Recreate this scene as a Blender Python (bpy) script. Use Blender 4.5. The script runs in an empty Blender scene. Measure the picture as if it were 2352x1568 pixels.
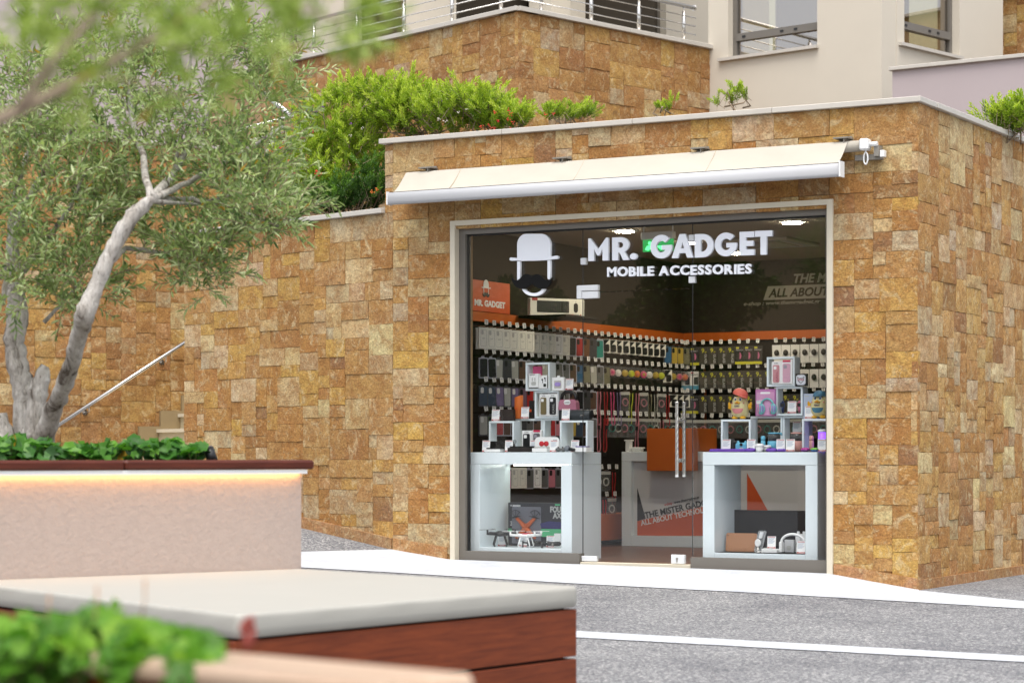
import bpy, math, random
import numpy as np
from mathutils import Vector, Matrix

R = math.radians
random.seed(7)
rng = np.random.default_rng(7)
scene = bpy.context.scene
COL = scene.collection

# ------------------------------------------------------------------ camera
# the shop front lies on y = 0, x runs to the right along it, y into the shop, z up; metres
FOC, CX, HY = 5300.0, 1176.0, 1043.0          # focal length, centre and horizon of a 2352 wide picture
PSI = math.atan(5300 / 9370.0)
CR = (math.cos(PSI), math.sin(PSI))
CD = (-math.sin(PSI), math.cos(PSI))
CAM = (5.796, -16.351, 0.871)

cam_d = bpy.data.cameras.new('camera')
cam = bpy.data.objects.new('camera', cam_d)
COL.objects.link(cam)
cam.location = CAM
cam.rotation_euler = (R(90), 0, PSI)
cam_d.sensor_width = 36.0
cam_d.lens = 36.0 * FOC / 2352
cam_d.shift_y = (HY - 784.0) / 2352
cam_d.clip_start = 0.1
cam_d.clip_end = 500
cam_d.dof.use_dof = True
cam_d.dof.focus_distance = 18.3
cam_d.dof.aperture_fstop = 3.2
scene.camera = cam

# ------------------------------------------------------------------ sky, sun, exposure (bright overcast)
world = bpy.data.worlds.new('World')
scene.world = world
world.use_nodes = True
wn, wl = world.node_tree.nodes, world.node_tree.links
wn.clear()
sky = wn.new('ShaderNodeTexSky')
sky.sky_type = 'NISHITA'
sky.sun_disc = False
sky.sun_elevation = R(68)
sky.sun_rotation = R(155)
sky.dust_density = 3.0
sky.air_density = 1.0
sky.ozone_density = 1.0
hs = wn.new('ShaderNodeHueSaturation')
hs.inputs['Saturation'].default_value = 0.32
bg = wn.new('ShaderNodeBackground')
bg.inputs['Strength'].default_value = 0.15
wo = wn.new('ShaderNodeOutputWorld')
wl.new(sky.outputs[0], hs.inputs['Color'])
wl.new(hs.outputs[0], bg.inputs['Color'])
wl.new(bg.outputs[0], wo.inputs['Surface'])
sun_d = bpy.data.lights.new('sun', 'SUN')
sun_d.energy = 1.3
sun_d.angle = R(42)
sun_d.color = (1.0, 0.96, 0.91)
sun = bpy.data.objects.new('sun', sun_d)
COL.objects.link(sun)
# light comes from behind and right of the camera, high up
sun_dir = Vector((math.sin(R(155)) * math.cos(R(68)), math.cos(R(155)) * math.cos(R(68)), math.sin(R(68))))
sun.rotation_euler = (-sun_dir).to_track_quat('-Z', 'Y').to_euler()
sun.location = (0, -10, 30)

vs = scene.view_settings
vs.view_transform = 'Standard'
vs.look = 'None'
vs.exposure = 1.08
vs.gamma = 1.0
vs.use_curve_mapping = False
scene.cycles.use_denoising = True
scene.cycles.max_bounces = 8
scene.cycles.transparent_max_bounces = 16
scene.cycles.sample_clamp_indirect = 6.0

# ------------------------------------------------------------------ picture point -> place
def ray(px, py):
    a = (px - CX) / FOC
    return (CD[0] + a * CR[0], CD[1] + a * CR[1], (HY - py) / FOC)
def on_y(px, py, y=0.0):
    v = ray(px, py); t = (y - CAM[1]) / v[1]
    return CAM[0] + v[0] * t, CAM[2] + v[2] * t
def on_x(px, py, x):
    v = ray(px, py); t = (x - CAM[0]) / v[0]
    return CAM[1] + v[1] * t, CAM[2] + v[2] * t
def on_z(px, py, z):
    v = ray(px, py); t = (z - CAM[2]) / v[2]
    return CAM[0] + v[0] * t, CAM[1] + v[1] * t
def at_d(px, py, Z):
    v = ray(px, py)
    return Vector((CAM[0] + v[0] * Z, CAM[1] + v[1] * Z, CAM[2] + v[2] * Z))
def vdir(vpx):
    a = (vpx - CX) / FOC; n = math.hypot(a, 1)
    return Vector(((a * CR[0] + CD[0]) / n, (a * CR[1] + CD[1]) / n, 0))
def on_plane(px, py, P, D):
    v = ray(px, py); nx, ny = -D[1], D[0]
    t = ((P[0] - CAM[0]) * nx + (P[1] - CAM[1]) * ny) / (v[0] * nx + v[1] * ny)
    q = (CAM[0] + v[0] * t, CAM[1] + v[1] * t)
    return (q[0] - P[0]) * D[0] + (q[1] - P[1]) * D[1], CAM[2] + v[2] * t
# enlarged views used when measuring: (x0, y0, scale) in the 4096 wide photograph
def crop(x0, y0, s):
    return lambda x, y: ((x0 + x * s) * .5742, (y0 + y * s) * .5742)
c1 = crop(1750, 800, .3827); c2 = crop(2500, 800, .3827); c3 = crop(1780, 1280, .3443)
c4 = crop(2700, 1350, .3189); c5 = crop(1780, 1780, .3316); c6 = crop(2400, 1780, .4252)

# ------------------------------------------------------------------ mesh helpers
class MB:
    def __init__(s):
        s.v, s.f, s.m, s.sm = [], [], [], []
    def quad(s, pts, mi=0, smooth=False):
        b = len(s.v); s.v += [tuple(p) for p in pts]; s.f.append(tuple(range(b, b + len(pts)))); s.m.append(mi); s.sm.append(smooth); return s
    def box(s, x0, x1, y0, y1, z0, z1, mi=0):
        b = len(s.v)
        s.v += [(x0, y0, z0), (x1, y0, z0), (x1, y1, z0), (x0, y1, z0), (x0, y0, z1), (x1, y0, z1), (x1, y1, z1), (x0, y1, z1)]
        for q in ((0, 3, 2, 1), (4, 5, 6, 7), (0, 1, 5, 4), (1, 2, 6, 5), (2, 3, 7, 6), (3, 0, 4, 7)):
            s.f.append(tuple(b + i for i in q)); s.m.append(mi); s.sm.append(False)
        return s
    def bbox(s, x0, x1, y0, y1, z0, z1, c=.004, mi=0):
        """box with chamfered edges (front-view outline cut, then caps)"""
        c = min(c, (x1 - x0) * .45, (y1 - y0) * .45, (z1 - z0) * .45)
        b = len(s.v); idx = {}
        for i, (X, sx) in enumerate(((x0, 1), (x1, -1))):
            for j, (Y, sy) in enumerate(((y0, 1), (y1, -1))):
                for k, (Z, sz) in enumerate(((z0, 1), (z1, -1))):
                    for ax in range(3):
                        p = [X + sx * c, Y + sy * c, Z + sz * c]; p[ax] = (X, Y, Z)[ax]
                        idx[i, j, k, ax] = len(s.v); s.v.append(tuple(p))
        def add(*k):
            s.f.append(tuple(idx[q] for q in k)); s.m.append(mi); s.sm.append(False)
        for ax in range(3):
            o = [a for a in range(3) if a != ax]
            for e in (0, 1):
                q = []
                for (a, bb) in ((0, 0), (1, 0), (1, 1), (0, 1)):
                    t = [0, 0, 0]; t[ax] = e; t[o[0]] = a; t[o[1]] = bb; q.append((*t, ax))
                add(*(q if (e == 1) == (ax != 1) else q[::-1]))
            for a in (0, 1):
                for bb in (0, 1):
                    t0 = [0, 0, 0]; t0[o[0]] = a; t0[o[1]] = bb; t1 = list(t0); t1[ax] = 1
                    add((*t0, o[0]), (*t1, o[0]), (*t1, o[1]), (*t0, o[1]))
        for i in (0, 1):
            for j in (0, 1):
                for k in (0, 1):
                    add((i, j, k, 0), (i, j, k, 1), (i, j, k, 2))
        return s
    def prism(s, poly, z0, z1, mi=0):
        n = len(poly); b = len(s.v)
        s.v += [(p[0], p[1], z0) for p in poly] + [(p[0], p[1], z1) for p in poly]
        s.f.append(tuple(b + n + i for i in range(n))); s.f.append(tuple(b + n - 1 - i for i in range(n)))
        for i in range(n):
            j = (i + 1) % n; s.f.append((b + i, b + j, b + n + j, b + n + i))
        s.m += [mi] * (n + 2); s.sm += [False] * (n + 2)
        return s
    def plate(s, poly, y0, y1, mi=0):
        """outline given in (x, z), thickness in y"""
        n = len(poly); b = len(s.v)
        s.v += [(p[0], y0, p[1]) for p in poly] + [(p[0], y1, p[1]) for p in poly]
        s.f.append(tuple(b + i for i in range(n))); s.f.append(tuple(b + 2 * n - 1 - i for i in range(n)))
        for i in range(n):
            j = (i + 1) % n; s.f.append((b + j, b + i, b + n + i, b + n + j))
        s.m += [mi] * (n + 2); s.sm += [False] * (n + 2)
        return s
    def tube(s, pts, rad, n=8, mi=0, cap=True, smooth=True):
        pts = [Vector(p) for p in pts]
        if not hasattr(rad, '__len__'): rad = [rad] * len(pts)
        b = len(s.v); u = None
        for i, p in enumerate(pts):
            t = (pts[min(i + 1, len(pts) - 1)] - pts[max(i - 1, 0)])
            t = t.normalized() if t.length > 1e-9 else Vector((0, 0, 1))
            if u is None:
                u = t.cross(Vector((0, 0, 1)) if abs(t.z) < .9 else Vector((1, 0, 0))).normalized()
            else:
                u = (u - t * u.dot(t)).normalized()
            w = t.cross(u)
            for k in range(n):
                a = 2 * math.pi * k / n
                s.v.append(tuple(p + (u * math.cos(a) + w * math.sin(a)) * rad[i]))
        for i in range(len(pts) - 1):
            for k in range(n):
                k2 = (k + 1) % n
                s.f.append((b + i * n + k, b + i * n + k2, b + (i + 1) * n + k2, b + (i + 1) * n + k)); s.m.append(mi); s.sm.append(smooth)
        if cap:
            s.f.append(tuple(b + n - 1 - k for k in range(n))); s.f.append(tuple(b + (len(pts) - 1) * n + k for k in range(n)))
            s.m += [mi, mi]; s.sm += [False, False]
        return s
    def lathe(s, prof, c=(0, 0, 0), n=20, mi=0, sx=1, sy=1, smooth=True):
        b = len(s.v)
        for (r_, z) in prof:
            for k in range(n):
                a = 2 * math.pi * k / n
                s.v.append((c[0] + r_ * math.cos(a) * sx, c[1] + r_ * math.sin(a) * sy, c[2] + z))
        for i in range(len(prof) - 1):
            for k in range(n):
                k2 = (k + 1) % n
                s.f.append((b + i * n + k, b + i * n + k2, b + (i + 1) * n + k2, b + (i + 1) * n + k)); s.m.append(mi); s.sm.append(smooth)
        s.f.append(tuple(b + n - 1 - k for k in range(n))); s.f.append(tuple(b + (len(prof) - 1) * n + k for k in range(n)))
        s.m += [mi, mi]; s.sm += [False, False]
        return s
    def ball(s, c, rx, ry=None, rz=None, n=12, mi=0):
        ry = rx if ry is None else ry; rz = rx if rz is None else rz
        prof = [(math.sin(math.pi * (i + .02) / (n // 2 + .04)), -math.cos(math.pi * (i + .02) / (n // 2 + .04)) * rz) for i in range(n // 2 + 1)]
        return s.lathe(prof, c, n, mi, rx, ry)
    def mesh(s, name, mats):
        me = bpy.data.meshes.new(name)
        me.from_pydata(s.v, [], s.f)
        for m in (mats if isinstance(mats, (list, tuple)) else [mats]):
            me.materials.append(m)
        me.polygons.foreach_set('material_index', s.m)
        me.polygons.foreach_set('use_smooth', s.sm)
        me.update()
        return me
    def build(s, name, mats, parent=None, loc=None, rz=0):
        o = bpy.data.objects.new(name, s.mesh(name, mats))
        COL.objects.link(o)
        if parent is not None: o.parent = parent
        if loc is not None: o.location = loc
        if rz: o.rotation_euler = (0, 0, rz)
        return o

def tag(o, label=None, cat=None, group=None, kind=None):
    if label: o['label'] = label
    if cat: o['category'] = cat
    if group: o['group'] = group
    if kind: o['kind'] = kind
    return o
def empty(name, loc=(0, 0, 0), rz=0.0, label=None, cat=None, group=None):
    o = bpy.data.objects.new(name, None)
    COL.objects.link(o)
    o.location = loc; o.rotation_euler = (0, 0, rz)
    o.empty_display_size = .1
    return tag(o, label, cat, group)
def inst(name, me, parent=None, loc=(0, 0, 0), rot=(0, 0, 0), scale=(1, 1, 1)):
    o = bpy.data.objects.new(name, me)
    COL.objects.link(o)
    if parent is not None: o.parent = parent
    o.location = loc; o.rotation_euler = rot; o.scale = scale
    return o
ORD = ['first', 'second', 'third', 'fourth', 'fifth', 'sixth', 'seventh', 'eighth', 'ninth', 'tenth', 'eleventh', 'twelfth', 'thirteenth', 'fourteenth', 'fifteenth',
       'sixteenth', 'seventeenth', 'eighteenth', 'nineteenth', 'twentieth', 'twenty-first', 'twenty-second', 'twenty-third', 'twenty-fourth', 'twenty-fifth',
       'twenty-sixth', 'twenty-seventh', 'twenty-eighth', 'twenty-ninth', 'thirtieth', 'thirty-first', 'thirty-second', 'thirty-third']

# ------------------------------------------------------------------ materials
def new_mat(name):
    m = bpy.data.materials.new(name); m.use_nodes = True
    nt = m.node_tree; nt.nodes.clear()
    out = nt.nodes.new('ShaderNodeOutputMaterial')
    b = nt.nodes.new('ShaderNodeBsdfPrincipled')
    nt.links.new(b.outputs[0], out.inputs[0])
    return m, nt, b, out
def node(nt, kind, **kw):
    n = nt.nodes.new(kind)
    for k, v in kw.items():
        if k in n.inputs: n.inputs[k].default_value = v
        else: setattr(n, k, v)
    return n
def ramp(nt, fac, stops, interp='LINEAR'):
    n = nt.nodes.new('ShaderNodeValToRGB'); n.color_ramp.interpolation = interp
    el = n.color_ramp.elements
    while len(el) < len(stops): el.new(.5)
    for e, (p, c) in zip(el, stops):
        e.position = p; e.color = (*c, 1) if len(c) == 3 else c
    nt.links.new(fac, n.inputs[0]); return n
def mixc(nt, fac, a, b, mode='MIX'):
    n = nt.nodes.new('ShaderNodeMix'); n.data_type = 'RGBA'; n.blend_type = mode
    for sock, v in ((n.inputs[0], fac), (n.inputs[6], a), (n.inputs[7], b)):
        if hasattr(v, 'links'): nt.links.new(v, sock)
        elif isinstance(v, (int, float)): sock.default_value = v
        else: sock.default_value = (*v, 1)
    return n.outputs[2]
def bump(nt, b, h, strength=.3, dist=.01):
    n = node(nt, 'ShaderNodeBump', Strength=strength, Distance=dist)
    nt.links.new(h, n.inputs['Height']); nt.links.new(n.outputs[0], b.inputs['Normal'])
def pmat(name, col, rough=.5, var=.06, scale=6, bmp=0.0, bscale=80, metal=0.0, emit=None, estr=0.0, spec=.5, alpha=None):
    m, nt, b, out = new_mat(name)
    b.inputs['Roughness'].default_value = rough; b.inputs['Metallic'].default_value = metal
    b.inputs['Specular IOR Level'].default_value = spec
    geo = nt.nodes.new('ShaderNodeNewGeometry')
    nz = node(nt, 'ShaderNodeTexNoise', Scale=scale, Detail=5.0, Roughness=.6)
    nt.links.new(geo.outputs['Position'], nz.inputs['Vector'])
    c = mixc(nt, nz.outputs[0], tuple(x * (1 - var) for x in col), tuple(min(1, x * (1 + var)) for x in col))
    nt.links.new(c, b.inputs['Base Color'])
    if bmp:
        n2 = node(nt, 'ShaderNodeTexNoise', Scale=bscale, Detail=4.0)
        nt.links.new(geo.outputs['Position'], n2.inputs['Vector'])
        bump(nt, b, n2.outputs[0], bmp, .004)
    if emit:
        b.inputs['Emission Color'].default_value = (*emit, 1); b.inputs['Emission Strength'].default_value = estr
    if alpha is not None: b.inputs['Alpha'].default_value = alpha
    return m
def clear_mat(name, tint=(.9, .93, .92), ior=1.5, rough=0.0, haze=None):
    """thin clear sheet: mirror reflection by angle, the rest passes straight through"""
    m, nt, b, out = new_mat(name); nt.nodes.remove(b)
    fr = node(nt, 'ShaderNodeFresnel', IOR=ior)
    geo = nt.nodes.new('ShaderNodeNewGeometry')      # leaving the sheet reflects as weakly as entering it
    io = nt.nodes.new('ShaderNodeMix'); io.data_type = 'FLOAT'; io.inputs[2].default_value = ior; io.inputs[3].default_value = 1 / ior
    nt.links.new(geo.outputs['Backfacing'], io.inputs[0]); nt.links.new(io.outputs[0], fr.inputs['IOR'])
    tr = node(nt, 'ShaderNodeBsdfTransparent', Color=(*tint, 1))
    gl = node(nt, 'ShaderNodeBsdfGlossy', Roughness=rough)
    mx = nt.nodes.new('ShaderNodeMixShader')
    nt.links.new(fr.outputs[0], mx.inputs[0]); nt.links.new(tr.outputs[0], mx.inputs[1]); nt.links.new(gl.outputs[0], mx.inputs[2])
    last = mx
    if haze:
        df = node(nt, 'ShaderNodeBsdfDiffuse', Color=(*haze[0], 1)); m2 = nt.nodes.new('ShaderNodeMixShader')
        m2.inputs[0].default_value = haze[1]
        nt.links.new(mx.outputs[0], m2.inputs[1]); nt.links.new(df.outputs[0], m2.inputs[2]); last = m2
    nt.links.new(last.outputs[0], out.inputs[0])
    return m
def stone_mat():
    m, nt, b, out = new_mat('cut_stone')
    oi = nt.nodes.new('ShaderNodeObjectInfo'); geo = nt.nodes.new('ShaderNodeNewGeometry')
    off = node(nt, 'ShaderNodeVectorMath', operation='SCALE'); off.inputs[0].default_value = (31, 17, 23)
    nt.links.new(oi.outputs['Random'], off.inputs['Scale'])
    add = node(nt, 'ShaderNodeVectorMath', operation='ADD')
    nt.links.new(geo.outputs['Position'], add.inputs[0]); nt.links.new(off.outputs[0], add.inputs[1])
    P = add.outputs[0]
    def nz(scale, detail=5, rough=.6, dist=0.0):
        n = node(nt, 'ShaderNodeTexNoise', Scale=scale, Detail=float(detail), Roughness=rough, Distortion=dist)
        nt.links.new(P, n.inputs['Vector']); return n.outputs[0]
    base0 = mixc(nt, .18, oi.outputs['Color'], (.40, .195, .07))
    base = mixc(nt, ramp(nt, nz(3.2, 4, .6, .5), [(.40, (0, 0, 0)), (.60, (1, 1, 1))]).outputs[0], base0, mixc(nt, .4, base0, (.42, .25, .075)))
    # iron staining and pale lime patches, each on its own scale
    f1 = ramp(nt, nz(8, 7, .7, .8), [(.42, (0, 0, 0)), (.60, (1, 1, 1))]).outputs[0]
    rust = mixc(nt, .6, base, (.26, .115, .034))
    c = mixc(nt, f1, base, rust)
    f2 = ramp(nt, nz(9, 7, .7, 1.0), [(.52, (0, 0, 0)), (.68, (1, 1, 1))]).outputs[0]
    pale = mixc(nt, .68, c, (.56, .455, .27)); c = mixc(nt, f2, c, pale)
    f3 = ramp(nt, nz(13, 7, .75, .8), [(.58, (0, 0, 0)), (.70, (1, 1, 1))]).outputs[0]
    c = mixc(nt, f3, c, mixc(nt, .6, c, (.10, .06, .035)))
    f5 = ramp(nt, nz(17, 8, .8, 1.4), [(.60, (0, 0, 0)), (.66, (1, 1, 1))]).outputs[0]
    c = mixc(nt, f5, c, mixc(nt, .7, c, (.62, .53, .36)))
    f4 = ramp(nt, nz(60, 6, .8), [(.36, (.66, .65, .63)), (.66, (1.42, 1.39, 1.34))]).outputs[0]
    c = mixc(nt, 1.0, c, f4, 'MULTIPLY')
    nt.links.new(c, b.inputs['Base Color'])
    b.inputs['Roughness'].default_value = .85; b.inputs['Specular IOR Level'].default_value = .25
    h1 = nz(28, 8, .7)
    bump(nt, b, h1, .9, .016)
    return m
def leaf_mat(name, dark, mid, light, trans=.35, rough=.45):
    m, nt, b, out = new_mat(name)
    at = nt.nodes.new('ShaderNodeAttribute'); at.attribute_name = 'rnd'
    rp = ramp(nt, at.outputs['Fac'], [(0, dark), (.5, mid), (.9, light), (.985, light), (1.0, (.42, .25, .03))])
    nt.links.new(rp.outputs[0], b.inputs['Base Color'])
    b.inputs['Roughness'].default_value = rough; b.inputs['Specular IOR Level'].default_value = .35
    tl = nt.nodes.new('ShaderNodeBsdfTranslucent')
    tc = mixc(nt, 1.0, rp.outputs[0], (1.1, 1.25, .55), 'MULTIPLY'); nt.links.new(tc, tl.inputs['Color'])
    mx = nt.nodes.new('ShaderNodeMixShader'); mx.inputs[0].default_value = trans
    nt.links.new(b.outputs[0], mx.inputs[1]); nt.links.new(tl.outputs[0], mx.inputs[2]); nt.links.new(mx.outputs[0], out.inputs[0])
    return m
def asphalt_mat():
    m, nt, b, out = new_mat('asphalt')
    geo = nt.nodes.new('ShaderNodeNewGeometry')
    vo = node(nt, 'ShaderNodeTexVoronoi', Scale=85.0); nt.links.new(geo.outputs['Position'], vo.inputs['Vector'])
    big = node(nt, 'ShaderNodeTexNoise', Scale=1.3, Detail=6.0, Roughness=.6); nt.links.new(geo.outputs['Position'], big.inputs['Vector'])
    med = node(nt, 'ShaderNodeTexNoise', Scale=30.0, Detail=5.0, Roughness=.8); nt.links.new(geo.outputs['Position'], med.inputs['Vector'])
    sep = nt.nodes.new('ShaderNodeSeparateColor'); nt.links.new(vo.outputs['Color'], sep.inputs[0])
    c = ramp(nt, sep.outputs[0], [(0, (.065, .065, .07)), (.35, (.14, .14, .145)), (.75, (.215, .215, .215)), (1, (.42, .405, .385))]).outputs[0]
    c = mixc(nt, 1.0, c, ramp(nt, big.outputs[0], [(.30, (.66, .66, .69)), (.46, (.95, .95, .95)), (.7, (1.16, 1.16, 1.14))]).outputs[0], 'MULTIPLY')
    c = mixc(nt, 1.0, c, ramp(nt, med.outputs[0], [(.35, (.72, .72, .74)), (.65, (1.18, 1.18, 1.18))]).outputs[0], 'MULTIPLY')
    nt.links.new(c, b.inputs['Base Color']); b.inputs['Roughness'].default_value = .85
    bump(nt, b, vo.outputs['Distance'], .5, .006)
    return m
def paint_mat():
    m, nt, b, out = new_mat('white_road_paint')
    geo = nt.nodes.new('ShaderNodeNewGeometry')
    n1 = node(nt, 'ShaderNodeTexNoise', Scale=45.0, Detail=6.0, Roughness=.75); nt.links.new(geo.outputs['Position'], n1.inputs['Vector'])
    n2 = node(nt, 'ShaderNodeTexNoise', Scale=2.2, Detail=5.0, Roughness=.6); nt.links.new(geo.outputs['Position'], n2.inputs['Vector'])
    c = ramp(nt, n1.outputs[0], [(.22, (.22, .225, .235)), (.34, (.44, .455, .48)), (.6, (.525, .545, .575))]).outputs[0]
    c = mixc(nt, 1.0, c, ramp(nt, n2.outputs[0], [(.3, (.80, .80, .82)), (.45, (.95, .95, .95)), (.65, (1.03, 1.03, 1.03))]).outputs[0], 'MULTIPLY')
    nt.links.new(c, b.inputs['Base Color']); b.inputs['Roughness'].default_value = .6
    bump(nt, b, n1.outputs[0], .35, .005)
    return m
def wood_mat(name, a, c, rough=.32, scale=2.0):
    m, nt, b, out = new_mat(name)
    tc = nt.nodes.new('ShaderNodeTexCoord'); mp = nt.nodes.new('ShaderNodeMapping'); mp.inputs['Scale'].default_value = (scale, scale * 14, scale * 14)
    oi = nt.nodes.new('ShaderNodeObjectInfo')
    nt.links.new(tc.outputs['Object'], mp.inputs['Vector'])
    nz = node(nt, 'ShaderNodeTexNoise', Scale=1.6, Detail=7.0, Roughness=.65, Distortion=.5)
    nt.links.new(mp.outputs[0], nz.inputs['Vector'])
    cc = ramp(nt, nz.outputs[0], [(.25, a), (.75, c)]).outputs[0]
    br = ramp(nt, oi.outputs['Random'], [(0, (.8, .8, .8)), (1, (1.15, 1.15, 1.15))]).outputs[0]
    cc = mixc(nt, 1.0, cc, br, 'MULTIPLY')
    nt.links.new(cc, b.inputs['Base Color']); b.inputs['Roughness'].default_value = rough; b.inputs['Specular IOR Level'].default_value = .25
    bump(nt, b, nz.outputs[0], .12, .003)
    return m

M = {}
M['stone'] = stone_mat()
M['mortar'] = pmat('mortar', (.32, .21, .11), .9, .25, 20, .5, 60)
M['coping'] = pmat('marble_coping', (.50, .465, .41), .5, .12, 5, .1, 40)
M['surround'] = pmat('beige_marble', (.60, .54, .42), .45, .1, 6, .1, 40)
M['cream'] = pmat('cream_render', (.57, .515, .425), .85, .05, 2, .25, 160)
M['pinkwall'] = pmat('pink_render', (.42, .355, .355), .85, .05, 2, .25, 160)
M['stucco'] = pmat('pink_stucco', (.40, .32, .275), .9, .12, 25, .9, 45)
M['asphalt'] = asphalt_mat()
M['paint'] = paint_mat()
M['soil'] = pmat('soil', (.09, .06, .035), .95, .4, 12, .6, 30)
M['alu'] = pmat('taupe_aluminium', (.15, .135, .115), .45, .06, 6)
M['gasket'] = pmat('black_gasket', (.012, .012, .012), .5)
M['glass'] = clear_mat('shop_glass', (.985, .99, .985), 1.6)
M['dglass'] = clear_mat('window_glass', (.6, .62, .52), 1.75)
M['white_sign'] = pmat('white_acrylic', (.86, .88, .93), .35, .02)
M['black_sign'] = pmat('black_felt', (.006, .006, .006), .8, .1, spec=.2)
M['steel'] = pmat('brushed_steel', (.62, .6, .57), .25, .08, 30, metal=1.0)
M['steel_white'] = pmat('satin_fitting', (.66, .67, .68), .4, .04)
M['awning'] = pmat('cream_canvas', (.42, .385, .32), .8, .10, 3, .15, 300)
M['seam'] = pmat('canvas_seam', (.36, .3, .22), .85, .1)
M['bar'] = pmat('white_aluminium', (.47, .47, .48), .75, .03)
M['bracket'] = pmat('grey_bracket', (.23, .21, .18), .5, .05)
M['plastic_white'] = pmat('white_plastic', (.75, .75, .74), .4, .03)
M['wood'] = wood_mat('red_stained_wood', (.085, .015, .004), (.21, .044, .011), .5)
M['woodtop'] = wood_mat('red_stained_wood_top', (.05, .010, .005), (.10, .022, .011), .4)
M['cushion'] = pmat('off_white_vinyl', (.36, .345, .305), .6, .03, 3, .15, 120)
M['core'] = pmat('dark_core', (.02, .012, .01), .8)
M['led'] = pmat('warm_led', (1, .8, .5), .5, emit=(1.0, .52, .2), estr=13.0)
M['ledw'] = pmat('cool_led', (1, 1, .95), .5, emit=(.95, 1.0, .9), estr=14.0)
M['lamp'] = pmat('downlight', (1, .95, .8), .5, emit=(1.0, .88, .66), estr=100.0)
M['bark'] = None
M['black'] = pmat('black_plastic', (.012, .012, .013), .4, .1)
M['blackm'] = pmat('black_matt', (.014, .013, .012), .8, .2, spec=.2)
M['counter'] = pmat('white_lacquer', (.77, .84, .88), .25, .01)
M['orange'] = pmat('orange_laminate', (.50, .11, .012), .4, .03)
M['dorange'] = pmat('orange_board', (.62, .09, .012), .45, .03)
M['peg'] = pmat('black_pegboard', (.016, .013, .011), .7, .1, spec=.2)
M['inwall'] = pmat('dark_shop_wall', (.028, .022, .015), .8, .05, spec=.2)
M['ceil'] = pmat('shop_ceiling', (.30, .26, .20), .9, .03, spec=.2)
M['floor'] = pmat('brown_floor', (.12, .055, .035), .35, .25, 3)
M['white'] = pmat('white_card', (.84, .84, .84), .5, .02)
M['cream_box'] = pmat('ivory_card', (.80, .79, .72), .5, .03)
M['grey'] = pmat('grey_print', (.30, .30, .30), .5, .05)
M['lgrey'] = pmat('pale_grey_print', (.48, .48, .46), .5, .05)
M['red'] = pmat('red_print', (.45, .04, .035), .5, .05)
M['bluep'] = pmat('blue_print', (.25, .33, .45), .5, .05)
M['clear'] = clear_mat('clear_blister', (.8, .82, .82), 1.45, .05, ((.5, .5, .52), .12))
def flat(name, c, rough=.5, **k):
    if name not in M: M[name] = pmat(name, c, rough, .05, **k)
    return M[name]
def bark_mat():
    m, nt, b, out = new_mat('olive_bark')
    geo = nt.nodes.new('ShaderNodeNewGeometry'); mp = nt.nodes.new('ShaderNodeMapping'); mp.inputs['Scale'].default_value = (1, 1, .35)
    nt.links.new(geo.outputs['Position'], mp.inputs['Vector'])
    n1 = node(nt, 'ShaderNodeTexNoise', Scale=9.0, Detail=8.0, Roughness=.7, Distortion=.8); nt.links.new(mp.outputs[0], n1.inputs['Vector'])
    n2 = node(nt, 'ShaderNodeTexNoise', Scale=48.0, Detail=6.0, Roughness=.75, Distortion=1.0); nt.links.new(mp.outputs[0], n2.inputs['Vector'])
    n3 = node(nt, 'ShaderNodeTexVoronoi', Scale=26.0); nt.links.new(mp.outputs[0], n3.inputs['Vector'])
    c = ramp(nt, n1.outputs[0], [(.36, (.10, .072, .05)), (.46, (.50, .455, .40)), (.68, (.76, .72, .66))]).outputs[0]
    c = mixc(nt, 1.0, c, ramp(nt, n2.outputs[0], [(.3, (.55, .53, .5)), (.5, (1.15, 1.15, 1.15))]).outputs[0], 'MULTIPLY')
    c = mixc(nt, 1.0, c, ramp(nt, n3.outputs['Distance'], [(.03, (.35, .3, .25)), (.12, (1, 1, 1))]).outputs[0], 'MULTIPLY')
    nt.links.new(c, b.inputs['Base Color']); b.inputs['Roughness'].default_value = .9
    ad = node(nt, 'ShaderNodeMath', operation='ADD'); nt.links.new(n1.outputs[0], ad.inputs[0]); nt.links.new(n2.outputs[0], ad.inputs[1])
    bump(nt, b, ad.outputs[0], 1.0, .03)
    return m
M['bark'] = bark_mat()
M['twig'] = pmat('twig_bark', (.23, .17, .11), .8, .2, 20)
M['olive'] = leaf_mat('olive_leaf', (.08, .14, .045), (.30, .38, .15), (.64, .69, .43), .36)
M['shrub'] = leaf_mat('polygala_leaf', (.07, .14, .014), (.28, .39, .03), (.50, .58, .075), .40)
M['shrubdark'] = leaf_mat('dark_shrub_leaf', (.02, .05, .01), (.05, .12, .018), (.14, .27, .03), .35)
M['gera'] = leaf_mat('geranium_leaf', (.018, .07, .012), (.05, .17, .02), (.14, .33, .035), .4)

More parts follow.
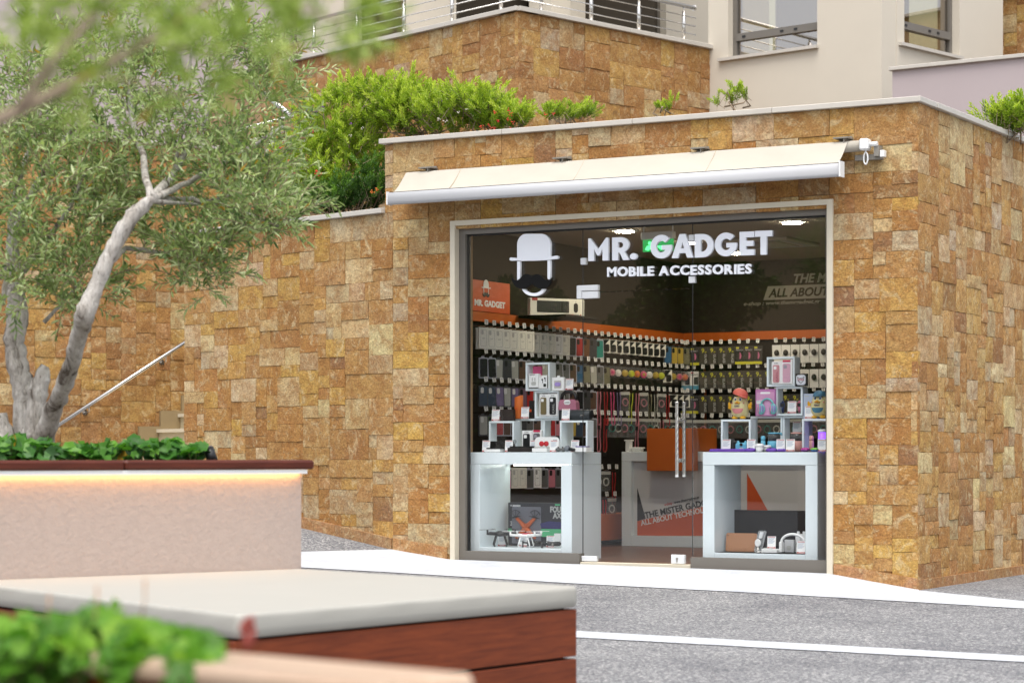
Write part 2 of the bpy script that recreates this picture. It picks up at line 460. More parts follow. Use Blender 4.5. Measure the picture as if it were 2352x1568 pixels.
# ================================================================== THE SETTING
_fx = [-60, -30, -10, -5.8, -4.59, -4.03, -0.7, 0.0, 3.0, 8.0, 60]
_fz = [3.2, 1.9, .74, .233, .072, 0.0, -.03, -.132, -.19, -.27, -1.2]
def zg(x, y):
    """height of the road: it climbs to the left of the shop and falls away to the right"""
    fz = float(np.interp(x, _fx, _fz))
    if y >= 0:
        return min(fz, -.03) if (y > .05 and -4.58 < x < 0) else fz
    far = -.12 - .022 * (x + 2) + .012 * max(y, -40)
    w = math.exp(y / 1.1)
    return w * fz + (1 - w) * far
def on_ground(px, py, dz=0.0):
    v = ray(px, py); t0, t1 = 6.0, 6.0
    while t1 < 60:
        t1 += .05
        if CAM[2] + v[2] * t1 < zg(CAM[0] + v[0] * t1, CAM[1] + v[1] * t1): break
        t0 = t1
    for _ in range(18):
        tm = (t0 + t1) / 2
        if CAM[2] + v[2] * tm < zg(CAM[0] + v[0] * tm, CAM[1] + v[1] * tm): t1 = tm
        else: t0 = tm
    return Vector((CAM[0] + v[0] * t0, CAM[1] + v[1] * t0, CAM[2] + v[2] * t0 + dz))
def axis(lo, hi, step, far):
    a = list(np.arange(lo, hi + 1e-6, step)); s = step; v = hi
    while v < far: s *= 1.5; v += s; a.append(v)
    s = step; v = lo
    while v > -far: s *= 1.5; v -= s; a.insert(0, v)
    return a
gx, gy = axis(-8.5, 5.0, .1, 300), axis(-8.0, 1.0, .1, 300)
g = MB()
g.v = [(x, y, zg(x, y)) for y in gy for x in gx]
nx_ = len(gx)
for j in range(len(gy) - 1):
    for i in range(nx_ - 1):
        g.f.append((j * nx_ + i, j * nx_ + i + 1, (j + 1) * nx_ + i + 1, (j + 1) * nx_ + i))
g.m = [0] * len(g.f); g.sm = [True] * len(g.f)
tag(g.build('road', M['asphalt']), 'grey asphalt road sloping past the shop front', kind='structure')

def paint_sheet(name, top, bot, label, dz=.005):
    xs = sorted(set([p[0] for p in top + bot] + list(np.arange(top[0][0], top[-1][0], 14))))
    s = MB(); rows = 8
    for px in xs:
        a = float(np.interp(px, [p[0] for p in top], [p[1] for p in top])); b = float(np.interp(px, [p[0] for p in bot], [p[1] for p in bot]))
        A, B = on_ground(px, a), on_ground(px, b)
        if name == 'painted_apron' and px > 900:
            t_ = min(1, max(0, (px - 900) / 1208)); A = Vector((-4.62 + t_ * 4.63 if px <= 2108 else A.x, -.012 if px <= 2108 else A.y, 0))
            if px < 2108: A.x = on_y(px, a, -.012)[0]
        for k in range(rows + 1):
            q = A.lerp(B, k / rows)
            jit = random.uniform(-.006, .006) if k in (0, rows) else 0
            s.v.append((q.x, q.y + jit, zg(q.x, q.y) + dz))
    for i in range(len(xs) - 1):
        for k in range(rows):
            a = i * (rows + 1) + k
            s.f.append((a, a + 1, a + rows + 2, a + rows + 1)); s.m.append(0); s.sm.append(True)
    return tag(s.build(name, M['paint']), label, kind='structure')
paint_sheet('painted_apron', [(640, 1269), (905, 1262), (1027, 1283), (1036, 1285), (1905, 1317), (2108, 1356), (2352, 1381), (2460, 1392)],
            [(640, 1300), (688, 1303), (900, 1315), (1332, 1341), (1700, 1360), (2100, 1383), (2352, 1398), (2460, 1404)],
            'white painted apron on the road along the shop threshold')
paint_sheet('road_marking', [(1200, 1443), (1332, 1450), (2352, 1507), (2500, 1515)], [(1200, 1458), (1332, 1465), (2352, 1521), (2500, 1530)],
            'white painted line crossing the asphalt')

# ------------------------------------------------------------------ stones
def stone_meshes(n, amp, edge, seed):
    r_ = random.Random(seed); out = []
    for _ in range(n):
        nx, nz = 5, 4
        s = MB(); tilt = r_.uniform(-.35, .35) * amp; tilt2 = r_.uniform(-.35, .35) * amp
        for j in range(nz + 1):
            for i in range(nx + 1):
                u, v = i / nx - .5, j / nz - .5
                rim = i in (0, nx) or j in (0, nz)
                x, z = u, v
                if not rim: x += r_.uniform(-.05, .05); z += r_.uniform(-.06, .06)
                else: x += r_.uniform(-.010, .004) * (1 if u > 0 else -1); z += r_.uniform(-.016, .006) * (1 if v > 0 else -1)
                y = (edge if rim else 0) + r_.uniform(-amp, amp) * (.4 if rim else 1) + tilt * u + tilt2 * v
                s.v.append((x, y, z))
        W = nx + 1
        for j in range(nz):
            for i in range(nx):
                a = j * W + i; s.f.append((a, a + 1, a + W + 1, a + W)); s.m.append(0); s.sm.append(True)
        ringi = [i for i in range(W)] + [j * W + nx for j in range(1, nz + 1)] + [nz * W + i for i in range(nx - 1, -1, -1)] + [j * W for j in range(nz - 1, 0, -1)]
        b = len(s.v)
        nr = len(ringi)
        for k in ringi: s.v.append(s.v[k])
        for k in ringi:
            p = s.v[k]; s.v.append((p[0], 1.0, p[2]))
        for q in range(nr):
            q2 = (q + 1) % nr
            s.f.append((b + q2, b + q, b + nr + q, b + nr + q2)); s.m.append(0); s.sm.append(False)
        out.append(s.mesh('stone', M['stone']))
    return out
FLAT = stone_meshes(16, .04, .012, 3)
ROCK = stone_meshes(16, .13, .07, 5)
PAL = [((.31, .15, .045), 22), ((.345, .205, .08), 22), ((.42, .265, .07), 15), ((.25, .125, .045), 9), ((.42, .32, .175), 11),
       ((.53, .445, .265), 11), ((.37, .325, .22), 5), ((.46, .385, .24), 5), ((.19, .105, .055), 5), ((.46, .30, .075), 6)]
PAL_PALE = [((0.363, 0.187, 0.066), 16), ((0.407, 0.237, 0.094), 18), ((0.462, 0.303, 0.110), 15), ((0.473, 0.358, 0.193), 14), ((0.594, 0.501, 0.303), 13), ((0.440, 0.391, 0.270), 10), ((0.297, 0.143, 0.053), 8), ((0.220, 0.121, 0.066), 5)]
PAL_DARK = [((.28, .145, .055), 28), ((.325, .18, .075), 26), ((.23, .115, .045), 12), ((.38, .24, .08), 12), ((.44, .37, .225), 9), ((.18, .095, .048), 6), ((.42, .28, .085), 8), ((.36, .31, .21), 5)]
def pack(u0, u1, z0, z1, excl, cell=.05, big=1.0, rs=1, small=False):
    r_ = random.Random(rs)
    nu, nz = max(1, round((u1 - u0) / cell)), max(1, round((z1 - z0) / cell))
    cu, cz = (u1 - u0) / nu, (z1 - z0) / nz
    occ = np.zeros((nz, nu), bool)
    for (a, b, c, d) in excl:
        i0, i1 = round((a - u0) / cu), round((b - u0) / cu); j0, j1 = round((c - z0) / cz), round((d - z0) / cz)
        occ[max(0, j0):max(0, j1), max(0, i0):max(0, i1)] = True
    out = []
    for j in range(nz):
        for i in range(nu):
            if occ[j, i]: continue
            run = 1
            while i + run < nu and not occ[j, i + run] and run < 14: run += 1
            h = min(r_.choices((2, 3, 4, 5), (36, 34, 24, 6) if small else (22, 38, 32, 8))[0] if big >= 1 else r_.choices((2, 3, 4), (30, 45, 25))[0], nz - j)
            if nz - j - h == 1: h += 1
            w = int(h * r_.choice((.7, .9, 1.1, 1.3, 1.6, 1.9, 2.2, 2.6)) * big + .5)
            w = max(2 if small and r_.random() < .45 else 3, min(w, 11))
            if run - w < 3: w = run if run <= 12 else run - 4
            w = min(w, run)
            h = min(h, max(2, int(w * 1.25)))
            while h > 1 and occ[j:j + h, i:i + w].any(): h -= 1
            occ[j:j + h, i:i + w] = True
            out.append((u0 + i * cu, u0 + (i + w) * cu, z0 + j * cz, z0 + (j + h) * cz))
    return out
def lay_stones(parent, org, rz, u0, u1, z0, z1, excl=(), meshes=FLAT, pal=PAL, cell=.05, big=1.0, rs=1, depth=.05, skip=None, small=False):
    """org: 2-D origin of the wall's local frame; x runs along the wall, face looks to local -y"""
    r_ = random.Random(rs * 7 + 1)
    c, s = math.cos(rz), math.sin(rz)
    n = 0
    for (a, b, d, e) in pack(u0, u1, z0, z1, excl, cell, big, rs, small):
        if skip and skip((a + b) / 2, (d + e) / 2): continue
        u, z = (a + b) / 2, (d + e) / 2; v = r_.uniform(-.006, .004)
        o = inst('stone', r_.choice(meshes), parent, (org[0] + c * u - s * v - parent.location.x, org[1] + s * u + c * v - parent.location.y, z - parent.location.z),
                 (0, 0, rz), ((b - a) - r_.uniform(-.0005, .003), depth, (e - d) - r_.uniform(-.0005, .003)))
        if r_.random() < .5: o.rotation_euler = (0, math.pi, rz)
        col = r_.choices([p[0] for p in pal], [p[1] for p in pal])[0]; k = r_.uniform(.95, 1.2)
        o.color = (col[0] * k, col[1] * k * r_.uniform(.95, 1.06), col[2] * k * r_.uniform(.9, 1.15), 1)
        n += 1
    return n
def frame_xf(org, rz):
    c, s = math.cos(rz), math.sin(rz)
    return lambda u, v, z: (org[0] + c * u - s * v, org[1] + s * u + c * v, z)
def xbox(mb, X, u0, u1, v0, v1, z0, z1, mi=0, zt=None):
    """box in a wall's frame; zt = heights of the top at u0 and u1"""
    z1a, z1b = zt if zt else (z1, z1)
    b = len(mb.v)
    mb.v += [X(u0, v0, z0), X(u1, v0, z0), X(u1, v1, z0), X(u0, v1, z0), X(u0, v0, z1a), X(u1, v0, z1b), X(u1, v1, z1b), X(u0, v1, z1a)]
    for q in ((0, 3, 2, 1), (4, 5, 6, 7), (0, 1, 5, 4), (1, 2, 6, 5), (2, 3, 7, 6), (3, 0, 4, 7)):
        mb.f.append(tuple(b + i for i in q)); mb.m.append(mi); mb.sm.append(False)
    return mb
def local(o):
    """turn a mesh built in world coordinates into one that sits under its parent's origin"""
    if o.parent is not None: o.location = -o.parent.location
    return o
def slabs(parent, name, X, u0, u1, v0, v1, z0, z1, step, mat, gap=.003, c=.004):
    n = max(1, round((u1 - u0) / step)); d = (u1 - u0) / n
    for i in range(n):
        m = MB(); a, b = u0 + i * d + gap / 2, u0 + (i + 1) * d - gap / 2
        m.bbox(a, b, v0, v1, z0, z1, c); m.v = [X(*p) for p in m.v]
        local(m.build(name, mat, parent))
def plinth(parent, X, u0, u1, v0, v1, step, high, low=-.5):
    n = max(1, round((u1 - u0) / step)); d = (u1 - u0) / n
    for i in range(n):
        a, b = u0 + i * d + .002, u0 + (i + 1) * d - .002
        pa, pb = X(a, v0, 0), X(b, v0, 0)
        za, zb = zg(pa[0], min(pa[1], 0)) + high, zg(pb[0], min(pb[1], 0)) + high
        m = MB(); xbox(m, X, a, b, v0, v1, low, 0, zt=(za, zb))
        o = local(m.build('plinth_stone', M['stone'], parent)); o.color = (.36 * random.uniform(.85, 1.1), .2, .11, 1)

# --- front wall of the shop
front = empty('stone_shop_front', (-2.3, .15, 0), 0, 'ochre stone front wall of the shop with pale coping around the glass doorway', 'wall')
X0 = frame_xf((0, 0), 0)
k = MB(); k.box(-4.6, -4.0, .012, .3, -.6, 3.475); k.box(-.7, -.02, .012, .3, -.6, 3.475); k.box(-4.0, -.7, .012, .3, 2.75, 3.475)
local(k.build('wall_core', M['mortar'], front))
lay_stones(front, (0, 0), 0, -4.6, 0, -.3, 3.475, [(-4.0, -.7, -.4, 2.75)], FLAT, PAL, .05, 1.15, 11, small=True)
slabs(front, 'coping_slab', X0, -4.72, .035, -.04, .34, 3.475, 3.517, 1.1, M['coping'])
plinth(front, X0, -4.59, -4.06, -.018, .05, .55, .10); plinth(front, X0, -.66, -.0, -.018, .05, .6, .085)
k = MB()
k.box(-4.03, -3.985, -.02, .105, -.1, 2.755); k.box(-.712, -.665, -.02, .105, -.16, 2.755); k.box(-4.03, -.665, -.021, .106, 2.755, 2.795)
local(k.build('door_surround', M['surround'], front))

# --- side wall to the right, running back from the corner
side = empty('stone_side_wall', (0, 2, 0), 0, 'pale ochre stone side wall receding from the shop corner', 'wall')
XS = frame_xf((0, 0), R(90))
k = MB(); xbox(k, XS, .301, 5.0, .014, .3, -.7, 3.475); local(k.build('wall_core', M['mortar'], side))
lay_stones(side, (0, 0), R(90), 0.0, 2.95, -.2, 3.475, (), ROCK, PAL_PALE, .052, 1.2, 23)
slabs(side, 'coping_slab', XS, .345, 5.0, -.04, .34, 3.475, 3.517, 1.1, M['coping'])
plinth(side, XS, -.018, 3.3, -.016, .05, .6, .075)

# --- left retaining wall, bending back from the shop
LD = vdir(-3927); LRZ = math.atan2(-LD.y, -LD.x)
ret = empty('stone_retaining_wall', (-6, .4, 0), 0, 'tall ochre stone retaining wall bending away from the shop towards the stairs', 'wall')
XL = frame_xf((-4.602, 0), LRZ)
k = MB(); xbox(k, XL, -2.96, 0, .012, .3, -.5, 2.90); xbox(k, XL, -.10, 0, .021, .28, 2.9, 3.474); local(k.build('wall_core', M['mortar'], ret))
lay_stones(ret, (-4.602, 0), LRZ, -2.96, 0, .05, 2.9, (), FLAT, PAL, .052, 1.1, 31, small=True)
lay_stones(ret, (-4.602, 0), LRZ, -.10, 0, 2.9, 3.47, (), FLAT, PAL_PALE, .05, 1.0, 32)
slabs(ret, 'coping_slab', XL, -3.0, -.105, -.04, .34, 2.90, 2.942, 1.0, M['coping'])
plinth(ret, XL, -2.96, -.004, -.016, .05, .75, .095)

# --- stair wall behind the tree
SD = vdir(9800); SRZ = math.atan2(SD.y, SD.x); SO = at_d(300, 800, 24.0)
stw = empty('stone_stair_wall', (SO.x, SO.y, 0), 0, 'brown rough stone wall beside the outdoor stairs behind the olive tree', 'wall')
XT = frame_xf((SO.x, SO.y), SRZ)
sz_top = on_plane(160, 312, SO, SD)[1]
k = MB(); xbox(k, XT, -1.75, 1.6, .014, .35, -.3, sz_top - .03); local(k.build('wall_core', M['mortar'], stw))
lay_stones(stw, (SO.x, SO.y), SRZ, -1.75, 1.6, .55, sz_top - .03, (), ROCK, PAL_DARK, .055, 1.1, 41, skip=lambda u, z: u > 1.0 and z < 1.0)
slabs(stw, 'coping_slab', XT, -1.8, 1.65, -.04, .38, sz_top - .03, sz_top + .012, 1.0, M['coping'])

# --- stairs and the handrail on that wall
st = empty('outdoor_stairs', (SO.x, SO.y, .4), 0, 'pale stone outdoor steps climbing behind the retaining wall', 'stairs')
u_a, z_a = on_plane(361, 985.5, SO, SD); u_b, z_b = on_plane(410, 950, SO, SD)
run, rise = max(.24, u_b - u_a), z_b - z_a
ochre = flat('ochre_plaster', (.26, .19, .095), .8, bmp=.3)
for i in range(-4, 6):
    u, z = u_a + i * run, z_a + i * rise
    m = MB(); xbox(m, XT, u - .03, u + run + .02, -1.35, -.05, z - .035, z); local(m.build('tread', M['surround'], st))
    m = MB(); xbox(m, XT, u, u + run, -1.34, -.052, z - rise, z - .036); local(m.build('riser', flat('riser_stone', (.42, .36, .24), .7, bmp=.2), st))
    m = MB(); xbox(m, XT, u - .22, u + run - .22, -.05, -.008, z - rise - .3, z + .03); local(m.build('skirting', ochre, st))
hr = empty('wall_handrail', (SO.x, SO.y, 1.2), 0, 'straight stainless steel handrail sloping up the stair wall', 'handrail')
ua, za = on_plane(130, 972, SO - SD.cross(Vector((0, 0, 1))) * 0, SD); ub, zb = on_plane(425, 780, SO, SD)
dx = .12
pa, pb = XT(ua - .1, -dx, za - .065), XT(ub + .5, -dx, zb + (zb - za) / (ub - ua) * .5)
m = MB(); m.tube([pa, pb], .022, 12); local(m.build('rail', M['steel'], hr))
for t in (.2, .62, .9):
    q = Vector(pa).lerp(Vector(pb), t)
    m = MB(); a = Vector(XT(0, 0, 0)); nrm = Vector(XT(0, -1, 0)) - a
    m.tube([q + Vector((0, 0, -.02)), q + Vector((0, 0, -.07)), q + Vector((0, 0, -.075)) - nrm * dx], .007, 6)
    m.tube([q + Vector((0, 0, -.075)) - nrm * (dx - .012), q + Vector((0, 0, -.075)) - nrm * dx], .03, 10)
    local(m.build('wall_bracket', M['steel'], hr))

# --- planted roof and bed
m = MB(); m.prism([(-4.6, .305), (-.305, .305), (-.305, 12), (-9, 12)], 3.0, 3.36); m.prism([(-4.7, .33), (-4.7, 5), (-8.0, 6), (-7.36, 1.22)], .2, 2.80)
tag(m.build('planted_ground', M['soil']), 'dark soil of the planted beds on the shop roof', kind='structure')

# --- terrace wall with two faces
TC = at_d(1190, 15, 25.0); TL, TR = vdir(-3280), vdir(6271)
TZ = TC.z
ter = empty('stone_terrace_wall', (TC.x, TC.y, 3.3), 0, 'stone terrace wall with a pointed corner under the steel railing', 'wall')
rzl = math.atan2(-TL.y, -TL.x); rzr = math.atan2(TR.y, TR.x)
XTL, XTR = frame_xf((TC.x, TC.y), rzl), frame_xf((TC.x, TC.y), rzr)
k = MB(); xbox(k, XTL, -6.2, -.07, .014, .3, 2.6, TZ - .05); xbox(k, XTR, .25, 3.4, .014, .3, 2.6, TZ - .05); local(k.build('wall_core', M['mortar'], ter))
lay_stones(ter, (TC.x, TC.y), rzl, -5.0, 0, 3.8, TZ - .05, (), ROCK, PAL_DARK, .06, 1.2, 51)
lay_stones(ter, (TC.x, TC.y), rzr, 0, 3.3, 3.7, TZ - .05, (), ROCK, PAL_DARK, .06, 1.15, 52)
slabs(ter, 'coping_slab', XTL, -6.2, .02, -.05, .3, TZ - .05, TZ, 1.2, M['coping'])
slabs(ter, 'coping_slab', XTR, .31, 3.3, -.05, .3, TZ - .05, TZ, 1.2, M['coping'])
m = MB(); xbox(m, XTR, -.02, .307, -.05, .29, TZ - .05, TZ - .001); local(m.build('coping_slab', M['coping'], ter))
m = MB(); q0 = Vector(XTL(-6, .3, 0)); m.prism([XTL(-6.2, .3, 0)[:2], XTL(-.3, .3, 0)[:2], XTR(3.4, .3, 0)[:2], (XTR(3.4, 6, 0)[0] - 1, XTR(3.4, 6, 0)[1]), (q0.x, q0.y + 6)], TZ - .4, TZ - .12)
tag(m.build('terrace_pavement', M['surround']), 'paved upper terrace behind the stone wall', kind='structure')
rail = empty('terrace_railing', (TC.x, TC.y, TZ), 0, 'stainless steel post and bar railing on top of the terrace wall', 'railing')
RH = .40
def railing(X, us, uend0, uend1):
    for u in us:
        m = MB(); m.tube([X(u, .05, TZ), X(u, .05, TZ + RH - .05)], .022, 10); m.tube([X(u, .05, TZ + RH - .05), X(u, .05, TZ + RH)], .012, 8)
        m.tube([X(u, .05, TZ), X(u, .05, TZ + .012)], .045, 10)
        local(m.build('post', M['steel'], rail))
    for h in (.09, .19, .29):
        m = MB(); m.tube([X(uend0, .02, TZ + h), X(uend1, .02, TZ + h)], .007, 6); local(m.build('bar', M['steel'], rail))
    m = MB(); m.tube([X(uend0, .05, TZ + RH + .015), X(uend1, .05, TZ + RH + .015)], .024, 10); local(m.build('top_rail', M['steel'], rail))
railing(XTL, [-5.7, -4.8, -3.9, -3.02, -2.1, -1.21, -.35], -6.2, .02)
railing(XTR, [.42, 1.24, 2.06, 2.87], .05, 3.05)
m = MB(); m.tube([XTR(3.05, .05, TZ + RH + .015), XTR(3.07, .05, TZ + RH + .015)], .034, 12); local(m.build('end_cap', M['steel'], rail))

# --- railing of the flight of steps between the stair wall and the terrace
rl2 = empty('stair_railing', tuple(at_d(640, 345, 25.2)), 0, 'steel railing of the upper steps, half hidden by the red flowered shrub', 'railing')
def P2(px, py, Z=25.2): return at_d(px, py, Z)
m = MB(); m.tube([P2(575, 190, 25.9), P2(668, 266, 25.2)], .03, 8); m.build('sloping_rail', M['steel'], rl2).location = -rl2.location
m = MB(); m.tube([P2(535, 303, 24.8), P2(668, 268, 25.2), P2(735, 250, 25.5)], .02, 8); m.build('top_rail', M['steel'], rl2).location = -rl2.location
for yy in (322, 342):
    m = MB(); m.tube([P2(535, yy + 9, 24.8), P2(735, yy - 38, 25.5)], .008, 6); m.build('bar', M['steel'], rl2).location = -rl2.location
for px in (626, 700):
    m = MB(); m.tube([P2(px, 292 if px < 650 else 275), P2(px, 366 if px < 650 else 350)], .022, 8); m.build('post', M['steel'], rl2).location = -rl2.location

# --- house behind the terrace
TH = TZ - .12
ho = empty('terrace_house', tuple(at_d(1265, 0, 28.0))[:2] + (TH,), 0, 'cream rendered house with dark window openings behind the terrace railing', 'building')
HP = at_d(1268, 0, 28.0)
XHL, XHR = frame_xf((HP.x, HP.y), rzl), frame_xf((HP.x, HP.y), rzr)
def house_side(X, D, sgn, u_far, opens, walls=True):
    us = []
    for (p0, p1, kind) in opens:
        a = on_plane(p0, 10, HP, D)[0] * sgn; b = on_plane(p1, 10, HP, D)[0] * sgn
        us.append((min(a, b), max(a, b), kind))
    us.sort()
    lo, hi = (u_far, 0) if u_far < 0 else (0, u_far)
    edges = [lo] + [e for (a, b, k_) in us for e in (a, b)] + [hi]
    m = MB()
    for i in range(0, len(edges), 2):
        a, b = edges[i], edges[i + 1]
        if u_far > 0 and i == 0: a = .3
        xbox(m, X, a, b, 0, .3, TH, TH + 4)
    if u_far < 0: xbox(m, X, 0, .0 + .3 * 0 + .001, 0, .3, TH, TH + 4)
    local(m.build('wall', M['cream'], ho))
    for (a, b, kind) in us:
        if kind == 'w':
            w = MB(); xbox(w, X, a, a + .05, .1, .16, TH, TH + 3.5); xbox(w, X, b - .05, b, .1, .16, TH, TH + 3.5); xbox(w, X, (a + b) / 2 - .03, (a + b) / 2 + .03, .1, .16, TH, TH + 3.5)
            wo_ = local(w.build('window', M['alu'], ho))
            w = MB(); xbox(w, X, a + .051, b - .051, .125, .135, TH, TH + 3.5); p = w.build('pane', M['dglass'], wo_)
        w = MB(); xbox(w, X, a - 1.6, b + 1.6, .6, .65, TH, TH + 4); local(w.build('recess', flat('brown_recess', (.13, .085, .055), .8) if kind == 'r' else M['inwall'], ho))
        if kind == 'w':
            w = MB(); xbox(w, X, a, b, .302, .6, TH + .9, TH + 1.0); local(w.build('inner_sill', M['surround'], ho))
house_side(XHL, TL, -1, -9.0, [(640, 682, 'r'), (790, 932, 'r'), (1055, 1215, 'w')])
house_side(XHR, TR, 1, 4.3, [(1345, 1530, 'w')])

# --- cream house with two windows on the right
CC = at_d(2025, 265, 25.8); CLd, CRd = vdir(-4849), vdir(6068)
ch = empty('cream_house', (CC.x, CC.y, 3.0), 0, 'cream rendered house with two dark framed windows above the shop', 'building')
rcl = math.atan2(-CLd.y, -CLd.x); rcr = math.atan2(CRd.y, CRd.x)
XCL, XCR = frame_xf((CC.x, CC.y), rcl), frame_xf((CC.x, CC.y), rcr)
M['coated'] = None
def coated():
    m, nt, b, out = new_mat('coated_glass'); nt.nodes.remove(b)
    tr = node(nt, 'ShaderNodeBsdfTransparent', Color=(.62, .58, .42, 1)); gl = node(nt, 'ShaderNodeBsdfGlossy', Color=(.9, .86, .88, 1), Roughness=.01)
    mx = nt.nodes.new('ShaderNodeMixShader'); mx.inputs[0].default_value = .30
    nt.links.new(tr.outputs[0], mx.inputs[1]); nt.links.new(gl.outputs[0], mx.inputs[2]); nt.links.new(mx.outputs[0], out.inputs[0]); return m
M['coated'] = coated()
def house_face(X, D, sgn, px0, px1, pyb, u_end, zb=2.9, zt=9.0, barh=.2):
    a = on_plane(px0, pyb[0], CC, D); b = on_plane(px1, pyb[1], CC, D)
    ua_, ub_ = sorted((a[0] * sgn, b[0] * sgn)); zs = (a[1] + b[1]) / 2
    lo, hi = sorted((0, u_end))
    m = MB(); lo2 = lo if lo < 0 else .3
    xbox(m, X, lo2, ua_, 0, .3, zb, zt); xbox(m, X, ub_, hi, 0, .3, zb, zt); xbox(m, X, ua_, ub_, .001, .299, zb, zs)
    local(m.build('wall', M['cream'], ch))
    w = MB(); f_ = .055
    xbox(w, X, ua_, ua_ + f_, .1, .17, zs, zt); xbox(w, X, ub_ - f_, ub_, .1, .17, zs, zt); xbox(w, X, ua_ + f_, ub_ - f_, .1, .17, zs, zs + .03)
    win = local(w.build('window', M['alu'], ch))
    w = MB(); xbox(w, X, ua_ + f_, ub_ - f_, .085, .172, zs + barh, zs + barh + .085); w.build('transom', M['alu'], win)
    for t in (.08, .55, .72):
        uu = ua_ + f_ + (ub_ - ua_ - 2 * f_) * t
        w = MB(); xbox(w, X, uu, uu + .045, .078, .086, zs + barh + .03, zs + barh + .055); w.build('drain_cap', M['black'], win)
    w = MB(); xbox(w, X, ua_ + f_, ub_ - f_, .13, .14, zs + .03, zs + barh); w.build('pane', M['coated'], win)
    w = MB(); xbox(w, X, ua_ + f_, ub_ - f_, .13, .14, zs + barh + .085, zt); w.build('pane', M['coated'], win)
    w = MB(); xbox(w, X, ua_ - .12, ub_ + .02, -.05, .1, zs - .035, zs + .002); local(w.build('window_sill', M['coping'], ch))
    w = MB(); xbox(w, X, ua_ - .2, ub_ + .2, 1.6, 1.65, zs - .5, zt); local(w.build('room_wall', flat('room_ochre', (.30, .24, .12), .8), ch))
house_face(XCL, CLd, -1, 1672, 1877, (133, 105), -2.4)
house_face(XCR, CRd, 1, 2077, 2204, (101, 131), 2.6)
# --- pink parapet in front of it
PO = at_d(2042, 157, 25.0); PD = -vdir(-6578)
pw = empty('pink_parapet', (PO.x, PO.y, 3.0), 0, 'pinkish rendered parapet wall with a thin stone coping, below the cream house', 'wall')
XP = frame_xf((PO.x, PO.y), math.atan2(PD.y, PD.x))
m = MB(); xbox(m, XP, .03, 5, .02, .3, 2.9, PO.z - .03); local(m.build('wall_core', M['pinkwall'], pw))
slabs(pw, 'coping_slab', XP, 0, 5, -.02, .34, PO.z - .03, PO.z + .01, 1.6, M['coping'])
# --- stone wall far right
UO = at_d(2248, 100, 28.5)
uw = empty('stone_upper_wall', (UO.x, UO.y, 3.5), 0, 'rough brown stone wall behind the pink parapet at the top corner', 'wall')
UD = -vdir(-6578); XU = frame_xf((UO.x, UO.y), math.atan2(UD.y, UD.x)); zu = on_plane(2248, 2, UO, UD)[1]
m = MB(); xbox(m, XU, 0, 3, .02, .3, 3, zu); local(m.build('wall_core', M['mortar'], uw))
lay_stones(uw, (UO.x, UO.y), math.atan2(UD.y, UD.x), 0, 1.7, 5.0, zu, (), ROCK, PAL_DARK, .055, 1.2, 61)
slabs(uw, 'coping_slab', XU, -.05, 3, -.04, .34, zu, zu + .04, 1.2, M['coping'])
# --- pink house behind the olive tree
KO = at_d(-150, 300, 29.5); KD = (at_d(640, 300, 31.5) - KO); KD.z = 0; KD.normalize()
ph = empty('pink_house', (KO.x, KO.y, 3.0), 0, 'pinkish rendered house wall half hidden behind the olive crown', 'building')
XK = frame_xf((KO.x, KO.y), math.atan2(KD.y, KD.x))
m = MB(); xbox(m, XK, -1, 1.35, 0, .4, 2, 10); xbox(m, XK, 2.1, 4.6, 0, .4, 2, 10); xbox(m, XK, 1.35, 2.1, .001, .399, 2, 4.6); local(m.build('wall', M['pinkwall'], ph))
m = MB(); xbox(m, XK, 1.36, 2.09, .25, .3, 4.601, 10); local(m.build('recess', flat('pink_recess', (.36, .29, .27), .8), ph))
m = MB(); xbox(m, XK, 1.3, 2.15, -.05, .24, 4.605, 4.64); local(m.build('window_sill', M['coping'], ph))

# ================================================================== SHOP FRONT
def rrect(w, h, r_, n=4, cx=0, cz=0):
    pts = []
    for (sx, sz, a0) in ((1, 1, 0), (-1, 1, 90), (-1, -1, 180), (1, -1, 270)):
        for i in range(n + 1):
            a = R(a0 + 90 * i / n)
            pts.append((cx + sx * (w / 2 - r_) + r_ * math.cos(a), cz + sz * (h / 2 - r_) + r_ * math.sin(a)))
    return pts[::-1]
def arc(cx, cy, rx, ry, a0, a1, n=14):
    return [(cx + rx * math.cos(R(a0 + (a1 - a0) * i / n)), cy + ry * math.sin(R(a0 + (a1 - a0) * i / n))) for i in range(n + 1)]
ROTX = Matrix.Rotation(R(90), 4, 'X')
def curve_mesh(polys, depth, mat, name='letter', bevel=0.0):
    """outlines in (x, z), holes included, given a real thickness in y"""
    cu = bpy.data.curves.new(name, 'CURVE'); cu.dimensions = '2D'; cu.fill_mode = 'BOTH'; cu.extrude = depth / 2
    for p in polys:
        sp = cu.splines.new('POLY'); sp.points.add(len(p) - 1); sp.use_cyclic_u = True
        for q, pt in zip(p, sp.points): pt.co = (q[0], q[1], 0, 1)
    o = bpy.data.objects.new('tmp', cu); me = bpy.data.meshes.new_from_object(o)
    bpy.data.objects.remove(o); bpy.data.curves.remove(cu)
    me.transform(ROTX); me.materials.clear(); me.materials.append(mat); me.name = name
    return me
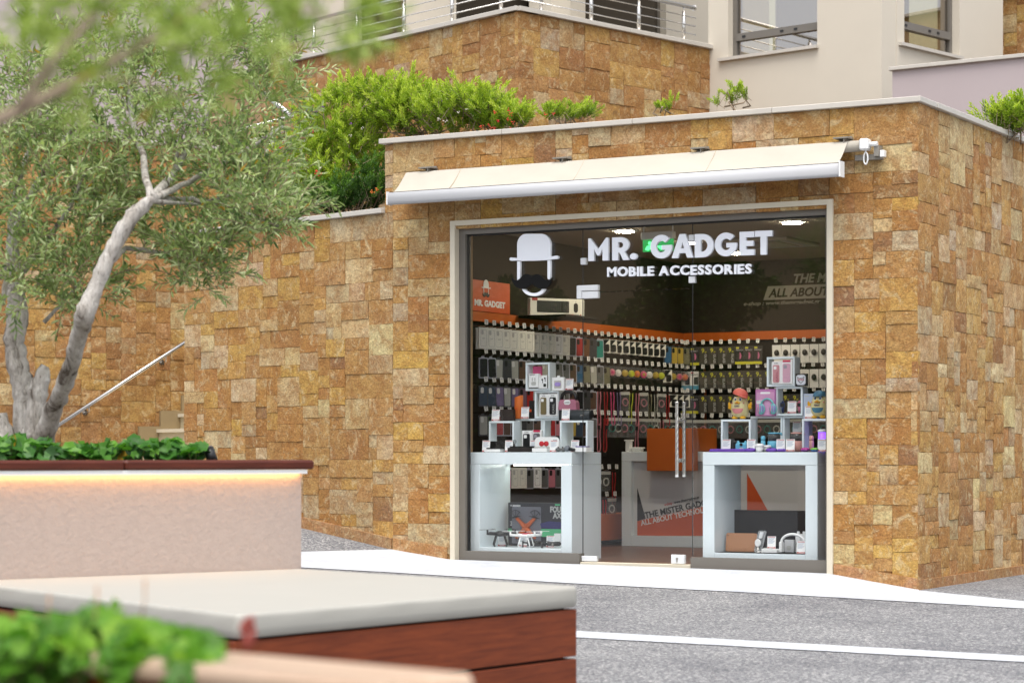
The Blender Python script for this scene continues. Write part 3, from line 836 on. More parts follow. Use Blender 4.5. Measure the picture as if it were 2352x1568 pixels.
def text_mesh(body, mat, bold=0.0, depth=.002, shear=0.0, name='lettering'):
    cu = bpy.data.curves.new(name, 'FONT'); cu.body = body; cu.offset = bold; cu.extrude = .5; cu.shear = shear; cu.resolution_u = 3
    o = bpy.data.objects.new('tmp', cu); COL.objects.link(o)
    dg = bpy.context.evaluated_depsgraph_get(); me = bpy.data.meshes.new_from_object(o.evaluated_get(dg))
    bpy.data.objects.remove(o); bpy.data.curves.remove(cu)
    me.transform(ROTX)
    n = len(me.vertices); co = np.zeros(n * 3); me.vertices.foreach_get('co', co); co = co.reshape(-1, 3)
    lo, hi = co.min(0), co.max(0)
    co[:, 0] -= lo[0]; co[:, 2] -= lo[2]; co[:, 1] = (co[:, 1] - lo[1]) / max(1e-9, hi[1] - lo[1]) * depth
    me.vertices.foreach_set('co', co.ravel()); me.materials.clear(); me.materials.append(mat); me.name = name
    me.update()
    return me, hi[0] - lo[0], hi[2] - lo[2]
_tc = {}
def put_text(body, mat, parent, x, y, z, w=None, h=None, bold=0.0, depth=.002, shear=0.0, rot=0.0, name='lettering'):
    key = (body, mat.name, bold, shear)
    if key not in _tc: _tc[key] = text_mesh(body, mat, bold, .002, shear, name)
    me, tw, th = _tc[key]
    sx = w / tw if w else h / th; sz = h / th if h else sx
    return inst(name, me, parent, (x, y, z), (0, rot, 0), (sx, depth / .002, sz))

# --- glazing
YG = .10
xl, xm1, xm2, xr = -3.925, on_y(1339, 1000, YG)[0], on_y(1591, 1000, YG)[0], -.748
zdt = .5 * (on_y(1372, 672, YG)[1] + on_y(1590, 663, YG)[1])
sf = empty('shop_window', (-2.3, YG, 0), 0, 'frameless glass shop window in a taupe aluminium frame', 'window')
m = MB(); m.box(-3.984, xl, .05, .14, -.02, 2.754); m.box(xr, -.713, .05, .14, -.04, 2.754); m.box(xl, xr, .05, .14, 2.686, 2.754)
m.box(xl, xm1 - .01, .05, .14, -.02, .075); m.box(xm2 + .005, xr, .05, .14, -.04, .066)
local(m.build('frame', M['alu'], sf))
m = MB(); m.box(xl, xl + .012, .085, .115, .075, 2.686); m.box(xr - .012, xr, .085, .115, .066, 2.686); m.box(xl + .012, xr - .012, .085, .115, 2.674, 2.686)
local(m.build('gasket', M['gasket'], sf))
for (a, b, c, d) in ((xl + .012, xm1 - .003, .075, 2.674), (xm1 + .003, xm2 - .003, zdt + .006, 2.674), (xm2 + .003, xr - .012, .066, 2.674)):
    m = MB(); m.box(a, b, YG - .005, YG + .005, c, d); local(m.build('pane', M['glass'], sf))
for xx in (xm1, xm2):
    m = MB(); m.box(xx - .002, xx + .002, YG - .004, YG + .004, .075, 2.674); local(m.build('joint', M['gasket'], sf))
def clip(cr, x0, y0, x1, y1, name='glass_clip', parent=sf):
    a = on_y(*cr(x0, y0), YG - .012); b = on_y(*cr(x1, y1), YG - .012)
    m = MB(); m.bbox(min(a[0], b[0]), max(a[0], b[0]), YG - .018, YG + .018, min(a[1], b[1]), max(a[1], b[1]), .003)
    return local(m.build(name, M['steel_white'], parent))
clip(c1, 1497, 607, 1553, 673); clip(c2, 667, 365, 722, 430); clip(c2, 667, 798, 732, 865)
m = MB()
a = on_y(*c1(1465, 895), YG); b = on_y(*c1(1688, 1025), YG); mid = on_y(*c1(1520, 955), YG)
m.bbox(a[0], b[0], YG - .02, YG + .02, mid[1] + .003, a[1], .003); m.bbox(a[0], mid[0] - .003, YG - .0202, YG + .0202, b[1], mid[1] + .004, .003)
local(m.build('hinge_fitting', M['steel_white'], sf))
# --- the glass door itself
door = empty('glass_door', ((xm1 + xm2) / 2, YG, .01), 0, 'frameless glass door with twisted steel pull handles', 'door')
m = MB(); m.box(xm1 + .004, xm2 - .004, YG - .005, YG + .005, .022, zdt); local(m.build('pane', M['glass'], door))
m = MB(); m.bbox(mid[0] + .002, b[0], YG - .0195, YG + .0195, b[1], mid[1] - .003, .003); local(m.build('top_hinge', M['steel_white'], door))
clip(c5, 1650, 1332, 1832, 1400, 'bottom_hinge', door)
lk = clip(c6, 670, 1027, 795, 1115, 'lock_plate', door)
a = on_y(*c6(724, 1075), YG - .02)
m = MB(); m.tube([(a[0], YG - .0225, a[1] + .008), (a[0], YG - .018, a[1] + .008)], .009, 10); m.box(a[0] - .004, a[0] + .004, YG - .0225, YG - .018, a[1] - .02, a[1] + .005)
m.build('keyhole', M['bracket'], lk)
hx, hzt = on_y(1555, 922, .035); hzb = on_y(1555, 1095, .035)[1]
def twisted(x, y, z0, z1):
    s = MB(); prof = []
    n = 90
    for i in range(n + 1):
        t = i / n; z = z0 + (z1 - z0) * t
        mid_ = .22 < t < .86
        prof.append((z, mid_, t))
    nn = 16; b0 = len(s.v)
    for (z, tw, t) in prof:
        flare = .004 * max(0, 1 - min(t, 1 - t) / .03)
        for k in range(nn):
            a = 2 * math.pi * k / nn
            r_ = .0135 + flare + (.0008 * math.cos(3 * (a - t * 24)) if tw else 0)
            s.v.append((x + r_ * math.cos(a), y + r_ * math.sin(a), z))
    for i in range(n):
        for k in range(nn):
            k2 = (k + 1) % nn
            s.f.append((b0 + i * nn + k, b0 + i * nn + k2, b0 + (i + 1) * nn + k2, b0 + (i + 1) * nn + k)); s.m.append(0); s.sm.append(True)
    s.f.append(tuple(b0 + n * nn + k for k in range(nn))); s.m.append(0); s.sm.append(False)
    return s
for yy in (.035, .165):
    hd = local(twisted(hx, yy, hzb, hzt).build('pull_handle', M['steel'], door))
    for zz in (hzb + .13, hzt - .14):
        y0_, y1_ = (yy, YG - .006) if yy < YG else (YG + .006, yy)
        m = MB(); m.tube([(hx, y0_, zz), (hx, y1_, zz)], .010, 10); m.tube([(hx, (y0_ + y1_) / 2 - .006, zz), (hx, (y0_ + y1_) / 2 + .006, zz)], .018, 12)
        m.build('standoff', M['steel'], hd)
# threshold strip
m = MB(); m.bbox(xm1 - .005, xm2 + .0, .06, .15, -.03, .008, .003); local(m.build('threshold', M['surround'], front))

# --- sign on the glass: hat and moustache, MR. GADGET, MOBILE ACCESSORIES
YS0, YS1 = .062, .088
sg = empty('shop_sign', (-2.3, .075, 2.1), 0, 'large white raised shop lettering with a bowler hat and black moustache on the window', 'sign')
def F(cr, x, y): return on_y(*cr(x, y), YS0)
def sign_plate(polys, cr, name, mat, y0=YS0, y1=YS1):
    pp = [[F(cr, x, y) for (x, y) in p] for p in polys]
    me = curve_mesh(pp, y1 - y0, mat, name)
    o = inst(name, me, sg, (0, (y0 + y1) / 2, 0)); o.location -= sg.location; return o
crown = [(832, 612), (832, 465)] + [(x, y) for (x, y) in arc(932, 465, 100, 112, 180, 270, 10)][1:] + [(x, y) for (x, y) in arc(1082, 465, 100, 112, 270, 360, 10)] + [(1182, 612)]
brim = [(1182, 592)] + [(1245, 580)] + arc(1248, 598, 15, 17, -90, 90, 6) + [(1182, 620), (1170, 626), (1008, 634), (865, 636), (832, 632)] + [(768, 634)] + arc(768, 617, 16, 17, 90, 270, 6) + [(832, 606)]
sign_plate([crown[:-1] + [(1182, 592)] + brim[1:-1] + [(832, 606)]], c1, 'bowler_hat', M['white_sign'])
sign_plate([[(832, 640), (864, 641), (864, 820), (832, 838)]], c1, 'face_line', M['white_sign'])
sign_plate([[(1149, 633), (1181, 630), (1181, 838), (1149, 822)]], c1, 'face_line', M['white_sign'])
chin = [(880, 930)] + arc(1003, 905, 125, 98, 165, 15, 14) + [(1129, 930), (1085, 930)] + arc(1003, 905, 95, 68, 20, 160, 12) + [(925, 930)]
sign_plate([chin], c1, 'chin_line', M['white_sign'])
half = [(994, 800), (975, 783), (945, 775), (915, 780), (893, 797), (870, 822), (845, 840), (815, 838), (795, 822), (785, 812), (793, 850), (810, 888), (840, 915), (880, 930), (920, 925), (955, 905), (982, 885), (994, 870)]
mou = half + [(994 * 2 - x, y) for (x, y) in half[::-1]]
sign_plate([mou], c1, 'moustache', M['black_sign'], .045, .072)
# heavy capitals, unit height
S_ = .27
def gl_E(w=.62): return [[(0, 0), (w, 0), (w, .245), (S_, .245), (S_, .385), (w * .94, .385), (w * .94, .61), (S_, .61), (S_, .755), (w, .755), (w, 1), (0, 1)]]
def gl_T(w=.75): return [[(w / 2 - S_ / 2, 0), (w / 2 + S_ / 2, 0), (w / 2 + S_ / 2, .755), (w, .755), (w, 1), (0, 1), (0, .755), (w / 2 - S_ / 2, .755)]]
def gl_M(w=.9): return [[(0, 0), (.26, 0), (.26, .53), (w / 2 - .05, .23), (w / 2 + .05, .23), (w - .26, .53), (w - .26, 0), (w, 0), (w, 1), (w - .1, 1), (w / 2, .52), (.1, 1), (0, 1)]]
def gl_A(w=.95): return [[(0, 0), (.27, 0), (.335, .2), (w - .335, .2), (w - .27, 0), (w, 0), (w / 2 + .13, 1), (w / 2 - .13, 1)], [(w / 2 - .075, .4), (w / 2, .66), (w / 2 + .075, .4)]]
def gl_D(w=.83): return [[(0, 0), (.33, 0)] + arc(.33, .5, w - .33, .5, -90, 90, 18) + [(0, 1)], [(S_, .245), (S_, .755)] + arc(.33, .5, w - .33 - .27, .255, 90, -90, 14)]
def gl_R(w=.76): return [[(0, 0), (S_, 0), (S_, .33), (.34, .33), (.49, 0), (w + .02, 0), (.56, .38)] + arc(.40, .67, w - .40, .33, -60, 90, 14) + [(0, 1)], [(S_, .54), (S_, .78)] + arc(.38, .66, .12, .12, 90, -90, 10)]
def gl_G(w=.97):
    cx = .5; return [arc(cx, .5, .5, .515, 42, 352, 32) + [(w + .02, .56), (cx + .02, .56), (cx + .02, .36), (cx + .20, .36)] + arc(cx, .5, .235, .25, -34, -318, 26)]
def gl_dot(w=.3): return [arc(.15, .15, .16, .16, 0, 345, 20)]
GL = dict(M=gl_M, R=gl_R, G=gl_G, A=gl_A, D=gl_D, E=gl_E, T=gl_T)
# (letter, x0, x1, y of the foot, y of the head) in the second enlarged view
for ch_, x0, x1, yb, yt in (('M', -385, -175, 634, 397), ('R', -135, 45, 628, 388), ('.', 50, 125, 622, 555), ('G', 265, 490, 610, 363), ('A', 487, 712, 604, 355), ('D', 728, 925, 598, 353),
                            ('G', 938, 1168, 587, 340), ('E', 1197, 1350, 577, 330), ('T', 1358, 1537, 571, 320)):
    gl = gl_dot() if ch_ == '.' else GL[ch_]()
    xs = [p[0] for q in gl for p in q]; ys = [p[1] for q in gl for p in q]
    dy = (yb - yt); sl = -.040
    pp = [[(x0 + (p[0] - min(xs)) / (max(xs) - min(xs)) * (x1 - x0), yb - (p[1] - min(ys)) / (max(ys) - min(ys)) * dy + sl * ((p[0] - min(xs)) / (max(xs) - min(xs)) - .5) * (x1 - x0)) for p in q] for q in gl]
    sign_plate(pp, c2, 'letter', M['white_sign'])
# second line, rounder letters
xa, za = F(c2, -190, 802); xb, zb_ = F(c2, 1318, 770)
zt_ = F(c2, -190, 700)[1]
word = 'MOBILE ACCESSORIES'
mm = [None if ch_ == ' ' else text_mesh(ch_, M['white_sign'], .035, .02, 0, 'letter') for ch_ in word]
gap_, sp_ = .085, .30
tot = sum((sp_ if q is None else q[1] + gap_) for q in mm) - gap_
kx = (xb - xa) / tot; x_ = 0
caph = max(q[2] for q in mm if q)
for q in mm:
    if q is None: x_ += sp_; continue
    t = x_ / tot
    o = inst('letter', q[0], sg, (xa + x_ * kx, YS0 + .004, za + (zb_ - za) * t), (0, 0, 0), (kx, 1, (zt_ - za) / caph)); o.location -= sg.location
    x_ += q[1] + gap_

# --- awning
aw = empty('retracted_awning', (-2.45, -.1, 3.0), 0, 'retracted cream canvas awning with white front bar above the shop door', 'awning')
ax0, ax1 = -4.44, -.49
yb_, yf_ = -.10, -.30
zft = .5 * (on_y(898, 441, yf_)[1] + on_y(1936, 376, yf_)[1]); zfb = .5 * (on_y(896, 468, yf_)[1] + on_y(1936, 408, yf_)[1]); zbt = .5 * (on_y(932, 397, yb_)[1] + on_y(1948, 325, yb_)[1])
sx_ = [ax0 + .03] + [on_y(p, 400, (yb_ + yf_) / 2)[0] for p in (1045, 1329, 1632)] + [ax1 - .02]
for i in range(4):
    a, b = sx_[i] + .0025, sx_[i + 1] - .0025
    s = MB(); nu, nv = 30, 8
    for thick in (0, 1):
        for j in range(nv + 1):
            for k_ in range(nu + 1):
                t = j / nv; u = k_ / nu
                y = yf_ + (yb_ - yf_) * t; z = zft + (zbt - zft) * t - .012 * math.sin(math.pi * t) * (1 + .35 * math.sin(9 * u + i * 2)) - .0035 * math.sin(math.pi * t) * math.sin(17 * u + 5 * t + i) - .003 * thick
                s.v.append((a + (b - a) * u, y, z))
    W = nu + 1; N = (nv + 1) * W
    for j in range(nv):
        for k_ in range(nu):
            q = j * W + k_; s.f.append((q, q + 1, q + W + 1, q + W)); s.f.append((N + q, N + q + W, N + q + W + 1, N + q + 1)); s.m += [0, 0]; s.sm += [True, True]
    local(s.build('canvas_panel', M['awning'], aw))
    if i:
        s = MB(); s.tube([(sx_[i], yf_ + (yb_ - yf_) * t, zft + (zbt - zft) * t - .010 * math.sin(math.pi * t) - .004) for t in (0, .25, .5, .75, 1)], .0045, 5); local(s.build('seam', M['seam'], aw))
s = MB(); s.tube([(ax0 + .03, yb_ + .035, zbt - .035), (ax1 + .07, yb_ + .035, zbt - .035)], .042, 14); local(s.build('roller_tube', M['awning'], aw))
prof = [(-.028, 0), (-.034, .02), (-.034, (zft - zfb) * .55), (-.022, (zft - zfb) * .9), (-.005, zft - zfb), (.03, zft - zfb - .002), (.035, .03), (.02, .0)]
s = MB(); n = len(prof)
for xx in (ax0, ax1):
    s.v += [(xx, yf_ + p[0], zfb + p[1]) for p in prof]
s.f.append(tuple(range(n))); s.f.append(tuple(range(2 * n - 1, n - 1, -1))); s.m += [0, 0]; s.sm += [False, False]
for i in range(n):
    j = (i + 1) % n; s.f.append((j, i, n + i, n + j)); s.m.append(0); s.sm.append(True)
fb = local(s.build('front_bar', M['bar'], aw))
s = MB(); s.box(ax1, ax1 + .012, yf_ - .04, yf_ + .045, zfb - .004, zft + .012); s.box(ax0 - .01, ax0, yf_ - .038, yf_ + .04, zfb - .002, zft + .006); s.build('end_cap', M['plastic_white'], fb)
s = MB(); s.box(ax0, ax1, yf_ - .006, yf_ + .02, zft - .001, zft + .004); s.build('canvas_clamp', M['gasket'], fb)
for p in (985, 1293, 1610, 1938):
    xx = on_y(p, 380, -.05)[0]
    s = MB(); s.box(xx - .06, xx + .06, -.12, -.004, zbt + .025, zbt + .035); s.box(xx + .02, xx + .028, -.11, -.004, zbt - .06, zbt + .025); s.box(xx - .05, xx + .05, -.014, -.002, zbt - .06, zbt + .05)
    local(s.build('wall_bracket', M['bracket'], aw))
gx_ = ax1 + .075
s = MB(); s.bbox(gx_, gx_ + .07, yb_ - .03, yb_ + .06, zbt - .075, zbt + .012, .012); s.tube([(gx_ + .07, yb_ + .02, zbt - .03), (gx_ + .13, yb_ + .02, zbt - .03)], .018, 10); local(s.build('gear_housing', M['plastic_white'], aw))
s = MB(); s.box(gx_ - .06, gx_ + .15, -.05, -.003, zbt - .14, zbt - .10); s.box(gx_ + .10, gx_ + .14, -.08, -.003, zbt - .12, zbt - .04); local(s.build('end_bracket', M['bracket'], aw))
s = MB(); s.bbox(gx_ + .15, gx_ + .185, -.09, -.04, zbt - .13, zbt - .08, .004); local(s.build('bracket_cap', M['plastic_white'], aw))
s = MB(); cz_ = zbt - .135
s.tube([(gx_ + .045, yb_, zbt - .07)] + [(gx_ + .045 + .016 * math.sin(a), yb_, cz_ + .045 * math.cos(a)) for a in np.linspace(0, 2 * math.pi, 14)], .006, 6); local(s.build('crank_eye', M['plastic_white'], aw))

# ================================================================== SHOP INTERIOR
LX, BY, CZ = -4.5, 5.42, 2.85
m = MB(); m.box(-4.7, .0 - .31, .145, BY + .3, -.015, .006); tag(m.build('shop_floor', M['floor']), 'brown floor inside the shop', kind='structure')
m = MB(); m.box(-4.9, -.31, .302, BY + .3, CZ, 2.99); tag(m.build('shop_ceiling', M['ceil']), 'plain ceiling inside the shop', kind='structure')
m = MB(); m.box(LX - .1, LX, .302, BY, .007, CZ - .001); tag(m.build('shop_wall', M['inwall']), 'dark inner wall of the shop beside the phone cases', kind='structure')
m = MB(); m.box(LX - .1, -.31, BY + .001, BY + .1, .007, CZ - .001); tag(m.build('shop_wall', M['inwall']), 'dark rear wall of the shop', kind='structure')
m = MB(); m.box(-.36, -.305, .302, BY, .007, CZ - .001); tag(m.build('shop_wall', M['inwall']), 'dark inner wall of the shop on the corner side', kind='structure')
pg = empty('case_pegboard', (LX, 2.8, 0), 0, 'long black pegboard with orange band and orange plinth, full of phone cases', 'pegboard')
m = MB(); m.box(LX, LX + .02, .45, BY - .02, .3, 2.03); local(m.build('board', M['peg'], pg))
m = MB(); m.box(LX, LX + .06, .45, BY - .06, 2.04, 2.125); local(m.build('orange_band', M['orange'], pg))
m = MB(); m.box(LX, LX + .32, .9, BY - .02, .06, .3); local(m.build('orange_plinth', M['orange'], pg))
m = MB(); m.box(LX, LX + .09, .40, .449, .3, 2.05); local(m.build('end_panel', flat('blue_black_edge', (.02, .03, .045), .3), pg))
pg2 = empty('glass_pegboard', (-2.6, BY, 0), 0, 'black rear pegboard with orange band, full of screen protector packs', 'pegboard')
m = MB(); m.box(LX + .021, -.37, BY - .02, BY, .3, 2.03); local(m.build('board', M['peg'], pg2))
m = MB(); m.box(LX + .061, -.37, BY - .06, BY, 2.04, 2.125); local(m.build('orange_band', M['orange'], pg2))
m = MB(); m.tube([(LX + .3, BY - .04, .4), (LX + .3, BY - .04, 1.7), (LX + .27, BY - .04, 1.8), (LX + .2, BY - .04, 1.83)], .014, 6); local(m.build('edge_tube', M['orange'], pg2))

# lamps and ceiling things
for i, (p, lab) in enumerate((((1435, 532), 'round ceiling downlight above the gap between the two sign words'), ((1820, 512), 'round ceiling downlight near the right end of the shop window'),
                              (c2(690, 450), 'small round downlight seen behind the letter D'), (c2(1165, 560), 'small round downlight seen behind the second G'))):
    x, y = on_z(*p, CZ - .012)
    y = min(y, BY - .4)
    o = empty('downlight', (x, y, CZ), 0, lab, 'ceiling lamp', 'recessed ceiling lamps')
    m = MB(); m.lathe([(.115, -.006), (.115, 0)], n=24); m.lathe([(.085, -.012), (.105, -.006)], n=24); m.build('trim_ring', M['plastic_white'], o)
    m = MB(); m.lathe([(.084, -.016), (.084, -.0125)], n=24); m.build('lens', M['lamp'], o)
x, y = on_z(*c2(1450, 455), CZ - .02); y = min(y, 4.2)
o = empty('ceiling_air_conditioner', (x, y, CZ), 0, 'square white ceiling air conditioner behind the lettering', 'air conditioner')
m = MB(); m.bbox(-.4, .4, -.4, .4, -.03, -.001, .01); m.build('panel', flat('offwhite_panel', (.45, .41, .33), .6), o)
for (a, b, c, d) in ((-.3, .3, -.36, -.3), (-.3, .3, .3, .36), (-.36, -.3, -.28, .28), (.3, .36, -.28, .28)):
    m = MB(); m.box(a, b, c, d, -.034, -.031); m.build('air_slot', M['grey'], o)
m = MB(); m.box(-.25, .25, -.25, .25, -.036, -.031); m.build('intake_grille', flat('grille', (.35, .32, .26), .6), o)
YE = 1.6
ex0, ez1 = on_y(*c2(188, 365), YE); ex1, ez0 = on_y(*c2(508, 530), YE)
o = empty('exit_sign', ((ex0 + ex1) / 2, YE, ez1), 0, 'green emergency exit sign hanging from the ceiling behind the letter G', 'exit sign')
w2 = (ex1 - ex0) / 2; hh = ez1 - ez0
m = MB(); m.bbox(-w2 - .005, w2 + .005, -.035, .035, -.045, .02, .006); m.build('housing', M['plastic_white'], o)
m = MB(); m.box(-w2, w2, -.004, .004, -hh, -.046); pn = m.build('panel', pmat('exit_green', (.0, .22, .06), .3, emit=(.02, .35, .08), estr=.5), o)
eg = pmat('exit_bright', (.1, .8, .3), .3, emit=(.1, .9, .25), estr=1.2)
m = MB(); h_ = hh - .06
m.plate(rrect(.03, .03, .0149, 4, -w2 * .55, -.075), -.006, -.0045); m.plate([(-w2 * .75, -.10), (-w2 * .5, -.09), (-w2 * .35, -.11), (-w2 * .5, -.13), (-w2 * .45, -hh + .03), (-w2 * .6, -hh + .012), (-w2 * .65, -.14), (-w2 * .85, -.13)][::-1], -.006, -.0045)
m.plate([(w2 * .1, -.10), (w2 * .3, -.10), (w2 * .3, -hh + .05), (w2 * .55, -hh + .05), (w2 * .2, -hh + .012), (-w2 * .12, -hh + .05), (w2 * .1, -hh + .05)][::-1], -.006, -.0045)
m.build('pictogram', eg, pn)
for s in (-1, 1):
    m = MB(); m.tube([(s * w2 * .95, 0, .02), (s * w2 * .95, 0, CZ - ez1)], .006, 6); m.build('hanger', M['plastic_white'], o)

# orange board with the logo, on top of the pegboard
bw, bz0, bz1 = .66, 2.127, 2.40
o = empty('orange_logo_board', (LX + .07, 1.36, bz0), R(90), 'orange board with small white hat logo above the phone cases', 'sign')
m = MB(); m.bbox(-bw / 2, bw / 2, 0, .012, 0, bz1 - bz0, .002); m.build('board', M['dorange'], o)
put_text('MR. GADGET', M['white'], o, -bw / 2 + .03, -.003, .045, w=bw - .12, h=.058, bold=.05)
lg = empty('tmp'); bpy.data.objects.remove(lg)
def mini_logo(parent, cx, cz, s, y=-.003):
    k = lambda x, z: (cx + x * s, cz + z * s)
    m = MB(); m.plate([k(*p) for p in (arc(0, .1, .32, .36, 0, 180, 12) + [(-.32, 0), (-.5, .02), (-.5, -.05), (.5, -.05), (.5, .02), (.32, 0)])][::-1], y, y + .002); m.build('hat_print', M['white'], parent)
    m = MB(); m.box(cx - .3 * s, cx - .25 * s, y, y + .002, cz - .42 * s, cz - .06 * s); m.box(cx + .25 * s, cx + .3 * s, y, y + .002, cz - .42 * s, cz - .06 * s); m.build('face_print', M['white'], parent)
    m = MB(); m.plate([k(*p) for p in [(0, -.33), (.15, -.28), (.28, -.4), (.42, -.36), (.36, -.52), (.2, -.58), (0, -.47), (-.2, -.58), (-.36, -.52), (-.42, -.36), (-.28, -.4), (-.15, -.28)]], y - .001, y + .002); m.build('moustache_print', M['black'], parent)
mini_logo(o, -.10, .215, .15)
# keyboard box standing on the band
kb0 = at_d(*[(1276), 739], 20.95)
o = empty('keyboard_box', (LX + .36, 2.05, 2.126), R(57), 'long pale cardboard box showing a black keyboard and mouse', 'box')
m = MB(); m.bbox(-.28, .28, 0, .05, 0, .155, .003); m.build('carton', M['cream_box'], o)
m = MB(); m.plate(rrect(.33, .105, .006, 2, -.045, .08), -.003, -.001); kbm = m.build('keyboard_print', M['black'], o)
m = MB()
for j in range(5):
    for i in range(17):
        if i == 13: continue
        m.box(-.2 + i * .0185, -.2 + i * .0185 + .014, -.0045, -.0035, .036 + j * .018, .036 + j * .018 + .013)
m.build('key_print', flat('key_grey', (.05, .05, .05), .5), kbm)
m = MB(); m.plate(rrect(.042, .085, .02, 5, .19, .075), -.005, -.001); m.tube([(.19, -.003, .118), (.19, -.003, .132)], .0015, 5); m.build('mouse_print', M['black'], o)
m = MB(); m.box(-.26, -.205, -.003, -.001, .132, .155); m.build('red_flash', M['red'], o)
put_text('QB-60', M['red'], o, .11, -.003, .008, w=.055, h=.010, bold=.03)
m = MB(); m.box(.17, .225, -.003, -.001, .009, .015); m.build('model_print', M['grey'], o)
m = MB(); m.box(.235, .246, -.003, -.001, .007, .018); m.build('red_square', M['red'], o)
o2 = MB(); o2.bbox(LX + .06, LX + .55, 1.86, 2.5, 2.105, 2.1255, .002); local(o2.build('top_shelf', M['peg'], pg))
# grey lettering high on the rear wall
o = empty('wall_lettering', (-2.6, BY - .01, 2.3), 0, 'grey slogan lettering on the dark rear wall, ending in a web address', 'sign')
gm = flat('slogan_grey', (.22, .2, .155), .7)
t1 = on_y(1823, 655, BY - .02); t2 = on_y(1757, 688, BY - .02); t3 = on_y(1708, 704, BY - .02); t3b = on_y(1884, 694, BY - .02)
def wt(*a, **k_): q = put_text(*a, **k_); q.location -= o.location; return q
wt('THE MISTER GADGET', gm, o, t1[0], BY - .018, t1[1] + .02, h=.095, bold=.03, shear=.25)
b_ = MB(); b_.plate([(t2[0] - .02, t2[1] - .004), (t2[0] + 1.9, t2[1] - .004), (t2[0] + 1.9, t2[1] + .135), (t2[0] + .03, t2[1] + .135)], BY - .016, BY - .006); local(b_.build('slogan_panel', gm, o))
wt('ALL ABOUT TECHNOLOGY', M['inwall'], o, t2[0] + .035, BY - .02, t2[1] + .018, h=.092, bold=.03, shear=.25)
wt('e-shop : www.themrgadget.gr', gm, o, t3[0], BY - .018, t3[1] - .004, w=t3b[0] - t3[0], h=.052, bold=.02, shear=.25)

# ------------------------------------------------------------------ white counters
CT = .888
def window_counter(name, x0, x1, label, led):
    o = empty(name, ((x0 + x1) / 2, .45, .006), 0, label, 'counter', 'white window counters')
    y0, y1 = .20, .72; w = .1; c = x0 - (x0 + x1) / 2; d = -c; Y0, Y1 = y0 - .45, y1 - .45; T = CT - .006
    m = MB(); m.bbox(c, d, Y0, Y1, T - .1, T, .003); m.build('top', M['counter'], o)
    for (a, b) in ((c, c + w), (d - w, d)):
        m = MB(); m.bbox(a, b, Y0 + .001, Y1, 0, T - .1015, .003); m.build('side_panel', M['counter'], o)
    m = MB(); m.bbox(c + w + .001, d - w - .001, Y0 + .002, Y1, 0, .095, .003); m.build('base', M['counter'], o)
    if led:
        m = MB(); m.box(c + w + .05, d - w - .01, Y1 - .03, Y1 - .02, T - .112, T - .103); m.build('led_strip', M['ledw'], o)
    return o
window_counter('display_counter', -3.975, -3.008, 'white open display counter with drones inside, by the window', True)
window_counter('display_counter', -1.842, -.876, 'white open display counter with black panel and tablet case inside', False)
m = MB(); m.box(-1.80, -.90, .22, .70, CT + .001, CT + .004); tag(m.build('counter_mat', M['blackm']), 'thin black mat on the counter holding the duck toys', 'mat')

# cash desk with poster
dx0, dx1, dyf = -4.06, -2.02, 3.18
o = empty('cash_desk', ((dx0 + dx1) / 2, dyf + .3, .006), 0, 'white cash desk with an orange and white slogan poster on its front', 'counter')
c, d = dx0 - (dx0 + dx1) / 2, dx1 - (dx0 + dx1) / 2
Y0 = -.3
m = MB(); m.bbox(c, d, Y0, .3, .80, .89, .003); m.build('top', M['counter'], o)
for (a, b) in ((c, c + .1), (d - .1, d)):
    m = MB(); m.bbox(a, b, Y0 + .001, .3, 0, .799, .003); m.build('side_panel', M['counter'], o)
m = MB(); m.bbox(c + .101, d - .101, Y0 + .002, .3, 0, .1, .003); m.build('base', M['counter'], o)
po = MB(); PY = Y0 + .055; po.box(c + .1, d - .1, PY, PY + .01, .1, .8); po = po.build('poster', flat('poster_white', (.62, .62, .62), .4), o)
def dz(cx, cy):
    x, z = on_y(*c6(cx, cy), dyf + .055); return x - (dx0 + dx1) / 2, z - .006
m = MB(); m.plate([dz(*p) for p in ((352, 850), (1230, 850), (1230, 520), (352, 712))][::-1], PY - .003, PY - .0005); m.build('orange_print', M['dorange'], po)
m = MB(); m.plate([dz(*p) for p in ((352, 712), (352, 400), (430, 690))], PY - .004, PY - .001); m.build('black_print', M['black'], po)
xq, zq = dz(1385, 610); x2q, z2q = dz(1600, 612); x3q, z3q = dz(1385, 262)
m = MB(); m.plate([(xq, zq - .4), (xq, z3q), (x2q + .22, zq - .4)], PY - .004, PY - .001); m.build('orange_print', M['dorange'], po)
ang = -R(11.5)
x_, z_ = dz(428, 690); put_text('THE MISTER GADGET', M['black'], po, x_, PY - .004, z_, w=.74, h=.062, bold=.03, rot=ang)
x_, z_ = dz(390, 757); put_text('ALL ABOUT TECHNOLOGY', M['white'], po, x_, PY - .0055, z_, w=.80, h=.052, bold=.02, rot=ang)
x_, z_ = dz(612, 578); put_text('e-shop :', M['red'], po, x_, PY - .004, z_, w=.095, h=.034, bold=.02, rot=ang)
x_, z_ = dz(700, 558); put_text('www.themrgadget.gr', M['black'], po, x_, PY - .004, z_, w=.265, h=.034, bold=.02, rot=ang)
xa, za = on_y(*c6(440, 240), dyf - .12); xb, zb = on_y(*c6(880, -160), dyf - .12)
o = empty('orange_desk_box', ((xa + xb) / 2, dyf - .02, .898), 0, 'orange till box hanging over the front of the cash desk', 'box')
m = MB(); m.bbox(xa - (xa + xb) / 2, xb - (xa + xb) / 2, .0, .42, .001, zb - .898, .003); m.build('body', M['orange'], o)
m = MB(); m.bbox(xa - (xa + xb) / 2, xb - (xa + xb) / 2, -.1, -.002, za - .898, zb - .898, .003); m.build('front_panel', M['orange'], o)

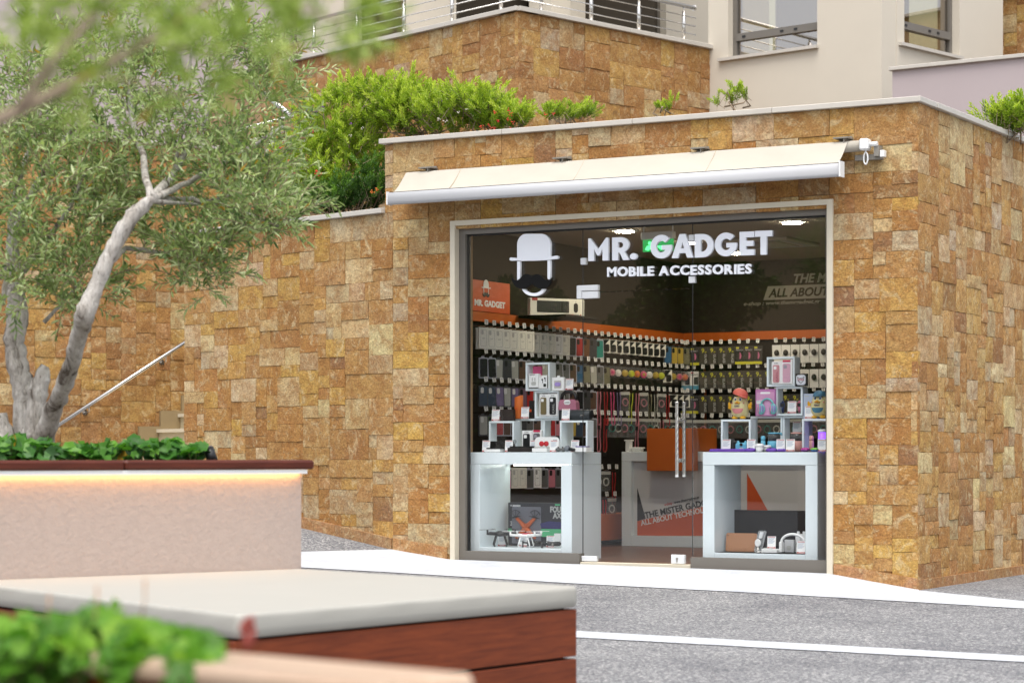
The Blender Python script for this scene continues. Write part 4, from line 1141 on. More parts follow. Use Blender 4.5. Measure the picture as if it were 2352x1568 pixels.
# ------------------------------------------------------------------ hooks, tags and packs
tagm = MB(); tagm.box(-.017, .017, -.0015, .0015, -.021, .021, 0)
for i, (w_, t_) in enumerate(((.026, .012), (.022, .006), (.02, -.005), (.015, -.012))): tagm.box(-w_ / 2, w_ / 2, -.0022, -.0016, t_ - .0025, t_ + .0025, 1)
TAG = tagm.mesh('price_tag', [M['white'], M['grey']])
hk = MB(); hk.tube([(0, 0, 0), (0, -.2, 0), (0, -.212, .012)], .003, 5); HOOK = hk.mesh('display_hook', M['steel'])
def pk_box(colm, outline, w=.09, h=.185, t=.026):
    m = MB(); m.bbox(-w / 2, w / 2, -t, 0, -h, 0, .002)
    p = MB()
    a = rrect(w * .62, h * .78, .012, 3, 0, -h / 2); b = rrect(w * .62 - .006, h * .78 - .006, .010, 3, 0, -h / 2)
    n = len(a)
    for i in range(n):
        j = (i + 1) % n
        p.quad([(a[i][0], -t - .0008, a[i][1]), (b[i][0], -t - .0008, b[i][1]), (b[j][0], -t - .0008, b[j][1]), (a[j][0], -t - .0008, a[j][1])])
    p.plate(rrect(.02, .04, .008, 3, -w * .12, -h * .24), -t - .0012, -t - .0002)
    p.box(-.014, .014, -t - .0012, -t - .0002, -h * .52, -h * .50); p.box(-.01, .01, -t - .0012, -t - .0002, -h * .55, -h * .535)
    return [('carton', m.mesh('phone_case_box', colm)), ('case_print', p.mesh('case_print', outline))]
def pk_case(frame, case, cam, w=.085, h=.18):
    m = MB(); m.plate(rrect(w, h, .012, 3, 0, -h / 2 - .012), -.022, 0); m.plate(rrect(.03, .02, .006, 2, 0, -.008), -.004, -.002)
    p = MB(); p.plate(rrect(w - .016, h - .02, .011, 3, 0, -h / 2 - .012), -.026, -.0225)
    q = MB(); q.plate(rrect(.026, .05, .01, 3, -w / 2 + .03, -.052), -.030, -.0262)
    return [('frame', m.mesh('phone_case_pack', frame)), ('phone_case', p.mesh('phone_case', case)), ('camera_window', q.mesh('camera_window', cam))]
def pk_card(colm, dev):
    w, h = .105, .13
    m = MB(); m.box(-w / 2, w / 2, -.004, 0, -h, 0); p = MB(); p.plate(rrect(.055, .07, .014, 3, .008, -.085), -.018, -.0045); q = MB(); q.plate([(-w / 2, -.005), (w / 2 - .01, -.005), (-w / 2, -.1)][::-1], -.0055, -.0042)
    return [('card', m.mesh('accessory_card', colm)), ('device', p.mesh('device', dev)), ('corner_print', q.mesh('corner_print', M['black']))]
def pk_pop(colm, c2_):
    m = MB(); m.box(-.035, .035, -.002, 0, -.11, 0); p = MB(); p.lathe([(.034, 0), (.034, .008), (.026, .014)], n=14); p.v = [(x, -.003 - z, y - .065) for (x, y, z) in p.v]
    q = MB(); q.lathe([(.017, .0145), (.012, .018)], n=12); q.v = [(x, -.003 - z, y - .065) for (x, y, z) in q.v]
    return [('card', m.mesh('grip_card', M['clear'])), ('grip', p.mesh('grip', colm)), ('grip_centre', q.mesh('grip_centre', c2_))]
def pk_cord(colm, L=.42):
    m = MB(); pts = [(-.012, -.005, -.01 - L * t) for t in np.linspace(0, 1, 8)] + [(-.006, -.008, -L - .03), (.006, -.008, -L - .03)] + [(.014 + .004 * math.sin(9 * t), -.01, -.01 - L * t) for t in np.linspace(1, 0, 8)]
    m.tube(pts, .0055, 6); q = MB(); q.bbox(-.012, .012, -.02, -.004, -L - .07, -L - .03, .003)
    return [('strap', m.mesh('phone_strap', colm)), ('clip', q.mesh('clip', M['black']))]
def pk_bag(colm):
    m = MB(); m.box(-.05, .05, -.012, 0, -.19, 0); p = MB(); p.tube([(.03 * math.cos(a), -.006, -.1 + .035 * math.sin(a)) for a in np.linspace(0, 6.283, 16)], .007, 6); q = MB(); q.box(-.05, .05, -.0125, .0005, -.03, .001)
    return [('sleeve', m.mesh('accessory_bag', M['clear'])), ('cable', p.mesh('cable', colm)), ('header', q.mesh('header', M['lgrey']))]
def pk_glass(kind):
    w, h = .088, .185
    m = MB(); m.box(-w / 2, w / 2, -.014, 0, -h, 0)
    if kind == '9h':
        yl = flat('yellow_print', (.62, .60, .02), .5); body = flat('smoky_pack', (.045, .037, .024), .35)
        t9 = text_mesh('9', yl, .02, .001)[0]; tH = text_mesh('H', yl, .03, .001)[0]; tg = text_mesh('GLASS', M['lgrey'], .02, .001)[0]
        return [('pack', m.mesh('screen_glass_pack', body)), ('nine', t9, (-.02, -.016, -.062), (0, 0, 0), (.062, 1, .062)), ('letter_h', tH, (.016, -.016, -.062), (0, 0, 0), (.022, 1, .022)),
                ('lettering', tg, (.012, -.016, -.075), (0, R(90), 0), (.034, 1, .034))]
    if kind == 'yellow':
        b = MB(); b.box(-w / 2 - .001, w / 2 + .001, -.03, -.0, -h - .002, -h + .025); p = text_mesh('PRIVACY', M['lgrey'], .02, .001)[0]
        a_ = MB(); a_.plate(arc(.0, -.1, .018, .036, -90, 90, 10) , -.0165, -.0145); s = MB(); s.box(-.036, -.006, -.0165, -.0145, -.028, -.012)
        return [('pack', m.mesh('privacy_glass_pack', flat('black_pack', (.02, .018, .016), .4))), ('yellow_base', b.mesh('yellow_base', flat('yellow_print', (.62, .60, .02), .5))), ('lettering', p, (-.036, -.016, -.05), (0, 0, 0), (.0185, 1, .02)),
                ('pink_print', a_.mesh('pink_print', flat('pink_foil', (.6, .15, .3), .3))), ('yellow_flash', s.mesh('yellow_flash', flat('yellow_print', (.62, .60, .02), .5)))]
    if kind == 'white':
        b = MB(); b.box(-w / 2, w / 2, -.0155, -.0145, -h, -h + .04); p = text_mesh('PRIVACY', M['black'], .02, .001)[0]; s = MB(); s.plate([(-.005, -.06), (.04, -.055), (.04, -.135), (-.005, -.135)], -.0165, -.0145)
        r0 = MB(); r0.box(-.036, -.008, -.0165, -.0145, -.02, -.008)
        return [('pack', m.mesh('privacy_glass_box', M['white'])), ('blue_base', b.mesh('blue_base', flat('cyan_print', (.08, .33, .5), .4))), ('lettering', p, (-.038, -.016, -.042), (0, 0, 0), (.019, 1, .022)), ('device_print', s.mesh('device_print', M['black'])), ('red_flash', r0.mesh('red_flash', M['red']))]
    q = MB(); q.ball((0, -.022, -.08), .026, .012, .032)
    return [('pack', m.mesh('gadget_box', M['white'])), ('device_print', q.mesh('device_print', M['black']))]
packs = {}
def get_pack(key, fn, *a):
    if key not in packs: packs[key] = fn(*a)
    return packs[key]
def hang(name, parts, loc, rot, label, cat, group):
    root = None
    for i, p in enumerate(parts):
        if i == 0:
            root = inst(name, p[1], None, loc, rot); tag(root, label, cat, group)
        else:
            inst(p[0], p[1], root, *(p[2:] if len(p) > 2 else ()))
    return root
def hook(loc, rz, tilt, label, group):
    o = inst('display_hook', HOOK, None, loc, (0, 0, rz)); tag(o, label, 'hook', group)
    inst('price_tag', TAG, o, (random.uniform(-.006, .006), -.216, .034), (R(-8), random.uniform(-.12, .12), tilt + random.uniform(-.1, .1)))
    return o
FR = flat('pale_frame', (.42, .43, .5), .35); FRD = flat('dark_frame', (.06, .06, .07), .35)
cols = dict(black=(.008, .008, .01), red=(.42, .02, .02), bronze=(.16, .07, .03), graphite=(.05, .05, .055), teal=(.02, .26, .22), silver=(.42, .42, .38), brown=(.11, .06, .04), navy=(.04, .06, .10), lilac=(.19, .15, .28),
            mauve=(.18, .11, .16), blue=(.04, .12, .24), khaki=(.2, .19, .12), pink=(.62, .08, .22), rose=(.55, .2, .25), smoke=(.13, .13, .13), green=(.08, .12, .03), gold=(.45, .33, .06), coral=(.6, .18, .12), lime=(.5, .55, .05), orange=(.6, .2, .03), white=(.7, .7, .68))
CM = {k_: flat('case_' + k_, v, .35) for k_, v in cols.items()}
rows = [(1.985, 'top row'), (1.735, 'second row'), (1.49, 'third row'), (1.235, 'fourth row')]
R1 = ['ivory'] * 10 + ['fashion', 'ivory', 'black', 'red', 'bronze', 'graphite', 'teal'] + ['card'] * 10 + ['blue', 'gold', 'gold', 'khaki', 'gold', 'gold', 'khaki']
R2 = ['screen', 'screen', 'silver', 'graphite', 'silver', 'brown', 'smoke', 'khaki', 'silver', 'pink', 'smoke', 'smoke', 'brown', 'blue', 'khaki', 'silver', 'smoke', 'khaki', 'pop', 'pop', 'pop', 'pop', 'pop', 'pop', 'pop', 'pop', 'pop', 'card', 'pop', 'pop', 'pop', 'pop']
R3 = ['navy', 'navy', 'lilac', 'silver', 'lilac', 'mauve', 'red', 'silver', 'black', 'smoke', 'graphite', 'smoke', 'brown', 'black', 'graphite', 'brown', 'cord', 'cord', 'cord', 'cord', 'bag', 'cord', 'cord', 'bag', 'cord', 'cord', 'bag', 'cord', 'card', 'card', 'card', 'card']
R4 = ['silver', 'green', 'red', 'brown', 'brown', 'graphite', 'smoke', 'brown', 'black', 'red', 'rose', 'red', 'gold', 'navy', 'brown', 'smoke', 'cord', 'cord', 'bag', 'bag', 'bag', 'bag', 'cord', 'bag', 'bag', 'bag', 'cord', 'bag', 'bag', 'bag', 'bag', 'bag']
popc = ['lime', 'coral', 'gold', 'rose', 'coral', 'rose', 'white', 'gold', 'lime', 'orange', 'pink', 'white', 'gold']
cordc = ['orange', 'lime', 'rose', 'pink', 'khaki', 'silver', 'rose', 'red', 'pink', 'lilac']
KINDW = dict(ivory='ivory phone case box', fashion='white phone case box with grey print', card='black and ivory accessory card', pop='round coloured phone grip', cord='hanging phone strap', bag='clear accessory bag', screen='black screen in a pale frame')
y_start = on_x(1112, 760, LX + .215)[0]
HR = R(90)
for ri, ((hz, rn), lst) in enumerate(zip(rows, (R1, R2, R3, R4))):
    for ci, kd in enumerate(lst):
        y = y_start + ci * .137
        if y > BY - .12: break
        hook((LX + .02, y, hz), HR, -R(28), f'wire hook with price tag, {ORD[ci]} from window, {rn} of case pegboard', 'price tag hooks on the case pegboard')
        rz = R(52) + random.uniform(-.13, .10); loc = (LX + .20, y, hz - .012); rot = (R(random.uniform(-3, 1)), random.uniform(-.04, .04), rz)
        base = f'{{}}, {ORD[ci]} from window, {rn} of case pegboard'
        grp = 'packs hanging on the case pegboard'
        if kd in ('ivory', 'fashion'):
            pk = get_pack('ivory', pk_box, M['cream_box'], M['lgrey']) if kd == 'ivory' else get_pack('fashion', pk_box, M['white'], M['grey'])
            hang('phone_case_box', pk, loc, rot, base.format(KINDW[kd]), 'phone case', grp)
            hang('phone_case_box', get_pack('ivory', pk_box, M['cream_box'], M['lgrey']), (loc[0] - .030, loc[1] + .010, loc[2] - .003), rot, base.format('ivory box behind the front one'), 'phone case', grp)
        elif kd == 'card': hang('accessory_card', get_pack('card', pk_card, M['cream_box'], M['black']), loc, rot, base.format(KINDW[kd]), 'accessory card', grp)
        elif kd == 'pop':
            a_ = popc[ci % len(popc)]; hang('phone_grip', get_pack('pop' + a_, pk_pop, CM[a_], CM[popc[(ci + 5) % len(popc)]]), loc, rot, base.format(f'round {a_} phone grip'), 'phone grip', grp)
        elif kd == 'cord':
            a_ = cordc[ci % len(cordc)]; hang('phone_strap', get_pack('cord' + a_, pk_cord, CM[a_], .3 if ri == 2 else .24), loc, rot, base.format(f'{a_} hanging phone strap'), 'phone strap', grp)
        elif kd == 'bag': hang('accessory_bag', get_pack('bag%d' % (ci % 3), pk_bag, CM[('teal', 'white', 'rose')[ci % 3]]), loc, rot, base.format('clear bag with a coiled cable'), 'accessory bag', grp)
        elif kd == 'screen': hang('phone_case_pack', get_pack('screen', pk_case, FR, CM['black'], CM['black']), loc, rot, base.format('black phone pack in a pale frame'), 'phone case', grp)
        else:
            pk = get_pack('case' + kd, pk_case, FR if ri == 1 and ci in (5, 6, 13, 14) or kd in ('teal', 'red', 'black') else FRD, CM[kd], CM['white' if kd in ('navy', 'silver', 'lilac') else 'black'])
            hang('phone_case_pack', pk, loc, rot, base.format(f'{kd} phone case pack'), 'phone case', grp)
# lower rows seen through the counter and past its side
for (hz, rn, ys, kds) in ((.765, 'low row', [y_start + .137 * q for q in range(2, 12)], ['smoke', 'pink', 'ivory', 'ivory', 'smoke', 'fashion', 'smoke', 'rose', 'smoke', 'brown']),
                          (.72, 'low row beside cash desk', [3.0, 3.16, 3.32, 3.48], ['rose', 'bag', 'bag', 'cord']), (.46, 'lowest row', [2.8, 2.96, 3.12, 3.28, 3.44], ['bag', 'cord', 'lilac', 'cord', 'bag'])):
    for ci, (y, kd) in enumerate(zip(ys, kds)):
        hook((LX + .02, y, hz), HR, -R(28), f'wire hook with white price tag, {ORD[ci]} in the {rn}', 'price tag hooks on the case pegboard')
        loc, rot = (LX + .20, y, hz - .012), (0, 0, R(62)); base = f'{{}}, {ORD[ci]} in the {rn}'; grp = 'packs hanging on the case pegboard'
        if kd in ('ivory', 'fashion'): hang('phone_case_box', get_pack(kd, pk_box, M['cream_box'] if kd == 'ivory' else M['white'], M['lgrey']), loc, rot, base.format(KINDW[kd]), 'phone case', grp)
        elif kd == 'bag': hang('accessory_bag', get_pack('bag1', pk_bag, CM['white']), loc, rot, base.format('clear bag with a white cable'), 'accessory bag', grp)
        elif kd == 'cord': hang('phone_strap', get_pack('cordred', pk_cord, CM['red'], .2), loc, rot, base.format('red phone strap'), 'phone strap', grp)
        else: hang('phone_case_pack', get_pack('case' + kd, pk_case, FRD, CM[kd], CM['black']), loc, rot, base.format(f'{kd} phone case pack'), 'phone case', grp)
# rear wall: screen protector packs
x_first = on_y(*c4(128, 95), BY - .23)[0]
for ri, (hz, rn) in enumerate(rows):
    for ci in range(17):
        x = x_first + ci * .101
        if x > -2.75: break
        if ri == 0 and 9 <= ci <= 9: continue
        hook((x, BY - .02, hz), 0, R(20), f'wire hook with price tag, {ORD[ci]} from corner, {rn} of rear wall', 'price tag hooks on the rear pegboard')
        if ri == 0: kd = 'yellow' if ci in (0, 1, 6, 7, 8) else ('9h' if ci < 9 else 'gadget')
        elif ri == 1: kd = 'white' if ci < 2 else ('9h' if ci < 12 else 'gadget')
        elif ri == 2: kd = 'yellow' if ci < 2 else '9h'
        else: kd = 'bag' if ci > 0 else 'yellow'
        lab = dict(yellow='black privacy glass pack with yellow base', white='white privacy glass box with blue base', gadget='white box with a black gadget print').get(kd, 'dark screen glass pack with a yellow nine')
        grp = 'packs hanging on the rear pegboard'
        if kd == 'bag': hang('accessory_bag', get_pack('bag%d' % (ci % 3), pk_bag, CM[('teal', 'white', 'rose')[ci % 3]]), (x, BY - .22, hz - .012), (0, 0, R(15)), f'clear accessory bag, {ORD[ci]} from corner, {rn} of rear wall', 'accessory bag', grp)
        else: hang('screen_glass_pack', get_pack('glass' + kd, pk_glass, kd), (x, BY - .22, hz - .014), (0, random.uniform(-.03, .03), R(18)), f'{lab}, {ORD[ci]} from corner, {rn}', 'screen protector', grp)

# ------------------------------------------------------------------ display cubes
def rect(cr, x0, y0, x1, y1, Y):
    a = on_y(*cr(x0, y0), Y); b = on_y(*cr(x1, y1), Y); return min(a[0], b[0]), max(a[0], b[0]), min(a[1], b[1]), max(a[1], b[1])
def cube(cr, x0, x1, z0, z1, Y, label, dep=.11, mat=None):
    a = on_y(*cr(x0, 900), Y)[0]; b = on_y(*cr(x1, 900), Y)[0]
    o = empty('display_cube', ((a + b) / 2, Y + dep / 2, z0), 0, label, 'display cube', 'white cube shelves in the window')
    w = (b - a) / 2; h = z1 - z0; t = .016; D = dep / 2; mt = mat or M['counter']
    for n_, q in (('top_board', (-w, w, h - t, h)), ('bottom_board', (-w, w, 0, t))):
        m = MB(); m.bbox(q[0], q[1], -D, D, q[2], q[3], .0015); m.build(n_, mt, o)
    for q in ((-w, -w + t), (w - t, w)):
        m = MB(); m.bbox(q[0], q[1], -D + .0005, D, t + .0005, h - t - .0005, .0015); m.build('side_board', mt, o)
    return o
LZ = [CT + .002, 1.150, 1.392, 1.632]
YC = .34
cube(c3, 508, 800, LZ[0], 1.148, YC, 'white cube shelf at the front of the phone case stack, nearest the jamb')
cube(c3, 1333, 1655, LZ[0], 1.148, YC, 'white cube shelf at the foot of the stack, beside the door')
cube(c3, 800, 1135, LZ[0], 1.168, YC + .17, 'white cube shelf standing behind the brown case box')
cube(c3, 1138, 1420, LZ[0], 1.168, YC + .17, 'white cube shelf behind the boxing glove plate')
cube(c3, 1040, 1320, 1.170, 1.398, YC + .15, 'white cube shelf holding the two black phone case boxes')
cube(c3, 935, 1215, 1.400, 1.634, YC + .13, 'topmost white cube shelf with the earphone boxes')
RM = CT + .0045
cube(c4, 575, 948, RM, 1.146, YC, 'white cube shelf carrying the pink capped duck')
cube(c4, 945, 1345, RM, 1.172, YC + .16, 'white cube shelf behind the blue mini blender')
cube(c4, 1350, 1660, RM, 1.172, YC + .16, 'white cube shelf behind the pink mini blender')
cube(c4, 1592, 1960, RM, 1.146, YC, 'white cube shelf carrying the blue capped duck')
cube(c4, 1262, 1600, 1.174, 1.402, YC + .14, 'white cube shelf holding two smart watches')
cube(c4, 1150, 1500, 1.404, 1.636, YC + .12, 'topmost white cube shelf with the two pink phone case boxes')

# ------------------------------------------------------------------ goods
crd = MB(); crd.box(-.036, .036, -.002, .002, 0, .105, 0); crd.box(-.034, .034, -.0032, -.0022, .002, .014, 1); crd.box(-.03, .03, -.0032, -.0022, .096, .101, 1)
for i in range(6): crd.box(-.028, .028 - (i % 3) * .008, -.0032, -.0022, .086 - i * .008, .0885 - i * .008, 2)
crd.box(-.02, .028, -.0034, -.0024, .006, .010, 0); crd.box(-.012, .012, .003, .045, 0, .003, 0)
CARD = crd.mesh('price_card', [M['white'], M['red'], M['bluep']])
def price_card(cr, x0, y1, z, Y, label, x1=None):
    x = on_y(*cr((x0 + (x1 if x1 else x0)) / 2, y1), Y)[0]
    o = inst('price_card', CARD, None, (x, Y, z), (R(-10), 0, R(12)), (.92, 1, .92)); tag(o, label, 'price card', 'standing price cards')
Lz = LZ[0] + .001
for (x0, x1, y, z, Y, lab) in ((430, 520, 1520, Lz, .24, 'standing price card in the corner by the jamb'), (695, 785, 1520, Lz, .24, 'standing price card beside the light bulb'), (985, 1075, 1450, Lz, .30, 'standing price card before the phone case boxes'),
                               (1215, 1310, 1520, Lz, .225, 'standing price card in front of the white tray box'), (1460, 1555, 1470, Lz, .29, 'standing price card inside the cube beside the door'),
                               (540, 630, 1150, 1.150, .37, 'standing price card on the cube before the black box'), (885, 970, 1115, 1.170, .46, 'standing price card beside the orange speaker'),
                               (1350, 1450, 1150, 1.150, .36, 'standing price card before the black cylinder speaker')):
    price_card(c3, x0, y, z, Y, lab, x1)
price_card(c3, 1395, 915, 1.402, .50, 'standing price card above the pink handbag speaker', 1490)
Rz = RM + .001
for (x0, x1, y, z, Y, lab) in ((590, 695, 1390, Rz, .30, 'standing price card inside the cube under the pink duck'), (900, 1005, 1390, Rz, .27, 'standing price card beside the blue toy camera'), (1270, 1375, 1385, Rz, .27, 'standing price card beside the blue mini blender'),
                               (1390, 1500, 1435, Rz, .235, 'standing price card in front of the pink mini blender'), (1805, 1880, 1435, Rz, .235, 'standing price card at the end of the counter'), (1410, 1520, 950, 1.192, .48, 'standing price card between the two watches'),
                               (1635, 1730, 1010, 1.148, .35, 'standing price card beside the blue duck'), (1480, 1575, 1140, Rz + .14, .62, 'price card hanging behind the pink mini blender')):
    price_card(c4, x0, y, z, Y, lab, x1)
def goods(name, x, y, z, label, cat, rz=0.0, group=None): return empty(name, (x, y, z), rz, label, cat, group)
def carton(name, cr, x0, y0, x1, y1, z, Y, label, col, cat='box', dep=.03, rz=0.0, deco=None):
    a, b, c, d = rect(cr, x0, y0, x1, y1, Y)
    o = goods(name, (a + b) / 2, Y + dep / 2, z, label, cat, rz); w, h = b - a, d - c
    m = MB(); m.bbox(-w / 2, w / 2, -dep / 2, dep / 2, 0, h, .0015); m.build('carton', col, o)
    if deco: deco(o, w, h, -dep / 2)
    return o
def printed(o, name, mat, poly, y, t=.0012):
    m = MB(); m.plate(poly, y - t, y - .0002); return m.build(name, mat, o)
def d_ear(o, w, h, y):
    printed(o, 'case_print', M['lgrey'], rrect(w * .5, h * .25, .01, 3, 0, h * .34), y)
    for s in (-1, 1): printed(o, 'earbud_print', M['lgrey'], rrect(.010, .03, .004, 2, s * .012, h * .62), y)
    put_text('BLAUPUNKT', M['black'], o, -w * .4, y - .0015, h * .91, w=w * .55, h=h * .045, bold=.03); printed(o, 'base_print', M['black'], rrect(w, .008, .001, 1, 0, .006), y)
def d_ear2(o, w, h, y):
    for s in (-1, 1):
        printed(o, 'earbud_print', M['black'], rrect(.016, .015, .007, 3, s * .012, h * (.72 + .05 * s)), y); printed(o, 'earbud_print', M['black'], rrect(.006, .028, .003, 2, s * .012 + .004, h * (.58 + .05 * s)), y)
    printed(o, 'case_print', M['black'], rrect(.026, .026, .005, 2, .012, h * .24), y); put_text('JVC', M['red'], o, -w * .42, y - .0015, h * .88, w=w * .25, h=h * .06, bold=.03)
    printed(o, 'spine_print', M['black'], rrect(.008, h * .95, .001, 1, w * .43, h / 2), y)
carton('earphone_box', c3, 975, 600, 1085, 770, 1.418, .46, 'white earphone box with pale earbud print, on the topmost cube', M['white'], dep=.04, deco=d_ear)
carton('earphone_box', c3, 1090, 620, 1200, 770, 1.418, .455, 'white earphone box with black earbuds print, on the topmost cube', M['white'], dep=.04, deco=d_ear2)
def d_pods(o, w, h, y):
    printed(o, 'window_print', flat('pale_window', (.5, .48, .44), .3), rrect(w * .62, h * .6, .008, 3, 0, h * .45), y); printed(o, 'pod_case', flat('lilac_pod', (.35, .25, .6), .3), rrect(w * .5, h * .3, .016, 4, 0, h * .47), y, .006)
    m = MB(); m.plate(rrect(.024, .014, .004, 2, 0, h + .007), -.003, .003); m.build('hanger_tab', M['white'], o)
carton('earpod_case_box', c3, 1242, 638, 1378, 788, 1.400, .46, 'small white box with a lilac earpod case, overhanging the cube', M['white'], dep=.03, deco=d_pods)
m_ = MB(); 
def d_phone(case, camc, txt=None, rot=True, top=None, head=None):
    def f(o, w, h, y):
        printed(o, 'phone_case', case, rrect(w * .68, h * .78, .012, 3, 0, h * .46), y, .006)
        printed(o, 'camera_window', camc, rrect(w * .3, w * .3, .006, 3, -w * .1, h * .72), y - .006)
        if txt: put_text(txt, flat('case_text_' + case.name, (.25, .25, .24) if case is not M.get('pk') else (.38, .10, .15), .5), o, w * .2, y - .0085, h * .12, w=h * .45, h=w * .22, bold=.03, rot=-R(90))
        if head: put_text(head, M['black'], o, -w * .2, y - .002, h * .91, w=w * .4, h=h * .035, bold=.03)
        if top: printed(o, 'red_flap', flat('pink_red', (.55, .02, .08), .5), rrect(w * .7, .016, .003, 2, 0, h - .008), y, .004)
    return f
M['pk'] = flat('pink_case', (.55, .24, .27), .4)
carton('phone_case_box', c3, 1097, 845, 1195, 1100, 1.188, .48, 'white boxed brown patterned phone case on the middle cube', M['white'], dep=.025, deco=d_phone(flat('brown_pattern', (.16, .12, .05), .4), M['white'], head='GUESS'))
carton('phone_case_box', c3, 1200, 843, 1308, 1100, 1.188, .48, 'white boxed black phone case with grey upright lettering on the middle cube', M['white'], dep=.025, deco=d_phone(CM['black'], M['white'], 'KARL', head='KARL'))
carton('phone_case_box', c3, 893, 1252, 1005, 1500, Lz, .38, 'white boxed black phone case with a white figure print, between the cubes', M['white'], dep=.025, deco=d_phone(CM['black'], M['white'], head='KARL'))
carton('phone_case_box', c3, 1012, 1247, 1120, 1500, Lz, .40, 'boxed dark lace phone case with pink red flap, between the cubes', M['white'], dep=.025, deco=d_phone(flat('lace', (.12, .11, .12), .4), flat('lens_grey', (.3, .28, .33), .3), None, True, True))
carton('phone_case_box', c4, 1212, 287, 1330, 567, 1.422, .45, 'boxed plain pink phone case with upright lettering on the topmost cube', M['white'], dep=.025, deco=d_phone(M['pk'], M['white'], 'KARL', head='KARL'))
carton('phone_case_box', c4, 1332, 275, 1470, 572, 1.422, .445, 'boxed marbled pink phone case with red flap on the topmost cube', M['white'], dep=.025, deco=d_phone(flat('marble_pink', (.62, .35, .45), .3), flat('lens_grey', (.3, .28, .33), .3), None, True, True))
carton('pink_case_box', c3, 1020, 520, 1120, 640, 1.418 + .10, .53, 'magenta phone case pack at the back of the topmost cube', CM['pink'], dep=.02)
# speakers on the left stack
x, z = on_y(*c3(858, 1000), .52)
o = goods('portable_speaker', x, .52, 1.169, 'orange cylindrical portable speaker with slanted top', 'speaker')
m = MB(); n = 20; b0 = 0; prof_h = .185
for i, t in enumerate((0, .06, .5, 1)):
    for k_ in range(n):
        a = 2 * math.pi * k_ / n; r_ = .037 - (.004 if t == 0 else 0); m.v.append((r_ * math.cos(a), r_ * math.sin(a), (prof_h + .012 * math.cos(a)) * t))
for i in range(3):
    for k_ in range(n): k2 = (k_ + 1) % n; m.f.append((i * n + k_, i * n + k2, (i + 1) * n + k2, (i + 1) * n + k_)); m.m.append(0); m.sm.append(True)
m.f.append(tuple(3 * n + k_ for k_ in range(n))); m.m.append(0); m.sm.append(False)
m.build('body', flat('speaker_orange', (.62, .14, .02), .7, bmp=.5, bscale=300), o); m = MB(); m.box(-.014, .006, -.039, -.035, .075, .095); m.build('badge', M['dorange'], o)
carton('speaker_box', c3, 975, 905, 1035, 1115, 1.169, .56, 'black speaker carton with an orange badge', M['black'], dep=.06, deco=lambda o, w, h, y: printed(o, 'orange_badge', M['dorange'], rrect(.022, .022, .002, 1, -.01, h * .45), y))
carton('black_box', c3, 640, 1015, 785, 1150, 1.149, .40, 'dark box lying behind a price card on the first cube', flat('dark_brown_box', (.03, .02, .017), .5), dep=.05)
x, z = on_y(*c3(1440, 970), .50)
o = goods('handbag_speaker', x, .50, 1.149 + .09, 'pink handbag shaped radio with black carrying handle', 'radio')
m = MB(); m.plate([(-.085, 0), (.085, 0), (.08, .06), (.062, .085), (-.062, .085), (-.08, .06)][::-1], -.03, .03); m.build('body', flat('dusty_pink', (.42, .15, .22), .6), o)
m = MB(); m.plate(rrect(.06, .04, .018, 4, 0, .062), -.034, -.030); m.build('dial_plate', M['white'], o)
m = MB(); m.tube([(-.07, 0, .08), (-.06, 0, .125), (-.03, 0, .15), (.03, 0, .15), (.06, 0, .125), (.07, 0, .08)], .016, 8); m.build('carry_handle', M['black'], o)
for q in (-.018, -.006, .006, .018):
    m = MB(); m.tube([(q, -.038, .06), (q, -.034, .06)], .004, 8); m.build('button', M['black'], o)
m = MB(); m.bbox(-.07, .07, -.05, .05, -.088, -.001, .003); m.build('stand', M['black'], o)
x, z = on_y(*c3(1575, 1085), .42)
o = goods('cylinder_speaker', x, .42, 1.149, 'black horizontal cylinder speaker with a round grille end', 'speaker')
m = MB(); m.tube([(-.10, 0, .045), (-.095, 0, .045), (.095, 0, .045), (.1, 0, .045)], [.034, .043, .043, .036], 20); m.build('body', flat('speaker_grey', (.03, .035, .04), .5), o)
m = MB(); m.tube([(.1005, 0, .045), (.104, 0, .045)], .030, 16); m.build('grille', M['black'], o)
m = MB(); m.box(.02, .055, -.0445, -.041, .038, .046); m.build('badge', M['steel'], o)
m = MB(); m.box(-.05, .05, -.02, .02, .0, .004); m.build('foot', M['black'], o)
# counter top, left
def tray(name, cr, x0, y0, x1, y1, z, Y, label, m1, m2, dep=.1, cat='box'):
    a, b, c, d = rect(cr, x0, y0, x1, y1, Y); o = goods(name, (a + b) / 2, Y + dep / 2, z, label, cat); w = b - a; h = d - c
    m = MB(); m.bbox(-w / 2, w / 2, -dep / 2, dep / 2, 0, h, .0015); m.build('tray', m1, o)
    m = MB(); m.bbox(-w / 2 + .012, w / 2 - .012, -dep / 2 + .012, dep / 2 - .012, h + .0005, h + .012, .003); m.build('contents', m2, o)
    return o
tray('white_phone_box', c3, 455, 1490, 640, 1522, Lz, .23, 'white gadget box with black contents in the corner of the counter', M['white'], M['black'])
tray('black_tray', c3, 725, 1472, 1005, 1522, Lz, .215, 'shallow black tray in front of the phone case boxes', flat('brown_black', (.02, .014, .012), .4), M['black'])
tray('white_tray_box', c3, 1010, 1478, 1180, 1522, Lz, .215, 'open white gift box on the counter edge', M['white'], M['lgrey'])
tray('white_earphone_tray', c3, 1490, 1470, 1640, 1522, Lz, .25, 'white tray with pale blue earphones inside the cube beside the door', M['white'], flat('pale_violet', (.25, .23, .4), .4))
carton('wallet_box', c3, 520, 1355, 780, 1480, Lz, .30, 'black textured box standing in the first cube', M['blackm'], dep=.03)
x, z = on_y(*c3(808, 1400), .27)
o = goods('light_bulb', x, .27, Lz, 'clear filament bulb on a small stand', 'light bulb')
